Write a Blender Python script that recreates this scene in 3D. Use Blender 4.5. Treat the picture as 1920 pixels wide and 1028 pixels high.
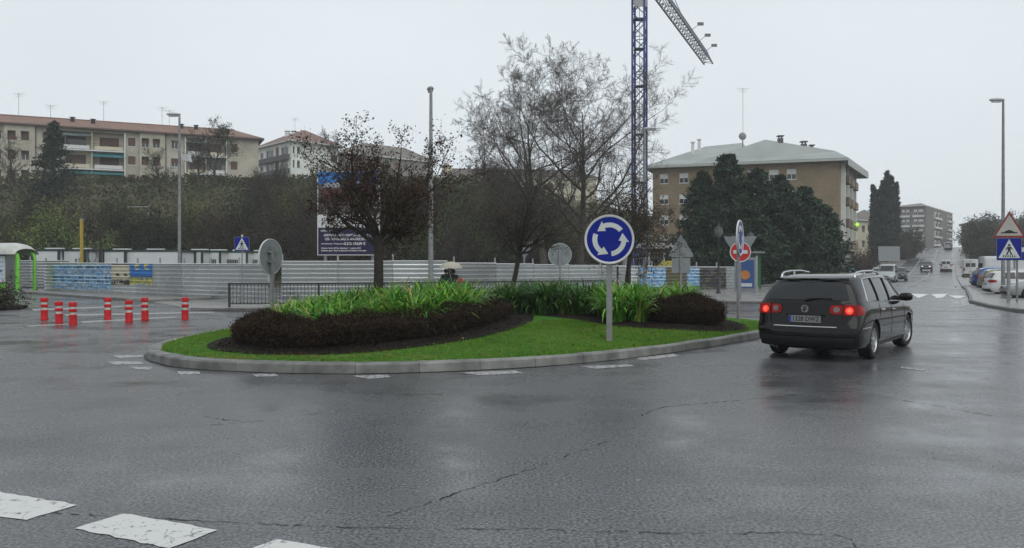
import bpy, bmesh, math, random
import numpy as np
from mathutils import Vector, Matrix

for o in list(bpy.data.objects):
    bpy.data.objects.remove(o, do_unlink=True)
SC = bpy.context.scene
COL = SC.collection
R = math.radians

# ------------------------------------------------------------------ camera
CAM_Z = 1.6
cd = bpy.data.cameras.new("camera")
cam = bpy.data.objects.new("camera", cd)
COL.objects.link(cam)
cam.location = (0, 0, CAM_Z)
cam.rotation_euler = (R(90), 0, 0)
cd.sensor_width = 36.0
cd.lens = 28.125
cd.shift_y = -14 / 1920
cd.clip_end = 3000
SC.camera = cam

# ------------------------------------------------------------------ world: overcast sky
w = bpy.data.worlds.new("World")
SC.world = w
w.use_nodes = True
nt = w.node_tree
nt.nodes.clear()
n_out = nt.nodes.new("ShaderNodeOutputWorld")
n_bg = nt.nodes.new("ShaderNodeBackground")
n_sky = nt.nodes.new("ShaderNodeTexSky")
n_sky.sky_type = 'NISHITA'
n_sky.sun_disc = False
SUN_EL, SUN_ROT = R(48), R(150)
n_sky.sun_elevation = SUN_EL
n_sky.sun_rotation = SUN_ROT
n_tc = nt.nodes.new("ShaderNodeTexCoord")
n_map = nt.nodes.new("ShaderNodeMapping")
n_map.inputs['Scale'].default_value = (1.0, 1.0, 2.2)
n_noise = nt.nodes.new("ShaderNodeTexNoise")
n_noise.inputs['Scale'].default_value = 1.7
n_noise.inputs['Detail'].default_value = 5
n_noise.inputs['Roughness'].default_value = 0.5
n_ramp = nt.nodes.new("ShaderNodeValToRGB")
n_ramp.color_ramp.elements[0].position = 0.25
n_ramp.color_ramp.elements[0].color = (0.68, 0.73, 0.765, 1)
n_ramp.color_ramp.elements[1].position = 0.75
n_ramp.color_ramp.elements[1].color = (0.79, 0.85, 0.89, 1)
n_mul = nt.nodes.new("ShaderNodeVectorMath")
n_mul.operation = 'SCALE'
n_mul.inputs['Scale'].default_value = 10.6
n_mix = nt.nodes.new("ShaderNodeMix")
n_mix.data_type = 'RGBA'
n_mix.inputs[0].default_value = 0.95      # almost closed cloud cover
n_bg.inputs['Strength'].default_value = 0.1
L = nt.links.new
L(n_tc.outputs['Generated'], n_map.inputs['Vector'])
L(n_map.outputs[0], n_noise.inputs['Vector'])
L(n_noise.outputs['Fac'], n_ramp.inputs['Fac'])
L(n_ramp.outputs['Color'], n_mul.inputs[0])
L(n_sky.outputs['Color'], n_mix.inputs[6])
L(n_mul.outputs[0], n_mix.inputs[7])
L(n_mix.outputs[2], n_bg.inputs['Color'])
L(n_bg.outputs[0], n_out.inputs['Surface'])

sd = bpy.data.lights.new("sun", 'SUN')
sd.energy = 1.4
sd.angle = R(60)
sd.color = (1.0, 0.98, 0.95)
so = bpy.data.objects.new("sun", sd)
COL.objects.link(so)
# light comes from behind the camera, a little to one side
so.rotation_euler = (R(90) - SUN_EL, 0, R(30))

SC.view_settings.view_transform = 'Standard'
SC.view_settings.look = 'None'
SC.view_settings.exposure = 0.0
SC.view_settings.gamma = 1.0
SC.view_settings.use_curve_mapping = False
SC.render.engine = 'CYCLES'
SC.cycles.use_denoising = True
SC.cycles.max_bounces = 5
SC.cycles.diffuse_bounces = 2
SC.cycles.glossy_bounces = 3
SC.cycles.transmission_bounces = 3
SC.cycles.transparent_max_bounces = 8
SC.cycles.volume_bounces = 1
SC.cycles.caustics_reflective = False
SC.cycles.caustics_refractive = False

# ------------------------------------------------------------------ layout helpers (metres; camera at the origin looks along +Y)
def X_(px, Y):
    return (px - 960) / 1500 * Y
def Z_(py, Y):
    return CAM_Z + (500 - py) * Y / 1500
def G_(px, py, z=0.0):
    Y = (CAM_Z - z) * 1500 / (py - 500)
    return (X_(px, Y), Y)

# ------------------------------------------------------------------ materials
MATS = {}
def mat(name, col, rough=0.7, spec=0.3, metal=0.0, var=0.25, scale=6.0, bump=0.0, bscale=40.0, emit=None, estr=0.0,
        coat=0.0, col2=None, detail=4.0, alpha=1.0, trans=0.0, rvar=0.0, coord='Object', orand=0.0):
    if name in MATS:
        return MATS[name]
    m = bpy.data.materials.new(name)
    m.use_nodes = True
    t = m.node_tree
    b = t.nodes['Principled BSDF']
    b.inputs['Roughness'].default_value = rough
    b.inputs['Specular IOR Level'].default_value = spec
    b.inputs['Metallic'].default_value = metal
    b.inputs['Coat Weight'].default_value = coat
    b.inputs['Coat Roughness'].default_value = 0.05
    b.inputs['Transmission Weight'].default_value = trans
    b.inputs['Alpha'].default_value = alpha
    lo = tuple(max(0, c * (1 - var)) for c in col) + (1,)
    hi = tuple(min(1, c * (1 + var)) for c in (col2 or col)) + (1,)
    tc = t.nodes.new('ShaderNodeTexCoord')
    nz = t.nodes.new('ShaderNodeTexNoise')
    nz.inputs['Scale'].default_value = scale
    nz.inputs['Detail'].default_value = detail
    rp = t.nodes.new('ShaderNodeValToRGB')
    rp.color_ramp.elements[0].position = 0.3
    rp.color_ramp.elements[1].position = 0.7
    rp.color_ramp.elements[0].color = lo
    rp.color_ramp.elements[1].color = hi
    t.links.new(tc.outputs[coord], nz.inputs['Vector'])
    t.links.new(nz.outputs['Fac'], rp.inputs['Fac'])
    if orand > 0:       # every stone or sheet a shade of its own
        oi = t.nodes.new('ShaderNodeObjectInfo'); om = t.nodes.new('ShaderNodeMapRange'); ov_ = t.nodes.new('ShaderNodeVectorMath'); ov_.operation = 'SCALE'
        om.inputs['To Min'].default_value = 1 - orand; om.inputs['To Max'].default_value = 1 + orand
        t.links.new(oi.outputs['Random'], om.inputs['Value']); t.links.new(om.outputs[0], ov_.inputs['Scale'])
        t.links.new(rp.outputs['Color'], ov_.inputs[0]); t.links.new(ov_.outputs[0], b.inputs['Base Color'])
    else:
        t.links.new(rp.outputs['Color'], b.inputs['Base Color'])
    if rvar > 0:
        mr = t.nodes.new('ShaderNodeMapRange')
        mr.inputs['To Min'].default_value = max(0.02, rough - rvar)
        mr.inputs['To Max'].default_value = min(1, rough + rvar)
        mr.inputs['From Min'].default_value = 0.3
        mr.inputs['From Max'].default_value = 0.7
        t.links.new(nz.outputs['Fac'], mr.inputs['Value'])
        t.links.new(mr.outputs[0], b.inputs['Roughness'])
    if bump > 0:
        n2 = t.nodes.new('ShaderNodeTexNoise')
        n2.inputs['Scale'].default_value = bscale
        n2.inputs['Detail'].default_value = 3
        bp = t.nodes.new('ShaderNodeBump')
        bp.inputs['Strength'].default_value = bump
        bp.inputs['Distance'].default_value = 0.02
        t.links.new(tc.outputs[coord], n2.inputs['Vector'])
        t.links.new(n2.outputs['Fac'], bp.inputs['Height'])
        t.links.new(bp.outputs[0], b.inputs['Normal'])
    if emit:
        b.inputs['Emission Color'].default_value = tuple(emit) + (1,)
        b.inputs['Emission Strength'].default_value = estr
    MATS[name] = m
    return m

def leafmat(name, cols, rough=0.45, spec=0.35, trans=0.15, vary=False):
    """foliage: colour chosen per leaf from its own 'tint' value"""
    if name in MATS:
        return MATS[name]
    m = bpy.data.materials.new(name)
    m.use_nodes = True
    t = m.node_tree
    b = t.nodes['Principled BSDF']
    b.inputs['Roughness'].default_value = rough
    b.inputs['Specular IOR Level'].default_value = spec
    a = t.nodes.new('ShaderNodeAttribute')
    a.attribute_name = 'tint'
    rp = t.nodes.new('ShaderNodeValToRGB')
    el = rp.color_ramp.elements
    while len(el) < len(cols):
        el.new(0.5)
    for i, c in enumerate(cols):
        el[i].position = i / (len(cols) - 1)
        el[i].color = tuple(c) + (1,)
    t.links.new(a.outputs['Fac'], rp.inputs['Fac'])
    # each plant a little lighter or darker than its neighbour
    oi = t.nodes.new('ShaderNodeObjectInfo'); mr = t.nodes.new('ShaderNodeMapRange')
    mr.inputs['To Min'].default_value = 0.45; mr.inputs['To Max'].default_value = 1.9
    vs_ = t.nodes.new('ShaderNodeVectorMath'); vs_.operation = 'SCALE'
    if vary:
        t.links.new(oi.outputs['Random'], mr.inputs['Value']); t.links.new(mr.outputs[0], vs_.inputs['Scale'])
    t.links.new(rp.outputs['Color'], vs_.inputs[0])
    t.links.new(vs_.outputs[0], b.inputs['Base Color'])
    if trans > 0:
        tr = t.nodes.new('ShaderNodeBsdfTranslucent')
        t.links.new(vs_.outputs[0], tr.inputs['Color'])
        mx = t.nodes.new('ShaderNodeMixShader')
        mx.inputs[0].default_value = trans
        t.links.new(b.outputs[0], mx.inputs[1])
        t.links.new(tr.outputs[0], mx.inputs[2])
        t.links.new(mx.outputs[0], t.nodes['Material Output'].inputs['Surface'])
    MATS[name] = m
    return m

# ------------------------------------------------------------------ object helpers
def link(o, parent=None):
    COL.objects.link(o)
    if parent is not None:
        o.parent = parent
    return o

def tag(o, label=None, cat=None, group=None, kind=None):
    if label: o['label'] = label
    if cat: o['category'] = cat
    if group: o['group'] = group
    if kind: o['kind'] = kind
    return o

def thing(name, label, cat, loc=(0, 0, 0), rz=0.0, group=None, scale=1.0):
    e = bpy.data.objects.new(name, None)
    e.empty_display_size = 0.2
    e.location = loc
    e.rotation_euler = (0, 0, rz)
    e.scale = (scale,) * 3
    link(e)
    return tag(e, label, cat, group)

def copy_tree(root, loc, rz=0.0, label=None, group=None, scale=None):
    r = root.copy()
    COL.objects.link(r)
    r.location = loc
    r.rotation_euler = (0, 0, rz)
    if scale is not None:
        r.scale = scale if hasattr(scale, '__len__') else (scale,) * 3
    if label: r['label'] = label
    if group: r['group'] = group
    def rec(src, dst):
        for ch in list(src.children):
            c = ch.copy()
            COL.objects.link(c)
            c.parent = dst
            rec(ch, c)
    rec(root, r)
    return r

class MB:
    """collects shapes into ONE mesh"""
    def __init__(s):
        s.v, s.f, s.m = [], [], []
        s.cur = 0
    def add(s, vs, fs):
        n = len(s.v)
        s.v.extend([tuple(p) for p in vs])
        for f in fs:
            s.f.append([i + n for i in f])
            s.m.append(s.cur)
        return s
    def quad(s, a, b, c, d):
        return s.add([a, b, c, d], [(0, 1, 2, 3)])
    def box(s, x0, x1, y0, y1, z0, z1):
        return s.add([(x0, y0, z0), (x1, y0, z0), (x1, y1, z0), (x0, y1, z0), (x0, y0, z1), (x1, y0, z1), (x1, y1, z1), (x0, y1, z1)],
                     [(0, 3, 2, 1), (4, 5, 6, 7), (0, 1, 5, 4), (1, 2, 6, 5), (2, 3, 7, 6), (3, 0, 4, 7)])
    def bar(s, p, q, w, h=None):
        """square bar between two points"""
        return s.tube([p, q], [w / 2 * 1.414, w / 2 * 1.414] if h is None else [w, h], 4)
    def tube(s, pts, rad, n=8, cap=True):
        V, F = tube_arrays(np.array(pts, float), np.array(rad if hasattr(rad, '__len__') else [rad] * len(pts), float), n)
        base = V.tolist()
        fs = F.tolist()
        k = len(pts)
        s.add(base, fs)
        if cap:
            n0 = len(s.v) - len(base)
            s.f.append([n0 + i for i in range(n)][::-1]); s.m.append(s.cur)
            s.f.append([n0 + (k - 1) * n + i for i in range(n)]); s.m.append(s.cur)
        return s
    def lathe(s, prof, n=24, origin=(0, 0, 0), axis='z', a0=0.0, a1=2 * math.pi):
        vs, fs = [], []
        full = abs(a1 - a0 - 2 * math.pi) < 1e-6
        m = n if full else n + 1
        for i in range(m):
            a = a0 + (a1 - a0) * i / n
            for r_, z_ in prof:
                c, d = r_ * math.cos(a), r_ * math.sin(a)
                p = {'z': (c, d, z_), 'y': (c, z_, d), 'x': (z_, c, d)}[axis]
                vs.append((p[0] + origin[0], p[1] + origin[1], p[2] + origin[2]))
        k = len(prof)
        for i in range(n):
            j = (i + 1) % m
            for q in range(k - 1):
                fs.append((i * k + q, j * k + q, j * k + q + 1, i * k + q + 1))
        return s.add(vs, fs)
    def prism(s, poly, z0, z1, plane='xy'):
        n = len(poly)
        def p3(p, z):
            return {'xy': (p[0], p[1], z), 'xz': (p[0], z, p[1]), 'yz': (z, p[0], p[1])}[plane]
        vs = [p3(p, z0) for p in poly] + [p3(p, z1) for p in poly]
        fs = [tuple(range(n))[::-1], tuple(range(n, 2 * n))] + [(i, (i + 1) % n, n + (i + 1) % n, n + i) for i in range(n)]
        return s.add(vs, fs)
    def build(s, name, mats, parent=None, smooth=False, loc=None):
        me = bpy.data.meshes.new(name)
        me.from_pydata(s.v, [], s.f)
        for m_ in (mats if isinstance(mats, (list, tuple)) else [mats]):
            me.materials.append(m_)
        if any(s.m):
            me.polygons.foreach_set('material_index', s.m)
        if smooth:
            me.polygons.foreach_set('use_smooth', [True] * len(me.polygons))
        me.update()
        bm = bmesh.new(); bm.from_mesh(me)
        bmesh.ops.recalc_face_normals(bm, faces=bm.faces)
        bm.to_mesh(me); bm.free()
        if smooth:
            try:
                me.set_sharp_from_angle(angle=R(40))
            except Exception:
                pass
        o = bpy.data.objects.new(name, me)
        if loc is not None:
            o.location = loc
        return link(o, parent)

def tube_arrays(P, Rd, n):
    k = len(P)
    T = np.zeros_like(P)
    T[1:-1] = P[2:] - P[:-2]
    T[0] = P[1] - P[0]
    T[-1] = P[-1] - P[-2]
    T /= (np.linalg.norm(T, axis=1, keepdims=True) + 1e-9)
    ref = np.array([0, 0, 1.0]) if abs(T[0][2]) < 0.9 else np.array([1.0, 0, 0])
    U = np.cross(T, ref)
    U /= (np.linalg.norm(U, axis=1, keepdims=True) + 1e-9)
    W = np.cross(T, U)
    a = np.arange(n) * 2 * math.pi / n + math.pi / 4
    V = P[:, None, :] + Rd[:, None, None] * (np.cos(a)[None, :, None] * U[:, None, :] + np.sin(a)[None, :, None] * W[:, None, :])
    V = V.reshape(-1, 3)
    i = np.arange(k - 1)[:, None] * n
    j = np.arange(n)[None, :]
    jn = (np.arange(n) + 1)[None, :] % n
    F = np.stack([i + j, i + jn, i + n + jn, i + n + j], axis=-1).reshape(-1, 4)
    return V, F

def np_obj(name, V, F, mats, parent=None, tint=None, smooth=False, midx=None):
    """fast mesh from numpy quads; tint = one value per face"""
    V = np.ascontiguousarray(V, dtype=np.float32)
    F = np.ascontiguousarray(F, dtype=np.int32)
    me = bpy.data.meshes.new(name)
    k = F.shape[1]
    me.vertices.add(len(V)); me.vertices.foreach_set('co', V.ravel())
    me.loops.add(F.size); me.loops.foreach_set('vertex_index', F.ravel())
    me.polygons.add(len(F))
    me.polygons.foreach_set('loop_start', np.arange(0, F.size, k, dtype=np.int32))
    me.polygons.foreach_set('loop_total', np.full(len(F), k, dtype=np.int32))
    if smooth:
        me.polygons.foreach_set('use_smooth', np.ones(len(F), dtype=bool))
    for m_ in (mats if isinstance(mats, (list, tuple)) else [mats]):
        me.materials.append(m_)
    if midx is not None:
        me.polygons.foreach_set('material_index', np.asarray(midx, dtype=np.int32))
    me.update(calc_edges=True)
    me.validate()
    if tint is not None:
        at = me.attributes.new('tint', 'FLOAT', 'FACE')
        at.data.foreach_set('value', np.asarray(tint, dtype=np.float32))
    o = bpy.data.objects.new(name, me)
    return link(o, parent)

def leaves(rng, C, size, aspect=0.6, up=0.0, jitter=0.35):
    """one small quad per centre, random orientation (up>0 = more upright)"""
    n = len(C)
    A = rng.normal(size=(n, 3)); A[:, 2] += up * rng.uniform(0.3, 1, n) * 2
    A /= np.linalg.norm(A, axis=1, keepdims=True)
    B = np.cross(A, rng.normal(size=(n, 3)))
    B /= (np.linalg.norm(B, axis=1, keepdims=True) + 1e-9)
    s = size * rng.uniform(1 - jitter, 1 + jitter, (n, 1))
    a, b = A * s, B * s * aspect * 0.5
    V = np.stack([C, C + a * 0.5 + b, C + a, C + a * 0.5 - b], axis=1).reshape(-1, 3)
    F = np.arange(4 * n).reshape(-1, 4)
    return V, F

def join_np(parts):
    Vs, Fs, n = [], [], 0
    for V, F in parts:
        Vs.append(V); Fs.append(F + n); n += len(V)
    return np.concatenate(Vs), np.concatenate(Fs)

def text_mesh(s, size, name, m, parent, loc, rot=(R(90), 0, 0), align='LEFT', bold=0.0, sx=1.0):
    c = bpy.data.curves.new('t', 'FONT')
    c.body = s
    c.size = size
    c.align_x = align
    c.align_y = 'CENTER'
    c.offset = bold
    c.resolution_u = 2
    o = bpy.data.objects.new('t', c)
    COL.objects.link(o)
    dg = bpy.context.evaluated_depsgraph_get()
    me = bpy.data.meshes.new_from_object(o.evaluated_get(dg))
    bpy.data.objects.remove(o)
    me.materials.clear()
    me.materials.append(m)
    r = bpy.data.objects.new(name, me)
    r.location = loc
    r.rotation_euler = rot
    r.scale = (sx, 1, 1)
    return link(r, parent)

def catmull(pts, n=8, closed=False):
    P = [np.array(p, float) for p in pts]
    out = []
    m = len(P)
    rng_ = range(m) if closed else range(m - 1)
    for i in rng_:
        if closed:
            p0, p1, p2, p3 = P[i - 1], P[i], P[(i + 1) % m], P[(i + 2) % m]
        else:
            p0, p1, p2, p3 = P[max(0, i - 1)], P[i], P[i + 1], P[min(m - 1, i + 2)]
        for j in range(n):
            t = j / n
            out.append(0.5 * ((2 * p1) + (-p0 + p2) * t + (2 * p0 - 5 * p1 + 4 * p2 - p3) * t * t + (-p0 + 3 * p1 - 3 * p2 + p3) * t ** 3))
    if not closed:
        out.append(P[-1])
    return np.array(out)

def sstep(t):
    t = np.clip(t, 0, 1)
    return t * t * (3 - 2 * t)

# ================================================================== setting
# right-hand street: runs up a gentle ramp
SX0, SY0, SK = 19.5, 34.0, 0.548
def street_s(x, y):
    return (x - SX0) * 0.481 + (y - SY0) * 0.877
def ramp(x, y):
    t = np.clip((street_s(x, y) - 80) / 109, 0, 1)
    return 6.3 * t ** 1.3
def st_left(y):
    return SX0 - 9.2 + SK * (y - SY0)
def st_right(y):
    return SX0 + SK * (y - SY0)
def H(x, y):
    x = np.asarray(x, float); y = np.asarray(y, float)
    toe = 70 + 2.2 * np.maximum(0, x + 2)
    h1 = 13.4 * sstep((y - toe) / 42)
    wgt = sstep((x - (st_left(y) - 26)) / 14)
    return np.maximum(h1, wgt * ramp(x, y)) - 0.06

def wet_asphalt(name, dark=1.0):
    m = bpy.data.materials.new(name)
    m.use_nodes = True
    t = m.node_tree; N = t.nodes.new; K = t.links.new
    b = t.nodes['Principled BSDF']
    g = N('ShaderNodeNewGeometry')
    # broad damp/drier patches, stretched along the driving direction
    mp = N('ShaderNodeMapping'); mp.inputs['Scale'].default_value = (0.16, 0.42, 1)
    K(g.outputs['Position'], mp.inputs['Vector'])
    n1 = N('ShaderNodeTexNoise'); n1.inputs['Scale'].default_value = 1.0; n1.inputs['Detail'].default_value = 6; n1.inputs['Distortion'].default_value = 0.8
    K(mp.outputs[0], n1.inputs['Vector'])
    # stones of the surface dressing
    n2 = N('ShaderNodeTexVoronoi'); n2.inputs['Scale'].default_value = 75
    K(g.outputs['Position'], n2.inputs['Vector'])
    n3 = N('ShaderNodeTexNoise'); n3.inputs['Scale'].default_value = 42; n3.inputs['Detail'].default_value = 3; n3.inputs['Roughness'].default_value = 0.6
    K(g.outputs['Position'], n3.inputs['Vector'])
    n4 = N('ShaderNodeTexNoise'); n4.inputs['Scale'].default_value = 0.9; n4.inputs['Detail'].default_value = 8; n4.inputs['Roughness'].default_value = 0.65
    K(g.outputs['Position'], n4.inputs['Vector'])
    cr = N('ShaderNodeValToRGB')
    cr.color_ramp.elements[0].position = 0.38; cr.color_ramp.elements[0].color = (0.004 * dark, 0.0042 * dark, 0.005 * dark, 1)
    cr.color_ramp.elements[1].position = 0.62; cr.color_ramp.elements[1].color = (0.155 * dark, 0.159 * dark, 0.168 * dark, 1)
    K(n3.outputs['Fac'], cr.inputs['Fac'])
    sp = N('ShaderNodeValToRGB')
    sp.color_ramp.elements[0].position = 0.0; sp.color_ramp.elements[0].color = (1.7, 1.7, 1.7, 1)
    sp.color_ramp.elements[1].position = 0.32; sp.color_ramp.elements[1].color = (0.75, 0.75, 0.75, 1)
    K(n2.outputs['Distance'], sp.inputs['Fac'])
    mm = N('ShaderNodeMix'); mm.data_type = 'RGBA'; mm.blend_type = 'MULTIPLY'; mm.inputs[0].default_value = 0.8
    K(cr.outputs[0], mm.inputs[6]); K(sp.outputs[0], mm.inputs[7])
    K(mm.outputs[2], b.inputs['Base Color'])
    # wetness -> gloss
    ad = N('ShaderNodeMath'); ad.operation = 'MULTIPLY_ADD'
    ad.inputs[1].default_value = 0.55
    K(n4.outputs['Fac'], ad.inputs[0])
    m2 = N('ShaderNodeMath'); m2.operation = 'MULTIPLY'; m2.inputs[1].default_value = 0.45
    K(n1.outputs['Fac'], m2.inputs[0]); K(m2.outputs[0], ad.inputs[2])
    rr = N('ShaderNodeMapRange')
    rr.inputs['From Min'].default_value = 0.36; rr.inputs['From Max'].default_value = 0.64
    rr.inputs['To Min'].default_value = 0.11; rr.inputs['To Max'].default_value = 0.42
    K(ad.outputs[0], rr.inputs['Value']); K(rr.outputs[0], b.inputs['Roughness'])
    b.inputs['Specular IOR Level'].default_value = 0.5
    # relief: water films lie flat, stones stand out where it is drier
    bs = N('ShaderNodeMapRange')
    bs.inputs['From Min'].default_value = 0.38; bs.inputs['From Max'].default_value = 0.62
    bs.inputs['To Min'].default_value = 0.22; bs.inputs['To Max'].default_value = 0.95
    K(ad.outputs[0], bs.inputs['Value'])
    bp = N('ShaderNodeBump'); bp.inputs['Distance'].default_value = 0.0018
    K(bs.outputs[0], bp.inputs['Strength'])
    hh = N('ShaderNodeMath'); hh.operation = 'ADD'
    K(n2.outputs['Distance'], hh.inputs[0]); K(n3.outputs['Fac'], hh.inputs[1])
    K(hh.outputs[0], bp.inputs['Height']); K(bp.outputs[0], b.inputs['Normal'])
    MATS[name] = m
    return m

M_ASPH = wet_asphalt('wet_asphalt')
M_ASPH2 = wet_asphalt('wet_asphalt_street', 1.15)
M_PAVE = mat('wet_pavement', (0.17, 0.165, 0.155), rough=0.34, spec=0.5, var=0.25, scale=1.4, bump=0.3, bscale=30, rvar=0.12, detail=7)
M_KERB = mat('concrete_kerb', (0.15, 0.152, 0.142), orand=0.16, rough=0.5, spec=0.4, var=0.42, scale=3.5, bump=0.35, bscale=60, detail=8)
M_KERBD = mat('dark_kerb', (0.075, 0.072, 0.068), rough=0.45, spec=0.4, var=0.3, scale=3, bump=0.3, bscale=50)
M_SOIL = mat('dark_soil', (0.012, 0.009, 0.007), rough=0.9, spec=0.1, var=0.5, scale=25, bump=1.0, bscale=60)
M_LAWN = mat('lawn_turf', (0.045, 0.13, 0.016), rough=0.9, spec=0.1, var=0.45, scale=9, bump=0.7, bscale=80, detail=8)
M_EARTH = mat('hillside_grass', (0.045, 0.055, 0.022), rough=0.9, var=0.45, scale=0.25, bump=0.6, bscale=3, detail=8, col2=(0.07, 0.062, 0.035))
M_STEEL = mat('galvanised_steel', (0.33, 0.34, 0.35), rough=0.42, metal=0.55, var=0.15, scale=4)
M_POST = mat('grey_post', (0.22, 0.225, 0.225), rough=0.5, metal=0.3, var=0.2, scale=5)
M_DARK = mat('black_plastic', (0.012, 0.012, 0.013), rough=0.5, var=0.2)
M_RUBBER = mat('rubber', (0.014, 0.014, 0.015), rough=0.75, var=0.25, scale=20)
M_IRON = mat('black_iron', (0.016, 0.017, 0.018), rough=0.4, spec=0.5, var=0.2)
M_GLASS = mat('dark_glass', (0.015, 0.018, 0.02), rough=0.05, spec=0.7, var=0.3, scale=1)
M_CHROME = mat('chrome', (0.62, 0.63, 0.64), rough=0.15, metal=1.0, var=0.05)

def worn_paint(name, col=(0.66, 0.67, 0.66), wear=0.42, crack=True):
    """white road paint, chipped and cracked down to the asphalt"""
    m = bpy.data.materials.new(name); m.use_nodes = True
    t = m.node_tree; N = t.nodes.new; K = t.links.new
    b = t.nodes['Principled BSDF']
    g = N('ShaderNodeNewGeometry')
    n = N('ShaderNodeTexNoise'); n.inputs['Scale'].default_value = 14; n.inputs['Detail'].default_value = 9; n.inputs['Roughness'].default_value = 0.72
    K(g.outputs['Position'], n.inputs['Vector'])
    v = N('ShaderNodeTexVoronoi'); v.feature = 'DISTANCE_TO_EDGE'; v.inputs['Scale'].default_value = 3.6; v.inputs['Randomness'].default_value = 1
    nd = N('ShaderNodeTexNoise'); nd.inputs['Scale'].default_value = 5; nd.inputs['Detail'].default_value = 4
    K(g.outputs['Position'], nd.inputs['Vector'])
    mx = N('ShaderNodeMix'); mx.data_type = 'VECTOR'; mx.inputs[0].default_value = 0.12
    K(g.outputs['Position'], mx.inputs[4]); K(nd.outputs['Color'], mx.inputs[5])
    K(mx.outputs[1], v.inputs['Vector'])
    r1 = N('ShaderNodeValToRGB'); r1.color_ramp.elements[0].position = wear - 0.03; r1.color_ramp.elements[1].position = wear + 0.05
    K(n.outputs['Fac'], r1.inputs['Fac'])
    r2 = N('ShaderNodeValToRGB'); r2.color_ramp.elements[0].position = 0.001; r2.color_ramp.elements[1].position = 0.007
    nm = N('ShaderNodeTexNoise'); nm.inputs['Scale'].default_value = 2.3; K(g.outputs['Position'], nm.inputs['Vector'])
    am = N('ShaderNodeMapRange'); am.inputs['From Min'].default_value = 0.46; am.inputs['From Max'].default_value = 0.56; am.inputs['To Max'].default_value = 0.05; K(nm.outputs['Fac'], am.inputs['Value'])
    av = N('ShaderNodeMath'); av.operation = 'ADD'; K(v.outputs['Distance'], av.inputs[0]); K(am.outputs[0], av.inputs[1])
    K(av.outputs[0], r2.inputs['Fac'])
    mn = N('ShaderNodeMath'); mn.operation = 'MINIMUM'
    K(r1.outputs[0], mn.inputs[0])
    if crack: K(r2.outputs[0], mn.inputs[1])
    else: mn.inputs[1].default_value = 1.0
    c = N('ShaderNodeMix'); c.data_type = 'RGBA'
    c.inputs[6].default_value = (0.07, 0.07, 0.072, 1); c.inputs[7].default_value = tuple(col) + (1,)
    K(mn.outputs[0], c.inputs[0]); K(c.outputs[2], b.inputs['Base Color'])
    b.inputs['Roughness'].default_value = 0.4
    bp = N('ShaderNodeBump'); bp.inputs['Strength'].default_value = 0.4; bp.inputs['Distance'].default_value = 0.004
    K(mn.outputs[0], bp.inputs['Height']); K(bp.outputs[0], b.inputs['Normal'])
    MATS[name] = m
    return m
M_PAINT = worn_paint('worn_white_paint', (0.52, 0.525, 0.51), 0.385)
M_PAINT2 = worn_paint('faded_white_paint', (0.36, 0.36, 0.36), 0.47, False)

# ---- ground sheet with the wooded hill and the street ramp
gx = np.concatenate([np.arange(-900, -140, 60), np.arange(-140, 200, 4.0), np.arange(200, 900, 60)])
gy = np.concatenate([np.arange(-60, 20, 20), np.arange(20, 320, 4.0), np.arange(320, 1300, 60)])
GX, GY = np.meshgrid(gx, gy)
rg = np.random.default_rng(3)
GZ = H(GX, GY)
GZ = GZ + np.where(GZ > 0.4, rg.normal(0, 0.12, GZ.shape), 0) * (np.abs(GX - (st_left(GY) + st_right(GY)) / 2) > 14)
V = np.stack([GX, GY, GZ], -1).reshape(-1, 3)
ny, nx = GX.shape
ii = (np.arange(ny - 1)[:, None] * nx + np.arange(nx - 1)[None, :]).reshape(-1)
F = np.stack([ii, ii + 1, ii + nx + 1, ii + nx], -1)
o = np_obj('ground', V, F, M_EARTH, smooth=True)
tag(o, 'grassy ground rising to a wooded hillside behind the roundabout', kind='structure')

# ---- roundabout asphalt
xs = np.arange(-80, 81, 4.0); ys = np.arange(-14, 61, 4.0); ys[-1] = 60
GX, GY = np.meshgrid(xs, ys)
V = np.stack([GX, GY, np.zeros_like(GX)], -1).reshape(-1, 3)
ny, nx = GX.shape
ii = (np.arange(ny - 1)[:, None] * nx + np.arange(nx - 1)[None, :]).reshape(-1)
road = np_obj('road', V, np.stack([ii, ii + 1, ii + nx + 1, ii + nx], -1), M_ASPH)
tag(road, 'wet dark asphalt of the roundabout carriageway', kind='structure')

# ---- street going up the ramp
ys = np.concatenate([[ys[-1]], np.arange(63, 300, 3.0)])
rows = []
for y in ys:
    for q in np.linspace(0, 1, 7):
        x = (st_left(y) - 2.5 * (1 - sstep((y - 60) / 60))) * (1 - q) + (st_right(y)) * q
        rows.append((x, y, float(ramp(x, y)) + (0.0 if y < 61 else 0.03)))
V = np.array(rows); nx = 7; ny = len(ys)
ii = (np.arange(ny - 1)[:, None] * nx + np.arange(nx - 1)[None, :]).reshape(-1)
street = np_obj('street', V, np.stack([ii, ii + 1, ii + nx + 1, ii + nx], -1), M_ASPH2, smooth=True)
tag(street, 'wet street running up the slope beyond the roundabout', kind='structure')

def decal(poly, m, name, parent, z=0.004):
    rn = random.Random(int(abs(poly[0][0] * 100)) + len(poly)); out = []
    for i in range(len(poly)):        # worn, slightly ragged paint edge
        a, b = np.array(poly[i]), np.array(poly[(i + 1) % len(poly)])
        d = b - a; ln = np.linalg.norm(d); k = max(1, int(ln / 0.07)); nn = np.array([-d[1], d[0]]) / (ln + 1e-9)
        for j in range(k):
            q = a + d * j / k + nn * (rn.gauss(0, 0.007) if j else 0)
            out.append((q[0], q[1], z))
    MB().add(out, [tuple(range(len(out)))]).build(name, m, parent)

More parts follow.
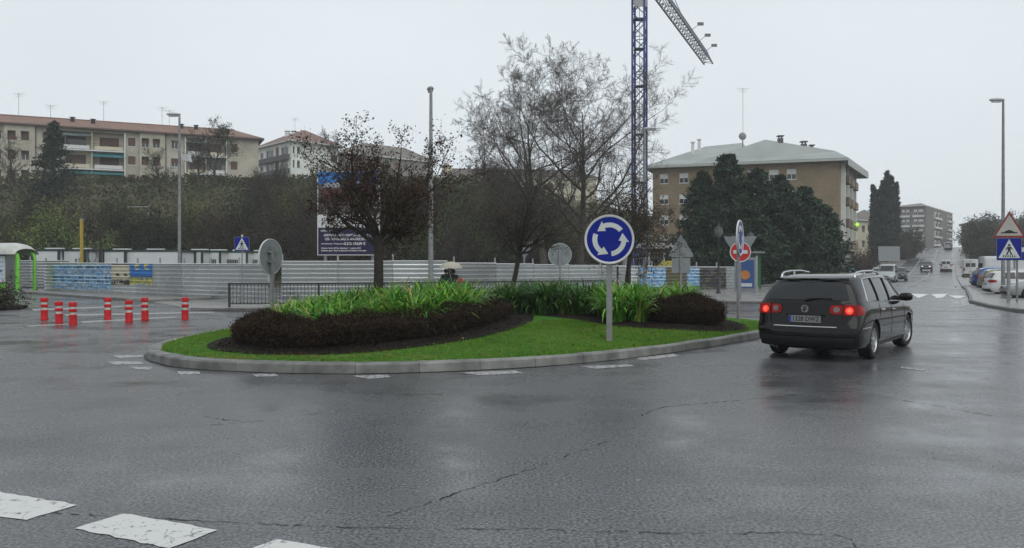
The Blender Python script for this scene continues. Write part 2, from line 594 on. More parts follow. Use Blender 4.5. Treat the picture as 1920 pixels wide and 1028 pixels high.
# zebra blocks in front, dashes round the island, give-way triangles of the speed table
def gpoly(pts):
    return [G_(*p) for p in pts]
for pl in ([(-60, 913), (0, 923), (145, 948), (50, 976), (0, 970), (-120, 948)],
           [(232, 964), (408, 995), (318, 1029), (140, 992)],
           [(520, 1012), (720, 1046), (640, 1095), (425, 1050)],
           [(-200, 893), (-130, 905), (-220, 930), (-320, 915)]):
    decal(gpoly(pl), M_PAINT, 'crossing_block', road)
for pl in ([(332, 697), (372, 697), (378, 702), (338, 703)], [(472, 702), (515, 701), (522, 706), (480, 707)],
           [(660, 705), (725, 703), (735, 708), (690, 711)], [(860, 699), (965, 695), (985, 700), (900, 704)],
           [(1085, 687), (1180, 684), (1190, 687), (1120, 692)], [(210, 667), (268, 666), (272, 670), (222, 672)],
           [(200, 678), (262, 678), (270, 683), (215, 684)], [(243, 688), (285, 689), (280, 694), (255, 693)],
           [(1190, 672), (1262, 664), (1275, 668), (1205, 676)]):
    decal(gpoly(pl), M_PAINT2, 'edge_dash', road)
for pl in ([(1708, 551), (1741, 552), (1722, 559)], [(1746, 552), (1777, 551), (1768, 558), (1757, 559)], [(1778, 554), (1812, 555), (1800, 559), (1792, 559)]):
    decal(gpoly(pl), mat('fresh_white_paint', (0.62, 0.62, 0.61), rough=0.4, var=0.12), 'speed_table_triangle', road)
for pl in ([(50, 611), (130, 607), (131, 609), (55, 613)], [(60, 580), (230, 574), (232, 576), (62, 583)], [(120, 590), (400, 585), (402, 587), (125, 593)],
           [(150, 603), (330, 594), (332, 596), (155, 606)], [(1800, 560), (1815, 559), (1818, 572), (1802, 574)], [(1690, 688), (1735, 694), (1730, 696), (1688, 690)]):
    decal(gpoly(pl), M_PAINT2, 'painted_line', road)

# painted lines of the street (follow the ramp)
def street_line(q0, q1, y0, y1, name, nseg=14):
    mb = MB()
    yy = np.linspace(y0, y1, nseg + 1)
    for a, b in zip(yy[:-1], yy[1:]):
        c = []
        for y, q in ((a, q0), (a, q1), (b, q1), (b, q0)):
            x = st_right(y) - q * 9.2
            c.append((x, y, float(ramp(x, y)) + 0.05 + 0.00015 * y))
        mb.quad(*c)
    mb.build(name, M_PAINT2, street)
street_line(0.43, 0.45, 62, 225, 'centre_line', 40)
street_line(0.745, 0.765, 62, 225, 'lane_line', 40)
street_line(0.04, 0.06, 62, 225, 'edge_line', 40)
street_line(0.05, 0.43, 118, 119.3, 'stop_line', 2)
street_line(0.30, 0.9, 84, 84.9, 'stop_line', 2)

# cracks: thin broken strips in the asphalt
def crack(pts, w0, seed, name='crack'):
    rn = random.Random(seed)
    P = catmull([G_(*p) for p in pts], 14)
    mb = MB()
    prev = None
    for i, p in enumerate(P):
        q = P[min(i + 1, len(P) - 1)] - P[max(i - 1, 0)]
        q /= np.linalg.norm(q) + 1e-9
        nrm = np.array([-q[1], q[0]])
        c = p + nrm * rn.uniform(-0.018, 0.018)
        ww = w0 * rn.uniform(0.15, 1.0) * (0.35 + 0.65 * abs(math.sin(i * 0.23 + seed)))
        cur = (c + nrm * ww, c - nrm * ww)
        if prev is not None and rn.random() > 0.22:
            mb.quad((*prev[0], 0.0032), (*cur[0], 0.0032), (*cur[1], 0.0032), (*prev[1], 0.0032))
        prev = cur
    mb.build(name, mat('crack_black', (0.006, 0.006, 0.006), rough=0.6, var=0.2), road)
crack([(90, 962), (300, 973), (530, 985), (640, 988), (950, 993)], 0.0085, 1)
crack([(730, 968), (860, 924), (980, 885), (1060, 856), (1140, 828)], 0.0085, 2)
crack([(960, 990), (1100, 997), (1340, 1000), (1560, 1003), (1610, 1030)], 0.007, 3)
crack([(1200, 780), (1250, 763), (1340, 755), (1450, 745), (1580, 734), (1700, 752), (1860, 780)], 0.012, 4)
crack([(360, 800), (480, 790), (600, 775), (700, 765)], 0.007, 6)
crack([(640, 735), (760, 740), (900, 738)], 0.01, 7)
crack([(380, 780), (430, 788), (520, 790)], 0.012, 8)
rn = random.Random(77)
mb = MB()
for i in range(90):      # bits of leaf and grit lying about
    a, b = rn.uniform(-9, 9), rn.uniform(5, 13)
    if abs(a) > b * 0.62: continue
    s = rn.uniform(0.006, 0.016)
    an = rn.uniform(0, 3.1)
    c, d = math.cos(an) * s, math.sin(an) * s
    mb.add([(a + c, b + d, 0.006), (a - d * .5, b + c * .5, 0.010), (a - c, b - d, 0.006), (a + d * .5, b - c * .5, 0.004)], [(0, 1, 2, 3)])
o = mb.build('leaf_litter', mat('pale_litter', (0.3, 0.27, 0.2), rough=0.6, var=0.5, scale=0.7))
tag(o, 'pale bits of leaf and grit scattered over the asphalt', 'litter', kind='stuff')

# dark strip painting the gap and shadow line at the island kerb foot
def kerb_gap_shade(P):
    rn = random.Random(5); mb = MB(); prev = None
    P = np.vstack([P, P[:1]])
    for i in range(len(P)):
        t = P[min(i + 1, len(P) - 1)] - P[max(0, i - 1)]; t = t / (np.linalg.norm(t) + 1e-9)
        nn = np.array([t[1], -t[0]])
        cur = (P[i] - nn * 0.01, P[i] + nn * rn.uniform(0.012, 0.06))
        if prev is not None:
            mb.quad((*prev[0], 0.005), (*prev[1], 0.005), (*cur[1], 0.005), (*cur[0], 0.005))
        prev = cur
    mb.build('kerb_gap_shade_strip', mat('kerb_gap_shade_dark', (0.010, 0.010, 0.009), rough=0.5, var=0.5, scale=8), road)
# ---- pavements (raised slabs with a kerb edge)
def offset_poly(line, d):
    P = np.array(line, float); out = []
    for i in range(len(P)):
        t = P[min(i + 1, len(P) - 1)] - P[max(0, i - 1)]
        t /= np.linalg.norm(t) + 1e-9
        out.append(P[i] + d * np.array([-t[1], t[0]]))
    return np.array(out)
def kerb_line(line, name, label, h=0.12, wd=0.16, m=None, stone=1.0, ramp0=0, ramp1=0, inward=1, z0=-0.05):
    """kerb made of single stones along a polyline"""
    e = bpy.data.objects.new(name, None); link(e); tag(e, label, kind='structure')
    P = np.array(line, float)
    seg = np.linalg.norm(np.diff(P, axis=0), axis=1); S = np.concatenate([[0], np.cumsum(seg)])
    n = max(1, int(round(S[-1] / stone)))
    def at(s):
        return np.array([np.interp(s, S, P[:, 0]), np.interp(s, S, P[:, 1])])
    rn = random.Random(len(P))
    for i in range(n):
        a, b = S[-1] * i / n + 0.003, S[-1] * (i + 1) / n - 0.003
        q = (b - a)
        mb = MB()
        kk = 3
        ring = []
        dh = rn.uniform(-0.004, 0.004)
        for j in range(kk):
            s = a + q * j / (kk - 1)
            p = at(s); t = at(min(s + 0.05, S[-1])) - at(max(s - 0.05, 0)); t /= np.linalg.norm(t) + 1e-9
            nn = np.array([-t[1], t[0]]) * inward
            hh = h + dh
            if ramp0 and s < ramp0: hh = 0.015 + (h - 0.015) * s / ramp0
            if ramp1 and S[-1] - s < ramp1: hh = 0.015 + (h - 0.015) * (S[-1] - s) / ramp1
            ring.append([(*(p), z0), (*(p + nn * 0.012), hh - 0.025), (*(p + nn * 0.035), hh), (*(p + nn * wd), hh + 0.004), (*(p + nn * wd), z0)])
        vs = [v for r_ in ring for v in r_]
        fs = []
        for j in range(kk - 1):
            for k in range(4):
                fs.append((j * 5 + k, j * 5 + k + 1, j * 5 + 5 + k + 1, j * 5 + 5 + k))
        fs += [(0, 1, 2, 3, 4), tuple((kk - 1) * 5 + k for k in (4, 3, 2, 1, 0))]
        mb.add(vs, fs)
        mb.build('kerb_stone', m or M_KERB, e)
    return e
def slab(poly, z, name, label, m=None):
    mb = MB().prism([tuple(p) for p in poly], -0.04, z)
    o = mb.build(name, m or M_PAVE)
    return tag(o, label, kind='structure')

# left pavement in front of the hoarding
lineA = [(-46, 57), (-28.8, 47.2), (-22, 40.8), (-16.3, 35.8)]
slab(list(offset_poly(lineA, 0.12)) + [(-13.6, 39.2), (-15.5, 42), (-29, 52.5), (-46, 61)], 0.115, 'pavement', 'pavement strip below the postered hoarding')
kerb_line(lineA, 'kerb', 'dark kerb of the pavement below the postered hoarding', h=0.125, m=M_KERBD, ramp1=2.4)
# ramped footway between the two kerbs
slab([(-16.2, 36.0), (-11.3, 29.0), (-9.6, 33.5), (-10.6, 35.2), (-13.6, 39.1)], 0.02, 'pavement', 'lowered wet footway between the two kerb ends')
# pavement behind the roundabout
lineB = [(-11.6, 28.7), (-9.6, 28.25), (-7, 28.9), (-3.8, 30.4), (0.5, 32.6), (4.6, 34.6), (9.6, 33.9), (12.6, 33.6), (14.6, 35.4), (16.2, 40), (18.2, 48), (20.6, 55), (22.3, 60.5)]
slab(list(offset_poly(lineB, 0.12)) + [(20.5, 60.5), (15, 56.5), (-2, 40), (-9.3, 37.6), (-10.3, 34.6), (-9.5, 33.4)], 0.115, 'pavement', 'wide wet pavement behind the roundabout')
kerb_line(lineB, 'kerb', 'dark kerb along the far side of the roundabout', h=0.125, m=M_KERBD, ramp0=1.3)
# right pavement corner by the parking area
lineC = [(34, 60.5), (30.3, 53.5), (26.4, 46.5), (22.6, 39.6), (20.2, 35.4), (18.6, 31.4), (17.6, 28.0), (18.0, 25.0), (22, 19), (32, 10)]
slab(list(offset_poly(lineC, 0.12)) + [(60, 10), (60, 34), (26.5, 34.2), (31.2, 45.5), (31.0, 46.5), (33, 49.5), (35.7, 54.5), (38.4, 60.5)], 0.115, 'pavement', 'pavement corner under the crossing sign')
kerb_line(lineC, 'kerb', 'grey kerb round the pavement corner under the crossing sign', h=0.125, m=mat('mid_kerb', (0.13, 0.128, 0.12), rough=0.5, var=0.25, bump=0.3), stone=1.2)
# parking area
o = MB().add([(26.6, 34.1, 0.006), (80, 34.1, 0.006), (95, 60, 0.006), (38.5, 60, 0.006), (31.3, 46, 0.006)], [(0, 1, 2, 3, 4)]).build('parking_area', wet_asphalt('wet_asphalt_parking', 1.4))
tag(o, 'wet asphalt parking area beside the street', kind='structure')
rowsP = []
for y in (60, 75, 90, 105, 120):
    for x in (st_right(y) + 3.0, st_right(y) + 40):
        rowsP.append((x, y, float(ramp(st_right(y), y)) + 0.04))
mb = MB()
for i in range(4):
    mb.add([rowsP[2 * i], rowsP[2 * i + 1], rowsP[2 * i + 3], rowsP[2 * i + 2]], [(0, 1, 2, 3)])
tag(mb.build('parking_area', MATS['wet_asphalt_parking']), 'upper wet parking strip along the rising street', kind='structure')
# raised footways along both sides of the rising street
for (off0, off1, lab) in ((0.0, 2.2, 'footway beside the parked cars along the rising street'), (-13.4, -9.3, 'footway on the brick building side of the rising street')):
    mb = MB()
    yy = np.arange(60, 262, 4.0)
    for a, b in zip(yy[:-1], yy[1:]):
        c = []
        for y, of in ((a, off0), (a, off1), (b, off1), (b, off0)):
            x = st_right(y) + of - (2.5 * (1 - sstep((y - 60) / 60)) if of < -1 else 0)
            c.append((x, y, float(ramp(st_right(y), y)) + 0.15))
        mb.quad(*c)
        for (p, q) in ((c[0], c[3]), (c[1], c[2])):
            mb.quad(p, q, (q[0], q[1], q[2] - 0.3), (p[0], p[1], p[2] - 0.3))
    tag(mb.build('footway', M_PAVE), lab, kind='structure')

# ================================================================== roundabout island
ISL = [(-6.37, 13.95), (-5.8, 13.19), (-5.22, 12.63), (-4.14, 12.18), (-2.87, 11.94), (-1.8, 12.0), (-0.49, 12.37), (0.87, 13.04), (2.05, 13.95), (3.38, 15.3),
       (4.77, 16.9), (5.6, 18.0), (6.5, 19.6), (6.9, 21.2), (6.4, 22.9), (5.0, 24.3), (2.6, 25.2), (-0.5, 25.4), (-3.3, 24.6), (-5.3, 22.7), (-6.4, 20.2), (-6.85, 17.6), (-6.8, 15.3)]
ISLP = catmull(ISL, 6, closed=True)
IC = np.array([-0.2, 18.4])
_ia = np.arctan2(ISLP[:, 1] - IC[1], ISLP[:, 0] - IC[0])
_ir = np.hypot(ISLP[:, 1] - IC[1], ISLP[:, 0] - IC[0])
_o = np.argsort(_ia); _ia = _ia[_o]; _ir = _ir[_o]
def isl_f(x, y):
    """0 in the middle of the island, 1 at the kerb"""
    a = np.arctan2(np.asarray(y) - IC[1], np.asarray(x) - IC[0])
    r = np.hypot(np.asarray(y) - IC[1], np.asarray(x) - IC[0])
    return r / np.interp(a, _ia, _ir, period=2 * math.pi)
def isl_z(x, y):
    f = np.clip(isl_f(x, y), 0, 1)
    return 0.135 + 0.26 * (1 - f ** 2.2)
kerb_gap_shade(ISLP)
kerb_line(np.vstack([ISLP, ISLP[:1]]), 'kerb', 'pale concrete kerb round the planted roundabout island', h=0.15, wd=0.24, stone=0.95, inward=1)
mb = MB()
fr = [0.972, 0.93, 0.88, 0.8, 0.7, 0.6, 0.45, 0.3, 0.15]
nv = len(ISLP)
vs = []
for f in fr:
    for p in ISLP:
        q = IC + (p - IC) * f
        vs.append((q[0], q[1], float(isl_z(q[0], q[1]))))
fs = []
for k in range(len(fr) - 1):
    for i in range(nv):
        j = (i + 1) % nv
        fs.append((k * nv + i, k * nv + j, (k + 1) * nv + j, (k + 1) * nv + i))
vs.append((IC[0], IC[1], float(isl_z(*IC))))
k = len(fr) - 1
for i in range(nv):
    fs.append((k * nv + i, k * nv + (i + 1) % nv, len(vs) - 1))
lawn = mb.add(vs, fs).build('lawn', M_LAWN, smooth=True)
tag(lawn, 'bright green lawn of the roundabout island', kind='structure')

# ------------------------------------------------------------------ planting on the island
rng = np.random.default_rng(11)
def in_poly(px, py, poly):
    P = np.asarray(poly); n = len(P); ins = np.zeros(len(px), bool)
    j = n - 1
    for i in range(n):
        xi, yi, xj, yj = P[i, 0], P[i, 1], P[j, 0], P[j, 1]
        c = ((yi > py) != (yj > py)) & (px < (xj - xi) * (py - yi) / (yj - yi + 1e-12) + xi)
        ins ^= c
        j = i
    return ins
def fill_poly(rng, poly, n):
    P = np.asarray(poly); lo = P.min(0); hi = P.max(0)
    out = np.zeros((0, 2))
    while len(out) < n:
        q = rng.uniform(lo, hi, (n * 2, 2))
        out = np.vstack([out, q[in_poly(q[:, 0], q[:, 1], P)]])
    return out[:n]

# hedge front lines (base), and bed outlines
HL1 = catmull([(-5.25, 16.0), (-5.2, 15.2), (-4.95, 14.2), (-4.3, 13.35), (-3.4, 13.1), (-2.5, 13.35), (-1.6, 14.1), (-0.85, 15.2), (-0.35, 16.6), (-0.05, 18.0), (0.15, 19.2)], 6)
HL2 = catmull([(3.0, 17.9), (3.7, 17.75), (4.5, 18.0), (4.95, 18.6), (5.0, 19.6), (4.75, 20.4)], 6)
def bed(poly, name, label):
    Q = fill_poly(rng, poly, 10)
    mb = MB()
    P = catmull(poly, 5, closed=True)
    c = P.mean(0)
    vs = []
    for f in (1.0, 0.9, 0.7, 0.4):
        for p in P:
            q = c + (p - c) * f
            vs.append((q[0], q[1], float(isl_z(*q)) + (0.012 if f == 1 else 0.04) + float(rng.normal(0, 0.006))))
    n = len(P); fs = []
    for k in range(3):
        for i in range(n):
            fs.append((k * n + i, k * n + (i + 1) % n, (k + 1) * n + (i + 1) % n, (k + 1) * n + i))
    fs.append(tuple(3 * n + i for i in range(n)))
    o = mb.add(vs, fs).build(name, M_SOIL, smooth=True)
    tag(o, label, kind='structure')
bed([(-5.3, 16.6), (-5.55, 15.0), (-5.2, 13.7), (-4.3, 12.95), (-3.2, 12.72), (-2.2, 12.95), (-1.2, 13.75), (-0.4, 14.9), (0.25, 16.6), (0.5, 18.6), (0.3, 20.5), (-1.5, 22), (-4, 21), (-5, 19)],
    'soil_bed', 'dark soil bed under the long hedge')
bed([(2.0, 17.3), (2.9, 16.95), (4.3, 17.2), (5.25, 17.9), (5.55, 19.2), (5.2, 20.8), (3.6, 21.8), (1.0, 22.6), (0.3, 21.2), (0.9, 19.5)], 'soil_bed', 'dark soil bed under the short hedge')

def hedge(line, depth, height, n, name, label, cols, seed, inward):
    rg = np.random.default_rng(seed)
    P = np.asarray(line)
    t = np.gradient(P, axis=0); t /= np.linalg.norm(t, axis=1, keepdims=True)
    nn = np.stack([-t[:, 1], t[:, 0]], 1) * inward
    m = len(P)
    def pt(u, v, w):
        """u along 0..1, v depth 0..1, w height 0..1 on a rounded cross-section"""
        i = u * (m - 1)
        bx = np.interp(i, np.arange(m), P[:, 0]); by = np.interp(i, np.arange(m), P[:, 1])
        ex = np.interp(i, np.arange(m), nn[:, 0]); ey = np.interp(i, np.arange(m), nn[:, 1])
        endr = np.clip(np.minimum(u, 1 - u) * (m * 0.055), 0, 1) ** 0.5
        lump = 1 + 0.08 * np.sin(u * 31 + seed) + 0.07 * np.sin(u * 77 + 2 * seed + 3 * v) + 0.05 * np.sin(u * 143 + 5 * v)
        dv = (v - 0.5) * depth * (0.55 + 0.45 * endr) + depth / 2
        x = bx + ex * dv; y = by + ey * dv
        bul = 1 - 0.25 * np.abs(v - 0.5) * 2 * (w > 0.8)
        z = isl_z(x, y) + 0.02 + w * height * lump * (0.72 + 0.28 * endr) * bul
        return np.stack([x, y, z], -1)
    # sample the shell (front, top, back, ends) with some depth
    u = rg.uniform(0, 1, n); s = rg.uniform(0, 1, n)
    v = np.where(s < 0.5, rg.normal(0.02, 0.05, n), rg.uniform(0, 1, n))
    wv = np.where(s < 0.5, rg.uniform(0.06, 1, n) ** 0.8, rg.normal(0.97, 0.05, n))
    v = np.where((s >= 0.5) & (s < 0.56), 1.0, v); wv = np.where((s >= 0.5) & (s < 0.56), rg.uniform(0.1, 1, n), wv)
    # round the front-top edge and pull the foot in
    v = v + 0.18 * np.clip(wv - 0.75, 0, 1) * 2 * (v < 0.3) + 0.14 * np.clip(0.25 - wv, 0, 1) * 4 * (v < 0.3)
    C = pt(u, v, wv)
    C += rg.normal(0, 0.012, C.shape)
    V1, F1 = leaves(rg, C, 0.034, 0.62, up=0.35)
    # upright twig ends that break the outline
    k = n // 8
    u2 = rg.uniform(0, 1, k); v2 = rg.uniform(-0.02, 0.8, k); w2 = np.where(v2 < 0.1, rg.uniform(0.3, 1, k), rg.uniform(0.9, 1.02, k))
    B = pt(u2, v2, w2)
    d = rg.normal(0, 0.35, (k, 3)); d[:, 2] = 1; d /= np.linalg.norm(d, axis=1, keepdims=True)
    ln = rg.uniform(0.03, 0.14, (k, 1))
    sd_ = np.cross(d, rg.normal(size=(k, 3))); sd_ /= np.linalg.norm(sd_, axis=1, keepdims=True)
    V2 = np.stack([B - sd_ * 0.004, B + sd_ * 0.004, B + d * ln + sd_ * 0.002, B + d * ln - sd_ * 0.002], 1).reshape(-1, 3)
    F2 = np.arange(4 * k).reshape(-1, 4)
    V, F = join_np([(V1, F1), (V2, F2)])
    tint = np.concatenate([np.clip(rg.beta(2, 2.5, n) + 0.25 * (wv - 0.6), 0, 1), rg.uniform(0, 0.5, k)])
    e = thing(name, label, 'hedge')
    np_obj('foliage', V, F, leafmat(name + '_leaf', cols, rough=0.7, spec=0.1, trans=0.05), e, tint=tint)
    # woody core
    uu = np.linspace(0.02, 0.98, 40); mb = MB(); vs = []; prof = [(0.2, 0.05), (0.13, 0.5), (0.24, 0.86), (0.75, 0.86), (0.85, 0.5), (0.85, 0.05)]
    for q in uu:
        for (a, b) in prof:
            vs.append(tuple(pt(np.array(q), np.array(a), np.array(b))))
    kk = len(prof); fs = []
    for i in range(len(uu) - 1):
        for j in range(kk - 1):
            fs.append((i * kk + j, i * kk + j + 1, (i + 1) * kk + j + 1, (i + 1) * kk + j))
    fs += [tuple(range(kk)), tuple((len(uu) - 1) * kk + j for j in range(kk))]
    mb.add(vs, fs).build('branches', mat('hedge_core', (0.010, 0.007, 0.006), rough=0.9, var=0.4, scale=40, bump=1, bscale=60), e)
hedge(HL1, 0.95, 0.47, 44000, 'clipped_hedge', 'long dark purple-brown hedge curving along the front of the island',
      [(0.010, 0.0065, 0.005), (0.023, 0.014, 0.009), (0.044, 0.027, 0.016), (0.044, 0.046, 0.018)], 5, -1 if False else 1)
hedge(HL2, 1.25, 0.62, 24000, 'clipped_hedge', 'short rounded brown hedge at the car side of the island',
      [(0.014, 0.011, 0.006), (0.034, 0.027, 0.012), (0.07, 0.052, 0.022), (0.055, 0.066, 0.02)], 6, 1)

def straps(seed, poly, clumps, per, L0, L1, name, label, cols, hz=None, w0=0.042):
    rg = np.random.default_rng(seed)
    Q = fill_poly(rg, poly, clumps)
    n = clumps * per
    base = np.repeat(Q, per, axis=0) + rg.normal(0, 0.05, (n, 2))
    z = isl_z(base[:, 0], base[:, 1]) + 0.02
    sc = np.repeat(rg.uniform(0.82, 1.15, clumps), per)
    if hz is not None:
        sc = sc * hz(base[:, 0], base[:, 1])
    Ln = rg.uniform(L0, L1, n) * sc
    az = rg.uniform(0, 2 * math.pi, n)
    a0 = np.abs(rg.normal(0.12, 0.28, n)); a1 = a0 + rg.uniform(1.0, 2.9, n)
    K = 6
    D = np.stack([np.cos(az), np.sin(az)], 1)
    tw = rg.normal(0, 0.35, n)
    Sd = np.stack([-np.sin(az + tw), np.cos(az + tw)], 1)
    p = np.stack([base[:, 0], base[:, 1], z], 1)
    wid = w0 * rg.uniform(0.7, 1.3, n)
    prof = [0.6, 0.95, 1.0, 0.9, 0.65, 0.08]
    rows = []
    for k in range(K):
        t = k / (K - 1)
        wv = (wid * prof[k] * 0.5)[:, None]
        s3 = np.concatenate([Sd, rg.normal(0, 0.15, (n, 1))], 1)
        rows.append((p - s3 * wv, p + s3 * wv))
        a = a0 + (a1 - a0) * (t ** 1.4)
        st = (Ln / (K - 1))[:, None]
        p = p + st * np.concatenate([D * np.sin(a)[:, None], np.cos(a)[:, None]], 1)
        p[:, 2] = np.maximum(p[:, 2], isl_z(p[:, 0], p[:, 1]) + 0.02)
    V = np.stack([q for r_ in rows for q in r_], 1).reshape(-1, 3)
    b = (np.arange(n) * 2 * K)[:, None]
    F = np.concatenate([b + np.array([[2 * k, 2 * k + 1, 2 * k + 3, 2 * k + 2]]) for k in range(K - 1)], 1).reshape(-1, 4)
    tl = np.clip(rg.beta(2.2, 2.2, n), 0, 0.88)
    dry = rg.random(n) < 0.045
    tl[dry] = 1.0
    o = np_obj(name, V, F, leafmat(name + str(seed), cols, rough=0.38, spec=0.3, trans=0.25), None, tint=np.repeat(tl, K - 1), smooth=True)
    return tag(o, label, 'plants', kind='stuff')
GRN = [(0.010, 0.065, 0.004), (0.028, 0.14, 0.008), (0.055, 0.22, 0.012), (0.12, 0.32, 0.022), (0.24, 0.40, 0.05), (0.32, 0.28, 0.08)]
GRD = [(0.009, 0.042, 0.010), (0.018, 0.075, 0.013), (0.03, 0.11, 0.016), (0.055, 0.155, 0.022), (0.095, 0.2, 0.035), (0.18, 0.17, 0.05)]
def hz1(x, y):
    return np.clip(0.62 + 0.09 * (x + 5) + 0.035 * (y - 14), 0.55, 1.05)
straps(21, [(-4.8, 16.6), (-4.5, 14.8), (-3.9, 14.0), (-3.0, 13.85), (-2.2, 14.3), (-1.5, 15.05), (-0.95, 16.4), (-0.85, 18.2), (-0.7, 19.4), (-1.5, 20.6), (-3.6, 20.0), (-4.6, 18.4)],
       430, 30, 0.62, 1.04, 'strap_leaf_planting', 'bright green strap-leaved plants behind the long hedge', GRN, hz1)
straps(22, [(0.45, 20.1), (1.3, 19.8), (2.3, 19.6), (2.4, 21.5), (1.2, 22.6), (-0.4, 22.2), (-0.2, 20.6)],
       110, 44, 0.7, 1.05, 'strap_leaf_planting', 'darker strap-leaved clump in the middle of the island behind the lawn', GRD)
straps(23, [(2.05, 17.6), (2.85, 17.25), (3.1, 18.0), (3.4, 19.0), (4.4, 19.5), (4.5, 20.6), (3.6, 21.6), (2.3, 21.2), (2.15, 19.2)],
       120, 42, 0.65, 1.05, 'strap_leaf_planting', 'arching strap-leaved plants beside the short hedge', GRN)

# grass blades
n = 70000
ang = rng.uniform(-math.pi, math.pi, n * 2)
rr = np.sqrt(rng.uniform(0.05, 0.968 ** 2, n * 2)) * np.interp(ang, _ia, _ir, period=2 * math.pi)
Q = np.stack([IC[0] + rr * np.cos(ang), IC[1] + rr * np.sin(ang)], 1)
Q = Q[(Q[:, 1] < 20.5)]
kp = np.ones(len(Q), bool)
for pl in ([(-5.2, 16.6), (-5.45, 15.0), (-5.1, 13.8), (-4.2, 13.05), (-3.2, 12.85), (-2.2, 13.1), (-1.3, 13.85), (-0.5, 15), (0.15, 16.6), (0.4, 18.6), (0.3, 20.5)],
           [(2.1, 17.4), (2.9, 17.1), (4.2, 17.3), (5.1, 18), (5.4, 19.2), (5.1, 20.6), (2, 20.6), (1.2, 19.6)]):
    kp &= ~in_poly(Q[:, 0], Q[:, 1], pl)
Q = Q[kp][:n]
C = np.stack([Q[:, 0], Q[:, 1], isl_z(Q[:, 0], Q[:, 1]) - 0.004], 1)
n = len(C)
d = rng.normal(0, 0.4, (n, 3)); d[:, 2] = 1; d /= np.linalg.norm(d, axis=1, keepdims=True)
s_ = np.stack([rng.normal(size=n), rng.normal(size=n), np.zeros(n)], 1); s_ /= np.linalg.norm(s_, axis=1, keepdims=True)
edge = np.clip((isl_f(Q[:, 0], Q[:, 1]) - 0.93) * 12, 0, 0.6)
hgt = (0.032 * rng.uniform(0.5, 1.3, n) * (1 + edge * rng.random(n) * 3.0))[:, None]
V = np.stack([C - s_ * 0.006, C + s_ * 0.006, C + d * hgt + s_ * 0.001, C + d * hgt - s_ * 0.001], 1).reshape(-1, 3)
patch = 0.5 + 0.5 * np.sin(Q[:, 0] * 1.7 + np.sin(Q[:, 1] * 2.1)) * np.sin(Q[:, 1] * 1.3 + 1)
patch2 = 0.5 + 0.5 * np.sin(Q[:, 0] * 4.3 + 2 * np.sin(Q[:, 1] * 3.1)) * np.sin(Q[:, 1] * 3.7 + np.sin(Q[:, 0] * 2.9))
tn = np.clip(rng.beta(2, 2, n) * 0.55 + patch * 0.18 + patch2 * 0.17, 0, 0.85)
tn[rng.random(n) < 0.03] = 1.0
dryp = (np.abs(Q[:, 1] - 12.62 - 0.08 * np.sin(Q[:, 0] * 5)) < 0.13) & (Q[:, 0] < -1.2) & (rng.random(n) < 0.75)
tn[dryp] = 1.0
o = np_obj('grass', V, np.arange(4 * n).reshape(-1, 4),
           leafmat('grass_blade', [(0.034, 0.090, 0.008), (0.070, 0.165, 0.014), (0.125, 0.24, 0.024), (0.21, 0.31, 0.05), (0.24, 0.19, 0.06)], rough=0.6, spec=0.12, trans=0.3), None, tint=tn)
tag(o, 'short green grass blades of the island lawn', 'grass', kind='stuff')

# fallen leaves on the lawn
k_ = rng.integers(0, n, 420)
Vl, Fl = leaves(rng, C[k_] + np.array([0, 0, 0.03]), 0.045, 0.75, up=0.05)
o = np_obj('fallen_leaves', Vl, Fl, leafmat('fallen_leaf', [(0.05, 0.03, 0.015), (0.12, 0.07, 0.03), (0.2, 0.15, 0.07)], rough=0.6, spec=0.2, trans=0.1), None, tint=rng.random(len(k_)))
tag(o, 'brown fallen leaves dotted over the island lawn', 'leaves', kind='stuff')
# leaf litter and small stones on the soil
Q = np.vstack([fill_poly(rng, [(-5.4, 15), (-5.1, 13.75), (-4.2, 13.0), (-3.2, 12.8), (-2.2, 13.05), (-1.3, 13.8), (-0.5, 15), (0.15, 16.6), (0.3, 18.4), (-0.2, 17.5), (-1.2, 15), (-2.6, 13.4), (-4.4, 13.4)], 1500),
               fill_poly(rng, [(2.2, 17.4), (2.9, 17.05), (4.3, 17.25), (5.2, 18), (5.4, 19.2), (4.9, 18.3), (3.8, 17.6)], 500)])
C = np.stack([Q[:, 0], Q[:, 1], isl_z(Q[:, 0], Q[:, 1]) + 0.035], 1)
V, F = leaves(rng, C, 0.035, 0.7, up=0.1)
o = np_obj('mulch', V, F, leafmat('mulch_bits', [(0.010, 0.007, 0.005), (0.022, 0.016, 0.010), (0.07, 0.055, 0.04)], rough=0.9, spec=0.1, trans=0), None, tint=rng.beta(1.2, 3, len(C)))
tag(o, 'brown leaf mulch on the soil in front of the hedges', 'mulch', kind='stuff')

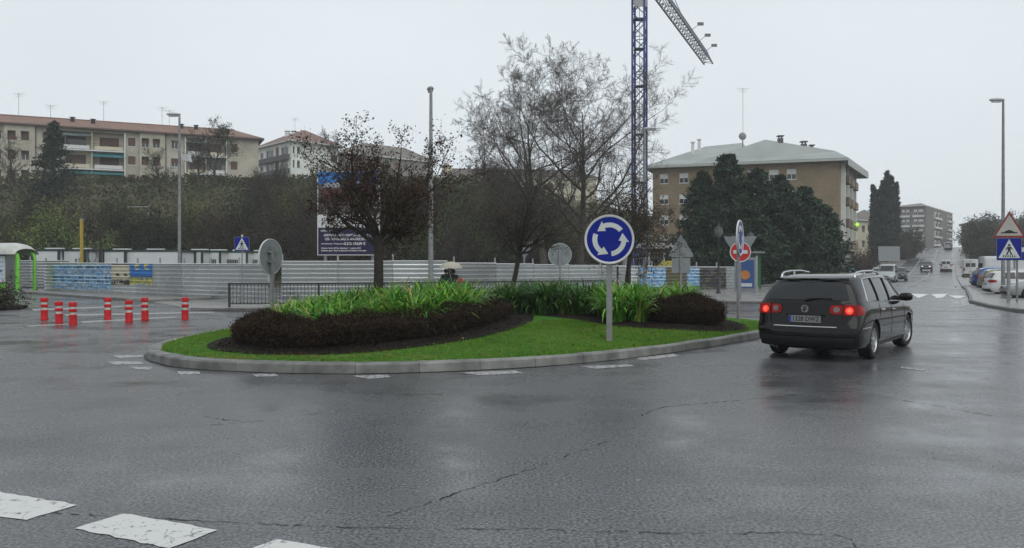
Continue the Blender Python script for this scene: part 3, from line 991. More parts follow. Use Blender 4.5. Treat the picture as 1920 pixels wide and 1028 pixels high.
# ================================================================== trees
def norm(v):
    return v / (np.linalg.norm(v) + 1e-9)
def unit(v):
    return v / (np.linalg.norm(v, axis=-1, keepdims=True) + 1e-9)
def vcross(a, b):
    return np.stack([a[..., 1] * b[..., 2] - a[..., 2] * b[..., 1], a[..., 2] * b[..., 0] - a[..., 0] * b[..., 2], a[..., 0] * b[..., 1] - a[..., 1] * b[..., 0]], -1)
def batch_tubes(P, Rd, n):
    """many tubes at once: P (m,k,3), Rd (m,k)"""
    m, k, _ = P.shape
    T = np.zeros_like(P)
    T[:, 1:-1] = P[:, 2:] - P[:, :-2]; T[:, 0] = P[:, 1] - P[:, 0]; T[:, -1] = P[:, -1] - P[:, -2]
    T = unit(T)
    ref = np.where(np.abs(T[:, :1, 2:3]) < 0.9, np.array([0, 0, 1.0]), np.array([1.0, 0, 0]))
    U = unit(vcross(T, np.broadcast_to(ref, T.shape))); W = vcross(T, U)
    a = np.arange(n) * 2 * math.pi / n
    V = P[:, :, None] + Rd[:, :, None, None] * (np.cos(a)[:, None] * U[:, :, None] + np.sin(a)[:, None] * W[:, :, None])
    b = (np.arange(m) * k * n)[:, None, None]
    i = (np.arange(k - 1) * n)[None, :, None]; j_ = np.arange(n)[None, None, :]; jn = ((np.arange(n) + 1) % n)[None, None, :]
    F = np.stack([b + i + j_, b + i + jn, b + i + n + jn, b + i + n + j_], -1).reshape(-1, 4)
    return V.reshape(-1, 3), F
def grow_tree(rg, d0, Ln, r, sp):
    """all limbs of a tree, one level after another; returns tubes per level and twig points"""
    P0 = np.array([[0, 0, -0.05]]); D = np.array([d0]); Lv = np.array([Ln]); Rv = np.array([r])
    tubes, tips = [], []
    for lvl in range(sp['max'] + 1):
        n = sp['seg'][lvl]; m = len(P0)
        pts = [P0]; dirs = [D]; p, d = P0, D
        for i in range(n):
            d = unit(d + rg.normal(0, sp['wig'][lvl], (m, 3)) + np.array([0, 0, sp['trop'][lvl]]))
            p = p + d * (Lv / n)[:, None]
            pts.append(p); dirs.append(d)
        PT = np.stack(pts, 1); DT = np.stack(dirs, 1)
        RT = Rv[:, None] * (1 - (1 - sp['taper'][lvl]) * np.arange(n + 1) / n)[None, :]
        tubes.append(batch_tubes(PT, np.maximum(RT, sp['rmin'] * 0.6), sp['sides'][lvl]))
        if lvl >= sp['max'] - 1:
            tips.append(PT[:, 1:].reshape(-1, 3))
        if lvl < sp['max']:
            k = sp['kids'][lvl]
            j = np.arange(k)[None, :]
            t = sp['t0'][lvl] + (1 - sp['t0'][lvl]) * (j + rg.uniform(0, 1, (m, k))) / k
            f = t * n; i0 = np.minimum(f.astype(int), n - 1); fr = (f - i0)[..., None]
            ar = np.arange(m)[:, None]
            q = PT[ar, i0] * (1 - fr) + PT[ar, i0 + 1] * fr
            dd = DT[ar, i0 + 1]
            u = unit(vcross(dd, np.broadcast_to(np.array([0.31, 0.2, 0.93]), dd.shape))); v = vcross(dd, u)
            az = rg.uniform(0, 6.28, (m, 1)) + j * 2.4 + rg.normal(0, 0.4, (m, k))
            if lvl == 0 and 'vary' in sp: a = R(sp['ang'][0]) * rg.uniform(1 - sp['vary'], 1 + sp['vary'] * 0.7, (m, k))
            else: a = R(sp['ang'][lvl]) * rg.uniform(0.7, 1.25, (m, k))
            nd = unit(dd * np.cos(a)[..., None] + (u * np.cos(az)[..., None] + v * np.sin(az)[..., None]) * np.sin(a)[..., None])
            rr_ = (RT[ar, i0] * (1 - fr[..., 0]) + RT[ar, i0 + 1] * fr[..., 0]) * sp['rr'][lvl] * rg.uniform(0.8, 1.1, (m, k))
            nl = Lv[:, None] * sp['lr'][lvl] * rg.uniform(0.65, 1.15, (m, k)) * (1 - sp.get('tl', 0.35) * t)
            keep = rg.random((m, k)) < (1.0 if lvl == 0 else 0.85)
            P0, D, Lv, Rv = q[keep], nd[keep], nl[keep], np.maximum(rr_[keep], sp['rmin'])
    return tubes, np.concatenate(tips)

M_BARK = mat('dark_bark', (0.028, 0.023, 0.018), rough=0.8, var=0.4, scale=12, bump=0.6, bscale=30)
M_BARKW = mat('pale_plane_bark', (0.062, 0.053, 0.041), rough=0.8, var=0.4, scale=1.5, bump=0.4, bscale=8)

def tree_mesh(seed, sp, Ln, r, lean=(0, 0), name='tree', label='', cat='tree', loc=(0, 0, 0), bark=None, leafn=0, leafsize=0.05, leafcols=None, group=None, parent=None, ljit=0.06, trunk_split=True, rz=0, keep=1.0):
    rg = np.random.default_rng(seed)
    tubes, T = grow_tree(rg, norm(np.array([lean[0], lean[1], 1.0])), Ln, r, sp)
    e = thing(name, label, cat, loc, rz, group)
    np_obj('trunk', *tubes[0], bark or M_BARK, e, smooth=True)
    V, F = join_np(tubes[1:])
    np_obj('crown', V, F, bark or M_BARK, e, smooth=True)
    if leafn:
        C = T[rg.integers(0, len(T), leafn)] + rg.normal(0, ljit, (leafn, 3))
        V, F = leaves(rg, C, leafsize, 0.7, up=-0.2)
        np_obj('foliage', V, F, leafmat(name + str(seed) + '_leaf', leafcols, rough=0.55, spec=0.25, trans=0.15), e, tint=rg.random(leafn))
    return e

MAROON = [(0.014, 0.008, 0.007), (0.03, 0.014, 0.011), (0.075, 0.022, 0.016), (0.055, 0.036, 0.018), (0.04, 0.042, 0.018)]
BROWN = [(0.022, 0.018, 0.010), (0.04, 0.03, 0.016), (0.065, 0.045, 0.022), (0.045, 0.048, 0.02)]
# roundabout trees
SP1 = dict(max=4, seg=[5, 6, 5, 4, 2], wig=[0.03, 0.16, 0.2, 0.24, 0.25], trop=[0.0, 0.035, 0.04, 0.05, 0.05], taper=[0.75, 0.35, 0.35, 0.4, 0.4], sides=[10, 7, 5, 4, 3],
           kids=[15, 9, 6, 4], t0=[0.84, 0.12, 0.15, 0.15], ang=[48, 50, 52, 50], rr=[0.48, 0.6, 0.6, 0.65], lr=[1.12, 0.5, 0.5, 0.5], rmin=0.0035, tl=0.1, vary=0.75)
b = (X_(710, 18.0), 18.0)
tree_mesh(31, SP1, 2.05, 0.125, (0.02, 0), 'ornamental_tree', 'bushy dark red-leaved tree with thick trunk rising behind the long hedge', 'tree', (b[0], b[1], float(isl_z(*b))), M_BARK, 15500, 0.05, MAROON, ljit=0.055)
SP2 = dict(SP1, kids=[12, 9, 7, 5], ang=[46, 46, 50, 50], t0=[0.8, 0.15, 0.15, 0.15], trop=[0.0, 0.06, 0.05, 0.04, 0.02], lr=[0.98, 0.52, 0.5, 0.5])
b = (X_(955, 22.4), 22.4)
tree_mesh(32, SP2, 1.95, 0.085, (0.09, 0), 'ornamental_tree', 'slim leaning bare brown tree at the middle of the island', 'tree', (b[0], b[1], float(isl_z(*b))), M_BARK, 1500, 0.045, BROWN)
SP3 = dict(SP1, kids=[13, 9, 7, 5], ang=[54, 50, 50, 50], t0=[0.72, 0.12, 0.15, 0.15], trop=[0.0, 0.015, 0.02, 0.0, 0.0], lr=[1.35, 0.52, 0.5, 0.5])
b = (X_(1172, 36.5), 36.5)
tree_mesh(33, SP3, 2.6, 0.13, (0.1, 0), 'ornamental_tree', 'spreading olive-brown tree held by stakes behind the railing', 'tree', (b[0], b[1], 0.1), M_BARK, 9000, 0.08, BROWN)
for dx, lab in ((-0.38, 'dark tree stake on the umbrella side of the staked tree'), (0.18, 'dark tree stake on the crane side of the staked tree')):
    e = thing('tree_stake', lab, 'stake', (b[0] + dx, b[1] - 0.3, 0.115), group='stakes of the staked tree')
    MB().tube([(0, 0, 0), (0, 0, 1.5)], 0.045, 8).build('stake_post', M_IRON, e)
    MB().tube([(0, 0, 1.2), (0.2 if dx < 0 else 0.05, 0.25, 1.12)], 0.014, 6).build('strap', M_DARK, e)

# big bare plane trees
SPB = dict(max=4, seg=[8, 8, 7, 5, 4], wig=[0.05, 0.12, 0.17, 0.19, 0.16], trop=[0.02, 0.075, 0.04, 0.04, 0.06], taper=[0.06, 0.08, 0.15, 0.3, 0.5], sides=[10, 8, 5, 4, 3],
           kids=[17, 14, 13, 13], t0=[0.24, 0.18, 0.12, 0.1], ang=[54, 46, 48, 48], rr=[0.58, 0.52, 0.5, 0.6], lr=[0.84, 0.48, 0.46, 0.50], rmin=0.0095, tl=0.42)
tree_mesh(41, SPB, 14.6, 0.40, (-0.13, 0), 'plane_tree', 'tall bare pale-barked tree standing beside its taller twin', 'tree', (X_(1028, 70), 70, -0.06), M_BARKW)
tree_mesh(42, SPB, 15.6, 0.44, (-0.02, 0), 'plane_tree', 'tallest bare pale-barked tree just beside the blue crane mast', 'tree', (X_(1088, 73), 73, 0.0), M_BARKW)
tree_mesh(43, dict(SPB, kids=[8, 8, 7, 6]), 9.0, 0.28, (-0.04, 0), 'plane_tree', 'bare pale tree whose twigs spread behind the blue crane mast', 'tree', (X_(1165, 82), 82, 0.0), M_BARKW)

# evergreens: drooping layered branches of needle sprays
def conifer(seed, h, rad, nbr, per, size, name, label, loc, cols, shape=1.0, droop=-0.12, group=None, low=0.06, spray=0.5):
    rg = np.random.default_rng(seed)
    e = thing(name, label, 'tree', loc, rg.uniform(0, 6), group)
    MB().tube([(0, 0, -0.3), (0.1, 0, h * 0.5), (0, 0.05, h * 0.98)], [h * 0.022, h * 0.014, 0.02], 8).build('trunk', M_BARK, e, smooth=True)
    T, C, tb = [], [], []
    for i in range(nbr):
        t = low + (1 - low) * rg.random() ** 0.85
        L0 = rad * (1 - t) ** shape * rg.uniform(0.4, 1.3) + 0.15
        a = rg.uniform(0, 6.283)
        d = np.array([math.cos(a), math.sin(a), rg.normal(droop, 0.12) + 0.5 * t])
        p0 = np.array([0, 0, h * t]); p1 = p0 + d * L0 * 0.6; p2 = p0 + d * L0 + np.array([0, 0, -0.06 * L0])
        tb.append(tube_arrays(np.array([p0, p1, p2]), np.array([0.05, 0.03, 0.012]) * h / 12, 3))
        s = rg.uniform(0.25, 1.0, per) ** 0.7
        c = p0 + d * (L0 * s)[:, None] + rg.normal(0, 1, (per, 3)) * np.array([spray, spray, spray * 0.5]) * (0.3 + 0.45 * L0 / max(rad, 1e-3)) * size * 2
        C.append(c)
    C = np.concatenate(C)
    V, F = join_np(tb)
    np_obj('branches', V, F, M_BARK, e)
    V, F = leaves(rg, C, size, 0.5, up=0.1)
    rel = np.hypot(C[:, 0], C[:, 1]) / (rad + 1e-6)
    np_obj('crown', V, F, leafmat(name + '_needle', cols, rough=0.6, spec=0.2, trans=0.05), e, tint=np.clip(rg.beta(2, 2, len(C)), 0, 1))
    return e
DKG = [(0.006, 0.017, 0.010), (0.013, 0.033, 0.018), (0.026, 0.055, 0.028), (0.05, 0.085, 0.042)]
for i, (px, Y, h, rad, lab) in enumerate([
        (1365, 74, 11.8, 5.4, 'tallest dark evergreen with its tip before the grey roof'),
        (1318, 76, 10.4, 4.2, 'dark evergreen at the crane-mast end of the evergreen clump'),
        (1418, 72, 10.2, 5.4, 'broad dark evergreen in the middle of the clump behind the round sign'),
        (1462, 76, 10.0, 5.0, 'dark evergreen between the broad evergreen and the brick wall end'),
        (1507, 74, 8.8, 4.6, 'lower dark evergreen behind the black estate car roof'),
        (1545, 76, 7.2, 3.0, 'smallest dark evergreen at the street end of the clump'),
        (1392, 70, 7.6, 5.0, 'low broad evergreen filling the clump behind the lantern lamp'),
        (1486, 71, 7.4, 5.0, 'low broad evergreen filling the clump above the advertising panel'),
        (1342, 71, 7.2, 4.4, 'low broad evergreen at the hoarding end of the clump')]):
    conifer(50 + i, h, rad, 260, 62, 0.33, 'evergreen_tree', lab, (X_(px, Y), Y, -0.06), DKG, shape=0.82, group='dark evergreens in front of the brick building')
# slender cypresses
for i, (px, h) in enumerate(((1638, 16.0), (1646, 15.2), (1655, 17.0), (1663, 18.6), (1671, 17.8), (1680, 16.6))):
    Y = 148 + (i % 3) * 2
    x = X_(px, Y)
    conifer(60 + i, h - 1.5, 1.05, 230, 22, 0.40, 'cypress_tree', ['outermost slender cypress next to the pale house', 'second slender cypress from the pale house', 'third slender cypress from the pale house',
            'tallest slender cypress of the tight row', 'fifth slender cypress from the pale house', 'slender cypress at the street end of the row'][i],
            (x, Y, float(H(x, Y))), [(0.010, 0.020, 0.016), (0.018, 0.034, 0.024), (0.03, 0.05, 0.034)], shape=0.85, droop=1.2, group='tight row of cypresses', low=0.02, spray=0.3)

# ---- wooded hillside
def bush(seed, w_, h_, nl, size, name, label, loc, cols, group=None, twigs=60, cat='bush'):
    rg = np.random.default_rng(seed)
    e = thing(name, label, cat, loc, rg.uniform(0, 6), group)
    tb = []; tips = []
    for i in range(twigs):
        a = rg.uniform(0, 6.283); s = rg.uniform(0.1, 1) ** 0.6
        tip = np.array([math.cos(a) * s * w_ / 2, math.sin(a) * s * w_ / 2, h_ * (1 - 0.55 * s ** 2) * rg.uniform(0.65, 1.08)])
        mid = tip * np.array([0.4, 0.4, 0.55]) + rg.normal(0, 0.1, 3)
        tb.append(tube_arrays(np.array([[0, 0, -0.3], mid, tip]), np.array([0.06, 0.04, 0.012]), 3))
        tips += [tip, mid * 0.4 + tip * 0.6, mid]
        for k in range(3):
            q = tip * rg.uniform(0.6, 1) + rg.normal(0, 0.25, 3)
            tb.append(tube_arrays(np.array([mid * 0.5 + tip * 0.5, q]), np.array([0.025, 0.008]), 3))
            tips.append(q)
    V, F = join_np(tb)
    np_obj('branches', V, F, mat('scrub_bark', (0.045, 0.038, 0.030), rough=0.9, var=0.35, scale=1), e)
    T = np.array(tips)
    C = T[rg.integers(0, len(T), nl)] + rg.normal(0, 0.30, (nl, 3)) * np.array([1, 1, 0.8])
    C[:, 2] = np.abs(C[:, 2])
    V, F = leaves(rg, C, size, 0.6)
    np_obj('crown', V, F, leafmat(name + '_leaf' + str(seed), cols, rough=0.7, spec=0.15, trans=0.1, vary=group is not None), e, tint=np.clip(rg.beta(2, 2, nl) , 0, 1))
    return e
SCRUB = [(0.022, 0.020, 0.011), (0.038, 0.034, 0.017), (0.060, 0.048, 0.024), (0.045, 0.054, 0.022)]
SCRUB2 = [(0.016, 0.024, 0.010), (0.028, 0.040, 0.015), (0.045, 0.060, 0.021), (0.065, 0.072, 0.028)]
SCRUB3 = [(0.030, 0.024, 0.017), (0.048, 0.037, 0.025), (0.065, 0.05, 0.034)]
protos = [bush(71, 5.5, 5.5, 2600, 0.20, 'hillside_tree', 'brown leafless scrub tree in the wood on the hillside', (X_(700, 84), 84, 1.5), SCRUB, 'scrub wood on the hillside', 90, 'tree'),
          bush(72, 6.0, 4.6, 3000, 0.22, 'hillside_bush', 'dull green bush in the wood on the hillside', (X_(540, 84), 84, 1.5), SCRUB2, 'green scrub on the hillside', 60),
          bush(73, 4.6, 6.4, 1500, 0.17, 'hillside_tree', 'bare grey-brown young tree in the wood on the hillside', (X_(860, 86), 86, 1.8), SCRUB3, 'bare young trees on the hillside', 110, 'tree')]
rw = random.Random(9)
hill = []
for Y in (76, 81, 87, 93, 99, 106):
    for px in range(-60, 1235, 34):
        q = px + rw.uniform(-14, 14); y = Y + rw.uniform(-2.5, 2.5)
        x = X_(q, y)
        z = float(H(x, y))
        # openings: grassy terrace under the long apartment block, and the flat crane yard
        if q < 470 and y > 97: continue
        if q < 470 and 80 < y < 97 and rw.random() < 0.5: continue
        if 150 < q < 330 and y < 84 and rw.random() < 0.6: continue
        if z < 0.3 and (q > 950 or rw.random() < 0.55): continue
        k = rw.choices((0, 1, 2), (4, 3, 3) if q > 440 else (2, 5, 2))[0]
        lim = (378 if q < 470 else 350 if q < 900 else 335) + rw.choice((-26, -10, 0, 8, 20, 40)) + rw.uniform(-8, 8)
        if k == 2: lim -= 26
        s = (Z_(lim, y) - z) / (5.2, 4.4, 6.2)[k]
        if s < 0.28: continue
        s = min(s, rw.uniform(0.9, 1.25))
        hc = copy_tree(protos[k], (x, y, z - 0.1), rw.uniform(0, 6.28), scale=(s * rw.uniform(0.9, 1.2), s, s))
        hill.append((q, Y, k, hc))
# say of each where it grows
BAND = [(60, 'beyond the green shelter'), (150, 'behind the yellow post'), (230, 'behind the wooden pole'), (330, 'below the goal frame'), (430, 'just past the floodlit lamp'), (520, 'above the crossing sign'),
        (595, 'beside the billboard'), (720, 'behind the billboard'), (830, 'behind the end-on lamp'), (930, 'above the umbrella'), (1030, 'behind the leaning tree'), (1300, 'behind the tallest bare tree')]
ROWN = {76: 'at the slope foot', 81: 'low on the slope', 87: 'on the lower slope', 93: 'mid-slope', 99: 'high on the slope', 106: 'along the slope top'}
KN = ('brown scrub tree', 'dull green bush', 'bare grey-brown tree')
byl = {}
for q, Y, k, hc in hill:
    byl.setdefault('%s %s %s' % (KN[k], ROWN[Y], [b_[1] for b_ in BAND if q < b_[0]][0]), []).append((q, hc))
for lb, lst in byl.items():
    lst.sort(key=lambda v: v[0])
    for i, (q, hc) in enumerate(lst):
        hc['label'] = lb if len(lst) == 1 else lb + (', leftmost', ', second from left', ', third from left', ', fourth from left', ', fifth from left')[min(i, 4)]
protos[0]['label'] = 'brown scrub tree low on the slope straight behind the billboard foot'
protos[1]['label'] = 'dull green bush low on the slope next to the distant cabins'
protos[2]['label'] = 'bare grey-brown young tree low on the slope straight behind the umbrella'
# undergrowth filling the slope
n = 60000
ux = rng.uniform(-95, 22, n); uy = rng.uniform(71, 114, n)
uz = H(ux, uy)
k = (uz > 0.15) & (np.abs(ux / uy) < 0.72)
ux, uy, uz = ux[k], uy[k], uz[k]
lump = 0.5 + 0.5 * np.sin(ux * 0.5 + np.sin(uy * 0.4) * 2) * np.sin(uy * 0.45 + ux * 0.2)
C = np.stack([ux, uy, uz + rng.random(len(ux)) * (0.25 + 1.0 * lump)], 1)
V, F = leaves(rng, C, 0.38, 0.55, up=0.3)
o = np_obj('undergrowth', V, F, leafmat('undergrowth_leaf', [(0.012, 0.014, 0.007), (0.03, 0.034, 0.014), (0.06, 0.068, 0.024), (0.105, 0.10, 0.04)], rough=0.8, spec=0.15, trans=0.1), None, tint=np.clip(rng.random(len(C)) * 0.5 + 0.5 * (0.5 + 0.5 * np.sin(C[:, 0] * 0.33 + 1.7 * np.sin(C[:, 1] * 0.21)) * np.cos(C[:, 1] * 0.37 + C[:, 0] * 0.11)), 0, 1))
tag(o, 'low brambles and grass covering the hillside', 'undergrowth', kind='stuff')

# single trees that stand out on the hill
x = X_(100, 98); conifer(81, 9.6, 3.4, 300, 22, 0.36, 'cedar_tree', 'dark green conifer in front of the balconied apartment block', (x, 98, float(H(x, 98)) - 0.3), [(0.010, 0.020, 0.014), (0.018, 0.034, 0.022), (0.03, 0.048, 0.03)], shape=0.9, droop=-0.05)
WIL = [(0.05, 0.075, 0.022), (0.09, 0.13, 0.036), (0.15, 0.20, 0.06), (0.20, 0.24, 0.085)]
x = X_(100, 73.5); bush(82, 6.6, 7.6, 7000, 0.2, 'willow_bush', 'large pale green willow bush above the site cabins', (x, 73.5, float(H(x, 73.5))), WIL, None, 90)
x = X_(196, 75); bush(83, 4.5, 4.6, 3000, 0.2, 'willow_bush', 'smaller pale green bush beside the white goal frame', (x, 75, float(H(x, 75))), WIL, None, 50)
SPH = dict(max=3, seg=[6, 6, 5, 4], wig=[0.06, 0.14, 0.2, 0.22], trop=[0.02, 0.08, 0.05, 0.05], taper=[0.08, 0.12, 0.2, 0.4], sides=[6, 5, 4, 3], kids=[12, 12, 11], t0=[0.2, 0.2, 0.15], ang=[42, 45, 50],
           rr=[0.55, 0.55, 0.6], lr=[0.6, 0.5, 0.45], rmin=0.018, tl=0.4)
for i, (px, Y, Ln, lab) in enumerate(((400, 104, 7.0, 'ivy-clad bare tree before the balconies of the apartment block'), (372, 102, 6.0, 'bare tree beside the ivy-clad tree on the hill'),
                                      (640, 106, 6.0, 'bare tree behind the tall site billboard'),
                                      (905, 100, 7.5, 'bare tree behind the leaning island tree'), (1010, 96, 8.0, 'bare brown tree behind the tall pale-barked trees'),
                                      (20, 100, 6.0, 'bare tree at the picture edge before the apartment block'), (300, 101, 4.5, 'small bare tree beside the lamp post on the hill'))):
    x = X_(px, Y)
    tree_mesh(90 + i, SPH, Ln, 0.2, (0.03 * (i % 3 - 1), 0), 'bare_tree', lab, 'tree', (x, Y, float(H(x, Y)) - 0.2), mat('hill_bark', (0.05, 0.043, 0.035), rough=0.9, var=0.3, scale=2), 120 if i else 2600, 0.16, SCRUB2, group='bare trees on the hill', ljit=0.25)
# rounded crowns that stand out along the foot of the hill
OLV = [(0.035, 0.042, 0.014), (0.075, 0.085, 0.026), (0.13, 0.14, 0.045)]; DKB = [(0.008, 0.013, 0.007), (0.016, 0.024, 0.012), (0.028, 0.04, 0.018)]; BRN = [(0.03, 0.022, 0.014), (0.055, 0.042, 0.024), (0.085, 0.066, 0.036)]
for i, (px, Y, w_, h_, cl, lab) in enumerate((
        (12, 74, 5.0, 6.6, OLV, 'olive round-crowned bush above the green shelter'), (58, 77, 4.0, 8.4, DKB, 'dark round-crowned tree beside the pale willow bush'), (248, 76, 4.2, 6.0, DKB, 'dark round-crowned bush above the longest cabin'),
        (292, 74, 5.0, 7.2, DKB, 'broad dark bush just before the floodlit lamp'), (352, 77, 4.4, 8.0, OLV, 'olive round-crowned tree just past the floodlit lamp'), (398, 75, 4.6, 7.0, BRN, 'brown round-crowned tree above the barred cabins'),
        (452, 78, 5.2, 8.6, DKB, 'dark round-crowned tree above the crossing sign'), (508, 76, 4.6, 8.2, BRN, 'brown round-crowned tree above the grey sign back'), (560, 80, 5.2, 9.0, OLV, 'olive round-crowned tree beside the billboard edge'),
        (770, 79, 5.0, 8.6, DKB, 'dark round-crowned tree between billboard and end-on lamp'), (868, 80, 5.0, 8.0, OLV, 'olive round-crowned tree above the umbrella'))):
    x = X_(px, Y); bush(200 + i, w_, h_, 3800, 0.2, 'round_crowned_tree', lab, (x, Y, float(H(x, Y)) - 0.1), cl, None, 70, 'tree')
# far side, street end
FAR = [(0.022, 0.026, 0.018), (0.035, 0.038, 0.026), (0.05, 0.05, 0.034)]
far = bush(101, 8, 8, 3200, 0.36, 'roadside_tree', 'hazy dull tree in the belt beyond the parking area', (X_(1800, 190), 190, 4), FAR, 'tree belt beyond the parking area', 90, 'tree')
belt = [(X_(1800, 190) / 190, far)]
far.location = (float(st_right(190)) + 5, 190, 5)
for i in range(15):
    px = 1806 + i * 10.5 + rw.uniform(-4, 4); Y = rw.uniform(125, 210)
    x = max(X_(px, Y), float(st_right(Y)) + 5)
    s = rw.uniform(0.7, 1.2)
    belt.append((x / Y, copy_tree(far, (x, Y, float(H(x, Y)) - 0.2), rw.uniform(0, 6), scale=(s, s, s))))
for i, (px, Y, s) in enumerate(((1700, 160, 0.8), (1712, 170, 0.85), (1693, 155, 0.65))):
    x = X_(px, Y)
    copy_tree(far, (x, Y, float(H(x, Y)) - 0.2), i, scale=(s * 0.8, s * 0.8, s), label=('dull round tree nearest the cypresses before the far grey block', 'tallest dull round tree before the far grey block', 'smallest dull round tree hugging the cypresses')[(0, 1, 2)[i]], group='round trees beside the cypresses')
ORD = 'first second third fourth fifth sixth seventh eighth ninth tenth eleventh twelfth thirteenth fourteenth fifteenth sixteenth'.split()
for i, (q, o_) in enumerate(sorted(belt, key=lambda v: v[0])):
    o_['label'] = 'hazy dull tree, %s from the street in the belt beyond the parked cars' % ORD[i]
RED = [(0.05, 0.022, 0.02), (0.085, 0.035, 0.032), (0.06, 0.04, 0.03)]
for i, (px, Y, s, lab) in enumerate(((1605, 100, 3.4, 'reddish bare shrub tree at the foot of the brick building'), (1625, 103, 3.0, 'reddish bare shrub tree beside the cypresses'))):
    x = X_(px, Y)
    bush(110 + i, s * 1.1, s * 1.25, 1500, 0.14, 'shrub_tree', lab, (x, Y, float(H(x, Y))), RED, None, 70, 'tree')
# clipped shrub at the left edge
e = bush(115, 2.6, 0.72, 5000, 0.09, 'shrub', 'clipped dark shrub with pale flowers on the traffic island beside the posts', (-20.0, 30.0, 0.1), [(0.012, 0.018, 0.008), (0.024, 0.032, 0.013), (0.04, 0.045, 0.02), (0.22, 0.2, 0.15)], None, 80)
slab([(-26, 28.6), (-19, 28.2), (-18.2, 29.6), (-19, 31.4), (-27, 33)], 0.09, 'traffic_island', 'low dark traffic island under the clipped shrub', M_SOIL)

# ================================================================== street furniture
M_BLUE = mat('sign_blue', (0.004, 0.014, 0.20), rough=0.4, spec=0.15, var=0.08, scale=3)
M_WHITE = mat('sign_white', (0.50, 0.53, 0.52), rough=0.4, var=0.07, scale=4)
M_RED = mat('sign_red', (0.42, 0.02, 0.025), rough=0.4, var=0.1)
M_BLACK = mat('sign_black', (0.012, 0.012, 0.013), rough=0.5, var=0.1)
M_BACK = mat('sign_back', (0.20, 0.22, 0.225), rough=0.5, metal=0.2, var=0.15, scale=4)
M_RIM = mat('sign_rim', (0.52, 0.53, 0.52), rough=0.4, var=0.08)

def ring_poly(r0, r1, a0, a1, n=14):
    return [(r1 * math.cos(a0 + (a1 - a0) * i / n), r1 * math.sin(a0 + (a1 - a0) * i / n)) for i in range(n + 1)] + \
           [(r0 * math.cos(a1 + (a0 - a1) * i / n), r0 * math.sin(a1 + (a0 - a1) * i / n)) for i in range(n + 1)]
def post(e, h, w=0.1, d=0.06, m=None, round_=False):
    mb = MB()
    if round_: mb.tube([(0, 0, 0), (0, 0, h)], w / 2, 12)
    else: mb.box(-w / 2, w / 2, -d / 2, d / 2, 0, h)
    return mb.build('post', m or M_POST, e)
def disc_plate(e, r, zc, y0, face_m, name='disc'):
    d = MB().lathe([(0, y0), (r, y0), (r, y0 + 0.02), (0, y0 + 0.02)], 40, (0, 0, zc), 'y').build(name, M_BACK, e)
    MB().lathe([(r - 0.03, y0 - 0.004), (r - 0.005, y0 - 0.016), (r + 0.012, y0 - 0.012), (r + 0.012, y0 + 0.026), (r - 0.005, y0 + 0.026)], 40, (0, 0, zc), 'y').build('rim', M_RIM, d, smooth=True)
    MB().lathe([(0, y0 - 0.004), (r - 0.028, y0 - 0.004)], 40, (0, 0, zc), 'y').build('face', face_m, d)
    return d
def arrows(d, r, zc, y0):
    """three arrows turning anticlockwise"""
    for k in range(3):
        a = R(38) + k * R(120)
        a1 = a + R(74)
        mb = MB()
        mb.prism([(p[0], p[1] + zc) for p in ring_poly(r * 0.50, r * 0.70, a, a1)], y0 - 0.009, y0 - 0.0065, 'xz')
        h = a1 + R(34)
        tri = [(r * 0.38 * math.cos(a1), zc + r * 0.38 * math.sin(a1)), (r * 0.82 * math.cos(a1), zc + r * 0.82 * math.sin(a1)), (r * 0.60 * math.cos(h), zc + r * 0.60 * math.sin(h))]
        mb.prism(tri, y0 - 0.0092, y0 - 0.0066, 'xz')
        mb.build('arrow', M_WHITE, d)
def round_sign(loc, rz, r, zc, label, arrow=True):
    e = thing('roundabout_sign', label, 'road sign', loc, rz)
    post(e, zc + r * 0.55, 0.105, 0.06)
    d = disc_plate(e, r, zc, -0.052, M_BLUE)
    if arrow: arrows(d, r, zc, -0.052)
    MB().box(-0.16, 0.16, -0.031, 0.034, zc - 0.14, zc - 0.10).box(-0.16, 0.16, -0.031, 0.034, zc + 0.10, zc + 0.14).build('bracket', M_POST, e)
    return e
def onisl(x, y): return (x, y, float(isl_z(x, y)))
round_sign(onisl(1.80, 14.8), R(-6), 0.445, 1.88, 'blue roundabout sign with three white arrows facing the camera on the lawn')
round_sign(onisl(X_(1384, 20.5), 20.5), R(64), 0.445, 2.12, 'blue roundabout sign seen nearly edge-on beside the black estate car')
round_sign(onisl(X_(510, 19.8), 19.8), R(-111), 0.435, 1.66, 'round sign seen from its grey back behind the long hedge')
e = thing('traffic_sign', 'distant round sign seen from its grey back before the railing', 'road sign', (X_(1050, 32.4), 32.4, 0.0), R(180))
post(e, 2.4, 0.09, 0.06); disc_plate(e, 0.46, 2.08, -0.05, M_WHITE)

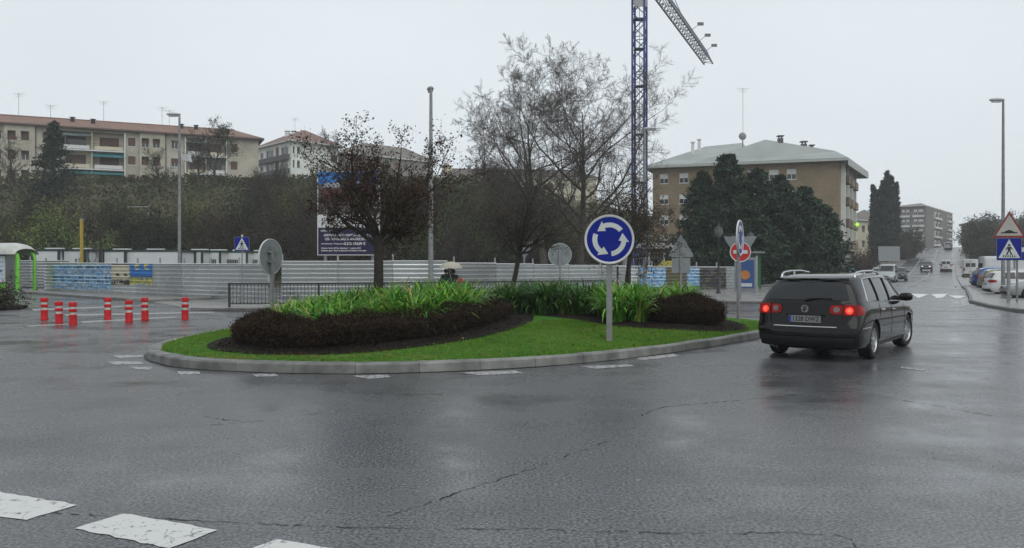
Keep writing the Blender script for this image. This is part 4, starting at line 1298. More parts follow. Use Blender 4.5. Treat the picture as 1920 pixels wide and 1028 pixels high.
def man(zc, s, y0, d, m):
    """walking figure of the crossing sign with the stripes below it"""
    P = lambda pts: [(a * s, zc + b * s) for a, b in pts]
    t = (y0 - 0.012, y0 - 0.0095)
    mb = MB()
    mb.prism(P([(0.055 * math.cos(i * 0.785), 0.19 + 0.055 * math.sin(i * 0.785)) for i in range(8)]), *t, 'xz')
    mb.prism(P([(-0.075, 0.12), (0.07, 0.12), (0.05, -0.06), (-0.06, -0.06)]), *t, 'xz')
    mb.prism(P([(-0.06, -0.06), (0.0, -0.06), (-0.07, -0.25), (-0.13, -0.25)]), t[0] - 0.0004, t[1], 'xz')
    mb.prism(P([(-0.01, -0.06), (0.05, -0.06), (0.13, -0.25), (0.07, -0.25)]), t[0] - 0.0008, t[1], 'xz')
    mb.prism(P([(-0.075, 0.12), (-0.05, 0.08), (-0.13, -0.03), (-0.16, -0.01)]), t[0] - 0.0004, t[1], 'xz')
    mb.prism(P([(0.07, 0.12), (0.05, 0.08), (0.12, -0.02), (0.15, 0.0)]), t[0] - 0.0008, t[1], 'xz')
    mb.build('walking_figure', m, d)
    for k in range(6):
        x = -0.24 + k * 0.095
        MB().prism(P([(x - 0.03, -0.36), (x + 0.025, -0.36), (x + 0.045 - k * 0.012, -0.25), (x + 0.005 - k * 0.006, -0.25)]), t[0] - 0.0006, t[1], 'xz').build('stripe', m, d)
def crossing_plate(e, s, zc, y0):
    d = MB().box(-s / 2, s / 2, y0, y0 + 0.02, zc - s / 2, zc + s / 2).build('plate', M_BACK, e)
    MB().box(-s / 2 + 0.012, s / 2 - 0.012, y0 - 0.004, y0 + 0.001, zc - s / 2 + 0.012, zc + s / 2 - 0.012).build('face', M_BLUE, d)
    MB().prism([(-s * 0.44, zc - s * 0.40), (s * 0.44, zc - s * 0.40), (0, zc + s * 0.45)], y0 - 0.008, y0 - 0.0055, 'xz').build('white_triangle', M_WHITE, d)
    man(zc - s * 0.01, s * 0.98, y0, d, M_BLACK)
    return d
e = thing('crossing_sign', 'small blue pedestrian crossing sign with white triangle before the hoarding', 'road sign', (X_(454, 35), 35, 0.02), R(8))
post(e, 2.75, 0.06, 0.06, round_=True); crossing_plate(e, 0.62, 2.56, -0.052)
MB().lathe([(0, 2.98), (0.035, 2.96), (0.045, 2.90), (0.03, 2.86)], 12).build('lamp_cap', M_WHITE, e)

# pole with hump warning triangle and crossing sign
e = thing('warning_sign', 'red-edged triangle with a hump above a blue crossing plate on one pole', 'road sign', (X_(1891, 33), 33, 0.115), R(-14))
post(e, 3.0, 0.11, 0.09)
zc, s = 3.1, 1.24
def tri_plate(e, s, zc, y0, up=1, face=None, rimm=None, name='triangle'):
    h = s * 0.866
    def t(k, m=1): return [(-s / 2 * k, zc - up * h * 0.40 * k), (s / 2 * k, zc - up * h * 0.40 * k), (0, zc + up * h * 0.60 * k)]
    d = MB().prism(t(1), y0, y0 + 0.02, 'xz').build(name, M_BACK, e)
    MB().prism(t(1.0), y0 - 0.004, y0 - 0.0015, 'xz').build('border', rimm or M_RED, d)
    MB().prism(t(0.80), y0 - 0.008, y0 - 0.0055, 'xz').build('face', face or M_WHITE, d)
    return d
d = tri_plate(e, s, zc, -0.07, 1, mat('sign_beige', (0.36, 0.35, 0.32), rough=0.5, var=0.1), mat('sign_dull_red', (0.20, 0.022, 0.022), rough=0.5, var=0.15))
bump = [(-0.30, -0.22)] + [(-0.30 + 0.6 * i / 12, -0.17 + 0.09 * math.sin(math.pi * min(max((i - 2) / 8, 0), 1))) for i in range(13)] + [(0.30, -0.22)]
MB().prism([(a, zc + b - 0.03) for a, b in bump], -0.082, -0.0795, 'xz').build('hump_symbol', M_BLACK, d)
crossing_plate(e, 0.92, 2.20, -0.07)
# other poles beside it
e = thing('sign_pole', 'grey pole with small plates turned away beside the hump warning sign', 'road sign', (X_(1907, 33.6), 33.6, 0.115), R(75))
post(e, 2.4, 0.08, 0.06); MB().box(-0.3, 0.3, -0.05, -0.03, 1.75, 2.35).build('plate', M_BACK, e)
e = thing('direction_sign', 'blue and white direction board at the picture edge behind the parked cars', 'road sign', (X_(1920, 52), 52, 0.0), R(-10))
MB().box(-0.9, 1.6, -0.04, 0.0, 2.0, 2.95).build('board', M_BLUE, e)
MB().box(-0.75, 1.2, -0.045, -0.0405, 2.55, 2.85).build('white_panel', M_WHITE, e)
MB().box(-0.6, -0.5, 0.003, 0.08, 0, 2.9).build('post', M_POST, e); MB().box(0.9, 1.0, 0.003, 0.08, 0, 2.9).build('post', M_POST, e)
# no-entry sign with a give-way sign back to back
e = thing('no_entry_sign', 'red no-entry disc with white bar half hidden by the edge-on roundabout sign', 'road sign', (X_(1388, 37), 37, 0.115), R(-12))
post(e, 2.9, 0.09, 0.06)
d = disc_plate(e, 0.46, 2.16, -0.06, M_RED)
MB().box(-0.32, 0.32, -0.072, -0.066, 2.08, 2.24).build('white_bar', M_WHITE, d)
tri_plate(e, 1.5, 2.36, 0.04, -1, M_BACK, M_BACK, 'give_way_back')
# backs of other signs
e = thing('traffic_sign', 'grey back of a triangle over a square plate before the postered hoarding end', 'road sign', (X_(1277, 42), 42, 0.0), R(175))
post(e, 3.25, 0.09, 0.06)
d = MB().prism([(-0.62, 2.1), (0.62, 2.1), (0.62, 2.25), (0.06, 3.2), (-0.06, 3.2), (-0.62, 2.25)], -0.06, -0.04, 'xz').build('triangle_plate', M_BACK, e)
MB().box(-0.48, 0.48, -0.058, -0.038, 1.25, 2.06).build('square_plate', M_BACK, e)
e = thing('traffic_sign', 'small triangular sign back beside the trunk of the leaning tree', 'road sign', (X_(983, 43), 43, 0.0), R(160))
post(e, 2.9, 0.08, 0.06); tri_plate(e, 1.1, 2.55, -0.05, -1)

# ---- red and white flexible posts
def bollard(first):
    e = thing('flexible_post', first, 'bollard', group='red and white flexible posts')
    mr = mat('bollard_red', (0.44, 0.012, 0.016), rough=0.45, spec=0.2, var=0.15, scale=6)
    mw = mat('bollard_white', (0.50, 0.49, 0.46), rough=0.5, var=0.2, scale=8)
    MB().lathe([(0, 0.0), (0.105, 0.0), (0.11, 0.03), (0.10, 0.05), (0.10, 0.30), (0, 0.30)], 18).build('lower_body', mr, e, smooth=True)
    MB().lathe([(0.082, 0.296), (0.082, 0.375)], 18).build('reflective_band', mw, e, smooth=True)
    MB().lathe([(0.082, 0.37), (0.1, 0.385), (0.102, 0.42), (0.1, 0.455), (0.082, 0.47)], 18).build('middle_ring', mr, e, smooth=True)
    MB().lathe([(0.082, 0.465), (0.082, 0.545)], 18).build('reflective_band', mw, e, smooth=True)
    MB().lathe([(0.082, 0.535), (0.103, 0.55), (0.105, 0.62), (0.098, 0.655), (0.06, 0.67), (0, 0.672)], 18).build('cap', mr, e, smooth=True)
    return e
bl = [(83, 600, 'flexible post farthest from the island, on the shelter side'), (111, 607, 'flexible post between the two outer shelter-side posts'), (137, 609, 'flexible post closest to the camera in the shelter-side row'),
      (202, 600, 'flexible post in the back row before the poster with blue print'), (242, 605, 'flexible post in front of the gap between the two back-row posts'),
      (272, 601, 'flexible post beside the lowered kerb end'), (347, 600, 'flexible post standing alone closest to the island')]
b0 = None
for px, py, lab in bl:
    x, y = G_(px, py)
    if b0 is None:
        b0 = bollard('red and white striped ' + lab); b0.location = (x, y, 0)
    else:
        bb = copy_tree(b0, (x, y, 0), px * 0.1, label='red and white striped ' + lab, scale=(1, 1, 0.97 + 0.04 * math.sin(px)))
        bb.rotation_euler.x = 0.035 * math.sin(px * 1.7); bb.rotation_euler.y = 0.035 * math.cos(px * 0.9)

# ---- street lamps
M_LAMP = mat('lamp_housing', (0.40, 0.41, 0.41), rough=0.4, var=0.1)
M_LENS = mat('lamp_lens', (0.5, 0.52, 0.53), rough=0.2, var=0.1)
def street_lamp(loc, h, rz, label, r=0.085, extra=None, m=None):
    e = thing('street_lamp', label, 'street lamp', loc, rz, 'tall street lamps')
    MB().tube([(0, 0, 0), (0, 0, h * 0.5), (0, 0, h - 0.15)], [r, r * 0.8, r * 0.55], 12).build('pole', m or M_POST, e, smooth=True)
    MB().tube([(0, 0, h - 0.2), (0, 0, h), (0.1, 0, h + 0.02)], 0.05, 8).build('arm', m or M_POST, e, smooth=True)
    prof = [(-0.06, 0.05), (0.0, 0.09), (0.18, 0.14), (0.42, 0.15), (0.62, 0.10), (0.70, 0.03)]
    mb = MB(); vs = []; fs = []; n = 12
    for (x, hw) in prof:
        for i in range(n):
            a = 2 * math.pi * i / n
            sz = 0.6 if math.sin(a) > 0 else 0.75
            vs.append((x, hw * math.cos(a), h + 0.04 + hw * sz * math.sin(a)))
    for k in range(len(prof) - 1):
        for i in range(n):
            fs.append((k * n + i, k * n + (i + 1) % n, (k + 1) * n + (i + 1) % n, (k + 1) * n + i))
    fs += [tuple(range(n)), tuple((len(prof) - 1) * n + i for i in range(n))]
    head = mb.add(vs, fs).build('lamp_head', M_LAMP, e, smooth=True)
    MB().box(0.1, 0.55, -0.1, 0.1, h - 0.085, h - 0.055).build('lens', M_LENS, head)
    return e
e = street_lamp((X_(336.5, 43), 43, 0.0), 9.75, R(180), 'tall grey lamp with an extra floodlight half way up behind the hoarding', 0.1)
MB().tube([(0, 0, 7.45), (-0.3, 0, 7.45)], 0.03, 6).build('floodlight_arm', M_POST, e)
f = MB().prism([(-0.62, 7.22), (-0.2, 7.28), (-0.16, 7.55), (-0.5, 7.62)], -0.22, 0.22, 'xz').build('floodlight', M_LAMP, e)
f['label'] = 'boxy floodlight on the pole'
street_lamp((X_(808, 34.6), 34.6, 0.115), 9.2, R(100), 'tall lamp seen end-on before the hoarding beside the umbrella', 0.12)
street_lamp((X_(1209, 46), 46, 0.0), 9.5, R(0), 'tall lamp directly beside the crane mast', 0.11)
street_lamp((X_(1881, 40), 40, 0.0), 9.9, R(180), 'tall lamp above the parked cars near the hump sign', 0.1)
# old-style lanterns
def lantern(loc, label):
    e = thing('lantern_lamp', label, 'street lamp', loc, 0, 'black lantern lamps')
    MB().lathe([(0.16, 0), (0.15, 0.12), (0.09, 0.3), (0.08, 0.9), (0.05, 1.0), (0.045, 3.1), (0.07, 3.14), (0.05, 3.2)], 12).build('pole', M_IRON, e, smooth=True)
    MB().lathe([(0.06, 3.2), (0.17, 3.28), (0.24, 3.45), (0.22, 3.62), (0.1, 3.68)], 16).build('globe', mat('smoky_globe', (0.12, 0.13, 0.13), rough=0.15, var=0.1), e, smooth=True)
    MB().lathe([(0.24, 3.62), (0.2, 3.70), (0.05, 3.82), (0.0, 3.9)], 16).build('cap', M_IRON, e, smooth=True)
lantern((X_(1347, 44), 44, 0.0), 'black lantern lamp beside the dark poster end of the hoarding')
lantern((X_(1407, 52), 52, 0.0), 'black lantern lamp behind the no-entry sign')

# ---- black railing
def railing(pts, label):
    e = thing('railing', label, 'railing')
    h = 0.86
    for a, b in zip(pts[:-1], pts[1:]):
        a = np.array(a, float); b = np.array(b, float)
        Ln = np.linalg.norm(b - a); t = (b - a) / Ln
        nb = max(1, int(round(Ln / 2.6)))
        for k in range(nb):
            p, q = a + t * Ln * k / nb, a + t * Ln * (k + 1) / nb
            z = 0.115
            MB().box(p[0] - 0.035, p[0] + 0.035, p[1] - 0.035, p[1] + 0.035, z, z + h + 0.03).build('post', M_IRON, e)
            MB().bar((*p, z + h), (*q, z + h), 0.05).build('top_rail', M_IRON, e)
            MB().bar((*p, z + 0.12), (*q, z + 0.12), 0.035).build('bottom_rail', M_IRON, e)
            mb = MB()
            n = int((Ln / nb) / 0.125)
            u = (q - p) / n
            for i in range(1, n):
                c = p + u * i
                mb.tube([(*c, z + 0.12), (*c, z + h)], 0.011, 4)
            for i in range(n):     # arches under the top rail and over the bottom rail
                for (z1, sg) in ((z + h - 0.10, 1), (z + 0.2, -1)):
                    c0, c1 = p + u * i, p + u * (i + 1)
                    m_ = (c0 + c1) / 2
                    mb.tube([(*c0, z1), (*(c0 * 0.8 + c1 * 0.2), z1 + sg * 0.055), (*m_, z1 + sg * 0.075), (*(c0 * 0.2 + c1 * 0.8), z1 + sg * 0.055), (*c1, z1)], 0.009, 4, cap=False)
            tag(mb.build('balusters', M_IRON, e), kind='stuff')
    q = pts[-1]
    MB().box(q[0] - 0.035, q[0] + 0.035, q[1] - 0.035, q[1] + 0.035, 0.115, 0.115 + h + 0.03).build('post', M_IRON, e)
railing([(-10.35, 29.3), (-7.2, 29.8), (-3.78, 31.4), (0.6, 33.6), (4.5, 35.7)], 'black iron railing with arched balusters along the far pavement')

# ---- hoarding of horizontal ribbed steel sheets
M_SHEET = mat('ribbed_steel_sheet', (0.55, 0.575, 0.58), orand=0.16, rough=0.28, metal=0.88, var=0.10, scale=0.6, rvar=0.04)
def hoarding(pts, hs, z0, label, sheet_w=2.5, posters=(), grime=None, rails=True):
    """pts: polyline; hs: height at each point; posters: (s0, s1, z0, z1, palette, seed)"""
    e = thing('hoarding', label, 'fence', (pts[0][0], pts[0][1], 0))
    off = np.array(pts[0], float)
    P = np.array(pts, float) - off
    seg = np.linalg.norm(np.diff(P, axis=0), axis=1); S = np.concatenate([[0], np.cumsum(seg)])
    def at(s): return np.array([np.interp(s, S, P[:, 0]), np.interp(s, S, P[:, 1])])
    def nrm(s):
        i = min(np.searchsorted(S, s, side='right') - 1, len(seg) - 1); i = max(i, 0)
        t = (P[i + 1] - P[i]) / seg[i]
        return np.array([t[1], -t[0]])      # towards the camera side
    def profile(z, h):
        f = (z % 0.2) / 0.2
        return float(np.interp(f, [0, 0.62, 0.70, 0.74, 1.0], [0, 0.03, 0.065, 0.065, 0]))
    cuts = [0.0]
    for i in range(len(seg)):
        k = max(1, int(round(seg[i] / sheet_w)))
        cuts += [S[i] + seg[i] * (j + 1) / k for j in range(k)]
    zr = [0.2 * k + dz for k in range(14) for dz in (0.0, 0.124, 0.140, 0.148)]
    def sheet_strip(s0, s1, za, zb, offm, mm, name, parent, ncol=1, pal=None, seed=0):
        zz = [za] + [z for z in zr if za < z < zb] + [zb]
        mb = MB(); rn = random.Random(seed)
        for c in range(ncol):
            a, b = s0 + (s1 - s0) * c / ncol, s0 + (s1 - s0) * (c + 1) / ncol
            n_ = nrm((s0 + s1) / 2)
            pa, pb = at(a), at(b)
            for (u, v) in zip(zz[:-1], zz[1:]):
                du, dv = profile(u + 1e-6, 0) + offm, profile(v - 1e-6, 0) + offm
                if pal:
                    mb.cur = pal(c / ncol, ((u + v) / 2 - za) / (zb - za), rn)
                mb.quad((*(pa + n_ * du), z0 + u), (*(pb + n_ * du), z0 + u), (*(pb + n_ * dv), z0 + v), (*(pa + n_ * dv), z0 + v))
        return mb.build(name, mm, parent)
    for i, (a, b) in enumerate(zip(cuts[:-1], cuts[1:])):
        hh = float(np.interp((a + b) / 2, S, hs))
        sheet_strip(a + 0.01, b - 0.01, 0.0, hh, 0.0, M_SHEET, 'steel_sheet', e)
        p = at(a); n_ = nrm(a + 0.01)
        c = p - n_ * 0.06
        MB().box(c[0] - 0.035, c[0] + 0.035, c[1] - 0.035, c[1] + 0.035, 0, z0 + hh + 0.32).build('post', M_STEEL, e)
        n_ = nrm((a + b) / 2)
        q1, q2 = at(a) + n_ * 0.02, at(b) + n_ * 0.02
        MB().tube([(*q1, z0 + hh + 0.012), (*q2, z0 + hh + 0.012)], 0.024, 6).build('top_trim', mat('bright_trim', (0.62, 0.63, 0.63), rough=0.35, metal=0.3, var=0.08), e)
    for (s0, s1, za, zb, mats_, pal, seed, nc) in posters:
        sheet_strip(s0, s1, za, zb, 0.006, mats_, 'poster', e, nc, pal, seed)
    return e
def flat(name, c): return mat('print_' + name, c, rough=0.45, var=0.12, scale=6)
PB = [flat('pale_blue', (0.30, 0.42, 0.52)), flat('sky_blue', (0.10, 0.28, 0.52)), flat('navy', (0.03, 0.06, 0.13)), flat('white', (0.5, 0.52, 0.53)), flat('teal', (0.08, 0.2, 0.22))]
def pal_pb(u, v, rn):
    if (v * 9) % 1 < 0.45: return rn.choices((2, 1, 4, 0), (4, 3, 2, 2))[0]
    return rn.choices((0, 3, 1), (6, 2, 2))[0]
PC = [flat('cream', (0.50, 0.47, 0.36)), flat('black', (0.02, 0.02, 0.022)), flat('tan', (0.34, 0.30, 0.2))]
def pal_pc(u, v, rn):
    if v < 0.25: return rn.choices((1, 0), (3, 1))[0]
    if v > 0.93: return 1
    if 0.42 < v < 0.55 and (0.2 < u < 0.4 or 0.65 < u < 0.85): return 1
    return 0
PD = [flat('bright_blue', (0.03, 0.17, 0.48)), flat('yellow', (0.55, 0.45, 0.06)), flat('olive', (0.30, 0.32, 0.10)), PB[2]]
def pal_pd(u, v, rn):
    if v > 0.72 and (0.15 < u < 0.4 or 0.6 < u < 0.9): return 1 if rn.random() < 0.6 else 0
    if v > 0.45: return 0
    if v > 0.38: return 3
    return rn.choices((2, 1, 0), (4, 2, 1))[0]
A0, A1, A2 = (-29.3, 50.2), (-16.2, 39.4), (-10.9, 35.8)
LA = math.hypot(A1[0] - A0[0], A1[1] - A0[1])
hoarding([A0, A1, A2], [1.74, 1.63, 1.60], 0.09, 'ribbed steel hoarding with blue and cream posters beside the green shelter', 2.4,
         [(1.3, 5.6, 0.18, 1.62, PB, pal_pb, 1, 26), (5.6, 9.2, 0.18, 1.62, PB, pal_pb, 2, 22), (9.25, 11.4, 0.5, 1.66, PC, pal_pc, 3, 16), (11.45, 13.9, 0.55, 1.64, PD, pal_pd, 4, 14)])
hoarding([(-46, 55.5), (-36, 55.2), (-30.2, 54.6)], [1.9, 1.9, 1.9], 0.09, 'dull ribbed steel hoarding behind the green shelter', 2.5)
hoarding([(-10.4, 36.2), (-2.95, 36.6)], [1.70, 1.73], 0.115, 'taller ribbed steel hoarding behind the billboard lamp and umbrella', 2.5)
PE = [flat('light_blue', (0.22, 0.42, 0.62)), PB[1], flat('white', (0.5, 0.5, 0.5)), flat('green_strip', (0.12, 0.3, 0.12))]
def pal_pe(u, v, rn):
    if v < 0.12: return 3
    return rn.choices((0, 1, 2), (4, 4, 1) if (v * 6) % 1 < 0.5 else (4, 1, 4))[0]
PF = [flat('charcoal', (0.045, 0.04, 0.042)), flat('dim_grey', (0.13, 0.125, 0.125)), flat('olive_brown', (0.12, 0.11, 0.06))]
def pal_pf(u, v, rn): return rn.choices((0, 1, 2), (6, 2, 1))[0]
def pal_pg(u, v, rn): return rn.choices((2, 1), (7, 1))[0]
B0, B1 = (-2.7, 37.7), (15.2, 54.2)
hoarding([B0, (4.9, 44.0), B1], [1.72, 1.58, 1.50], 0.05, 'low ribbed steel hoarding with blue and dark posters towards the evergreens', 2.5,
         [(12.1, 13.2, 0.12, 1.5, [PB[3]], lambda u, v, r: 0, 5, 4), (13.4, 16.0, 0.1, 1.5, PE, pal_pe, 6, 16), (16.05, 18.3, 0.1, 1.48, PF, pal_pg, 7, 8), (18.35, 19.7, 0.1, 1.46, PE, pal_pe, 8, 10),
          (19.8, 23.0, 0.1, 1.45, PF, pal_pf, 9, 10)])

# ---- green shelter at the left
e = thing('bus_shelter', 'bright green framed shelter with curved translucent roof beside the hoarding', 'shelter', (-32.2, 49.4, 0.09), R(-8))
MG = mat('lime_green', (0.13, 0.46, 0.03), rough=0.35, var=0.12)
MTR = mat('translucent_roof', (0.42, 0.43, 0.40), rough=0.3, var=0.15, scale=3)
def arch(x0, w_, h, t, y, name):
    prof = [(-w_ / 2, 0), (-w_ / 2, h * 0.82), (-w_ / 2 + 0.08, h * 0.92), (-w_ / 2 + 0.3, h * 0.985), (0, h), (w_ / 2 - 0.3, h * 0.985), (w_ / 2 - 0.08, h * 0.92), (w_ / 2, h * 0.82), (w_ / 2, 0)]
    MB().tube([(x0 + a, y, b) for a, b in prof], t, 6).build(name, MG, e, smooth=True)
arch(1.55, 1.45, 2.45, 0.12, -0.5, 'green_arch')
arch(1.55, 1.45, 2.45, 0.10, 0.9, 'green_arch')
MB().box(0.98, 1.42, -0.52, -0.46, 0.55, 2.15).build('timetable_panel', flat('white', (0.5, 0.52, 0.53)), e)
for i in range(5):
    MB().box(1.03, 1.37, -0.526, -0.5215, 0.72 + i * 0.25, 0.86 + i * 0.25).build('notice', flat('pale_blue', (0.3, 0.42, 0.52)), e)
MB().box(0.96, 1.44, -0.53, -0.47, 2.15, 2.3).build('header', flat('dark_green', (0.01, 0.07, 0.03)), e)
MB().box(0.96, 1.44, -0.53, -0.47, 0.12, 0.5).build('green_panel', MG, e)
MB().box(1.48, 2.14, -0.505, -0.485, 0.1, 2.2).build('side_pane', mat('clear_pane', (0.35, 0.38, 0.36), rough=0.05, trans=0.85, var=0.05, spec=0.5), e)
# barrel roof along the shelter
mb = MB(); vs = []; fs = []; n = 10
for x in (-5.0, -3, -1, 0.6, 1.6, 2.1, 2.35):
    k = 1.0 if x < 1.7 else (0.86 if x < 2.2 else 0.5)
    for i in range(n + 1):
        a = math.pi * i / n
        vs.append((x, 0.2 - 1.0 * math.cos(a), 2.25 + 0.72 * math.sin(a) * k))
for k in range(6):
    for i in range(n):
        fs.append((k * (n + 1) + i, k * (n + 1) + i + 1, (k + 1) * (n + 1) + i + 1, (k + 1) * (n + 1) + i))
mb.add(vs, fs).build('curved_roof', MTR, e, smooth=True)
MB().box(-5.0, 0.85, 1.05, 1.09, 0.2, 2.2).build('rear_pane', mat('smoked_pane', (0.10, 0.11, 0.11), rough=0.1, var=0.1), e)
arch(-0.35, 2.0, 2.3, 0.09, -0.5, 'green_arch')
MB().box(-4.6, 0.2, 0.5, 0.95, 0.42, 0.48).box(-4.4, -4.3, 0.6, 0.85, 0, 0.42).box(0.0, 0.1, 0.6, 0.85, 0, 0.42).build('bench', M_STEEL, e)

# right-hand shelter with advertising panel
e = thing('advertising_panel', 'upright advertising panel with blue and orange poster behind the no-entry sign', 'sign', (X_(1397, 48), 48, 0.05), R(-15))
MB().box(-0.62, 0.62, -0.1, 0.1, 0.1, 2.1).build('casing', M_POST, e)
p = MB().box(-0.52, 0.52, -0.108, -0.1025, 0.25, 1.95).build('poster', flat('poster_blue', (0.03, 0.08, 0.22)), e)
MB().lathe([(0, -0.116), (0.28, -0.116), (0.28, -0.11), (0, -0.11)], 20, (0, 0, 1.05), 'y').build('orange_print', flat('orange', (0.42, 0.16, 0.04)), p)
MB().box(-0.4, 0.4, -0.114, -0.110, 0.35, 0.55).build('white_print', flat('white', (0.5, 0.5, 0.5)), p)
MB().box(0.62, 0.72, -0.1, 0.1, 0.0, 2.2).build('side_post', M_STEEL, e)
e = thing('bus_shelter', 'dark green framed shelter beside the advertising panel under the evergreens', 'shelter', (X_(1418, 51), 51, 0.05), R(-15))
MG2 = mat('dark_green_paint', (0.03, 0.14, 0.05), rough=0.4, var=0.15)
for x in (-0.42, 0.18):
    MB().box(x, x + 0.09, -0.05, 0.05, 0, 2.4).build('post', MG2, e)
MB().box(-0.6, 0.5, -0.7, 0.7, 2.4, 2.5).build('roof', M_POST, e)
MB().box(-0.32, 0.17, -0.02, 0.02, 0.25, 2.2).build('green_pane', mat('green_pane', (0.04, 0.13, 0.07), rough=0.15, var=0.2), e)

# ---- billboard of the building site
BY = 46.0
e = thing('site_billboard', 'tall site billboard with blue picture above and navy text panel below', 'billboard', (X_(595, BY), BY, 0), R(0))
bw = (712 - 595) / 1500 * BY; zt, zm, zb = Z_(321, BY), Z_(427, BY), Z_(479, BY)
MB().box(0, bw, 0.0, 0.08, zb, zt).build('board', mat('board_white', (0.55, 0.56, 0.56), rough=0.45, var=0.06), e)
MB().box(0.35, 0.5, 0.085, 0.25, 0, zt - 0.3).build('leg', M_POST, e); MB().box(bw - 0.5, bw - 0.35, 0.085, 0.25, 0, zt - 0.3).build('leg', M_POST, e)
pn = MB().box(0.05, bw - 0.05, -0.008, -0.003, zb + 0.05, zm).build('text_panel', flat('night_blue', (0.012, 0.010, 0.045)), e)
MWT = mat('print_letter', (0.55, 0.55, 0.55), rough=0.5, var=0.05)
hpan = zm - zb - 0.05
def bt(s, u, v, size, bold=0.006, sx=1.0):
    text_mesh(s, size, 'lettering', MWT, pn, (0.05 + u * (bw - 0.1), -0.012, zb + 0.05 + v * hpan), bold=bold, sx=sx)
bt('OBRA: LANA', 0.04, 0.88, 0.14, 0.003)
bt('AMOREBIETAKO OSASUN ZENTROA', 0.09, 0.715, 0.19, 0.006, 0.86)
bt('CENTRO DE SALUD «AMOREBIETA»', 0.11, 0.57, 0.19, 0.006, 0.82)
bt('Aurrekontua / Presupuesto:', 0.05, 0.40, 0.12, 0.003)
bt('5.295.654,09 €', 0.43, 0.40, 0.20, 0.009)
bt('Hasiera / Inicio: 2013ko Abendua / Diciembre 2013', 0.05, 0.235, 0.115, 0.004, 0.95)
bt('Exekuzio-epea / Plazo de ejecución: 20 hilabete / 20 meses', 0.05, 0.145, 0.115, 0.004, 0.95)
pc = MB().box(0.05, bw - 0.05, -0.008, -0.003, zm + 0.75, zt - 0.05).build('picture_panel', flat('picture_grey', (0.10, 0.085, 0.085)), e)
MB().box(0.05, bw - 0.05, -0.014, -0.0095, zt - 0.75, zt - 0.05).build('blue_sky_print', PD[0], pc)
MB().prism([(0.3, zt - 0.95), (bw * 0.75, zt - 0.95), (bw * 0.72, zt - 0.62), (0.5, zt - 0.68)], -0.020, -0.0155, 'xz').build('white_building_print', flat('dull_white', (0.28, 0.29, 0.3)), pc)
MB().prism([(0.2, zt - 1.5), (bw * 0.72, zt - 1.35), (bw * 0.72, zt - 1.0), (0.3, zt - 1.02)], -0.020, -0.0155, 'xz').build('dark_red_print', flat('dark_red', (0.10, 0.025, 0.028)), pc)
MB().prism([(bw * 0.62, zt - 2.1), (bw - 0.1, zt - 2.1), (bw - 0.1, zt - 0.8), (bw * 0.78, zt - 0.9)], -0.0195, -0.0155, 'xz').build('grey_print', flat('mid_grey', (0.2, 0.2, 0.21)), pc)

# ---- site cabins
M_CAB = mat('cabin_white', (0.56, 0.585, 0.585), rough=0.45, var=0.08, scale=0.7)
M_CFR = mat('cabin_green', (0.020, 0.042, 0.038), rough=0.45, var=0.2)
def cabin(loc, rz, L0, label, h=2.75, win=(), ac=True):
    e = thing('site_cabin', label, 'cabin', loc, rz, 'white site cabins')
    MB().box(0.12, L0 - 0.12, 0.03, 2.4, 0.15, h - 0.13).build('wall_panel', M_CAB, e)
    for (x0, x1) in ((0, 0.14), (L0 - 0.14, L0)):
        MB().box(x0, x1, 0, 0.14, 0, h - 0.142).build('corner_post', M_CFR, e); MB().box(x0, x1, 2.3, 2.44, 0, h - 0.142).build('corner_post', M_CFR, e)
    MB().box(-0.01, L0 + 0.01, -0.02, 2.46, h - 0.14, h).build('roof_frame', M_CFR, e)
    MB().box(0.145, L0 - 0.145, -0.005, 0.12, 0.0, 0.145).build('floor_frame', M_CFR, e)
    for (a, b) in win:
        w_ = MB().box(a, b, 0.005, 0.027, 1.25, 2.15).build('window', mat('cabin_window', (0.03, 0.033, 0.035), rough=0.15, var=0.2), e)
        k = int((b - a) / 0.12)
        for i in range(k + 1):
            x = a + (b - a) * i / k
            MB().box(x - 0.012, x + 0.012, -0.03, -0.01, 1.2, 2.2).build('window_bar', mat('bar_white', (0.5, 0.5, 0.5), var=0.1), w_)
        MB().box(a - 0.05, b + 0.05, -0.012, 0.004, 2.16, 2.25).build('lintel', M_CAB, w_)
    if ac:
        MB().box(L0 * 0.35, L0 * 0.35 + 1.2, 0.3, 0.7, h + 0.002, h + 0.09).build('roof_box', M_CAB, e)
    return e
for (px, Y, L0, rz, win, h, lab) in (
        (63, 57.0, 1.9, -4, (), 2.85, 'white site cabin end nearest the green shelter'),
        (116, 57.4, 1.75, -4, ((1.0, 1.12),), 2.85, 'white site cabin behind the yellow post'),
        (160, 61.0, 1.5, 0, (), 2.6, 'lower white site cabin set back beside the wooden pole'),
        (192, 58.0, 1.75, -4, (), 2.82, 'white site cabin with a cable loop beside the wooden pole'),
        (234, 58.2, 4.2, -3, (), 2.82, 'longest plain white site cabin behind the lamp post'),
        (342, 60.5, 1.55, -2, (), 2.85, 'white site cabin just past the lamp post'),
        (379, 62.0, 1.45, -2, ((0.45, 1.1),), 2.85, 'white site cabin with barred window next to the crossing sign'),
        (417, 63.5, 2.0, -1, ((0.3, 1.25),), 2.85, 'white site cabin with wide barred window behind the crossing sign'),
        (460, 65.0, 1.7, 0, ((0.4, 1.0),), 2.85, 'white site cabin between the crossing sign and the grey sign back'),
        (520, 78.0, 1.5, 4, ((0.3, 0.9),), 2.9, 'small distant white cabin beside the grey sign back'),
        (552, 82.0, 1.5, 6, (), 2.9, 'plain distant white cabin between two others'),
        (582, 84.0, 1.5, 8, ((0.5, 1.1),), 2.85, 'distant white cabin at the foot of the billboard')):
    cabin((X_(px, Y), Y, 0), R(rz), L0, lab, h, win)
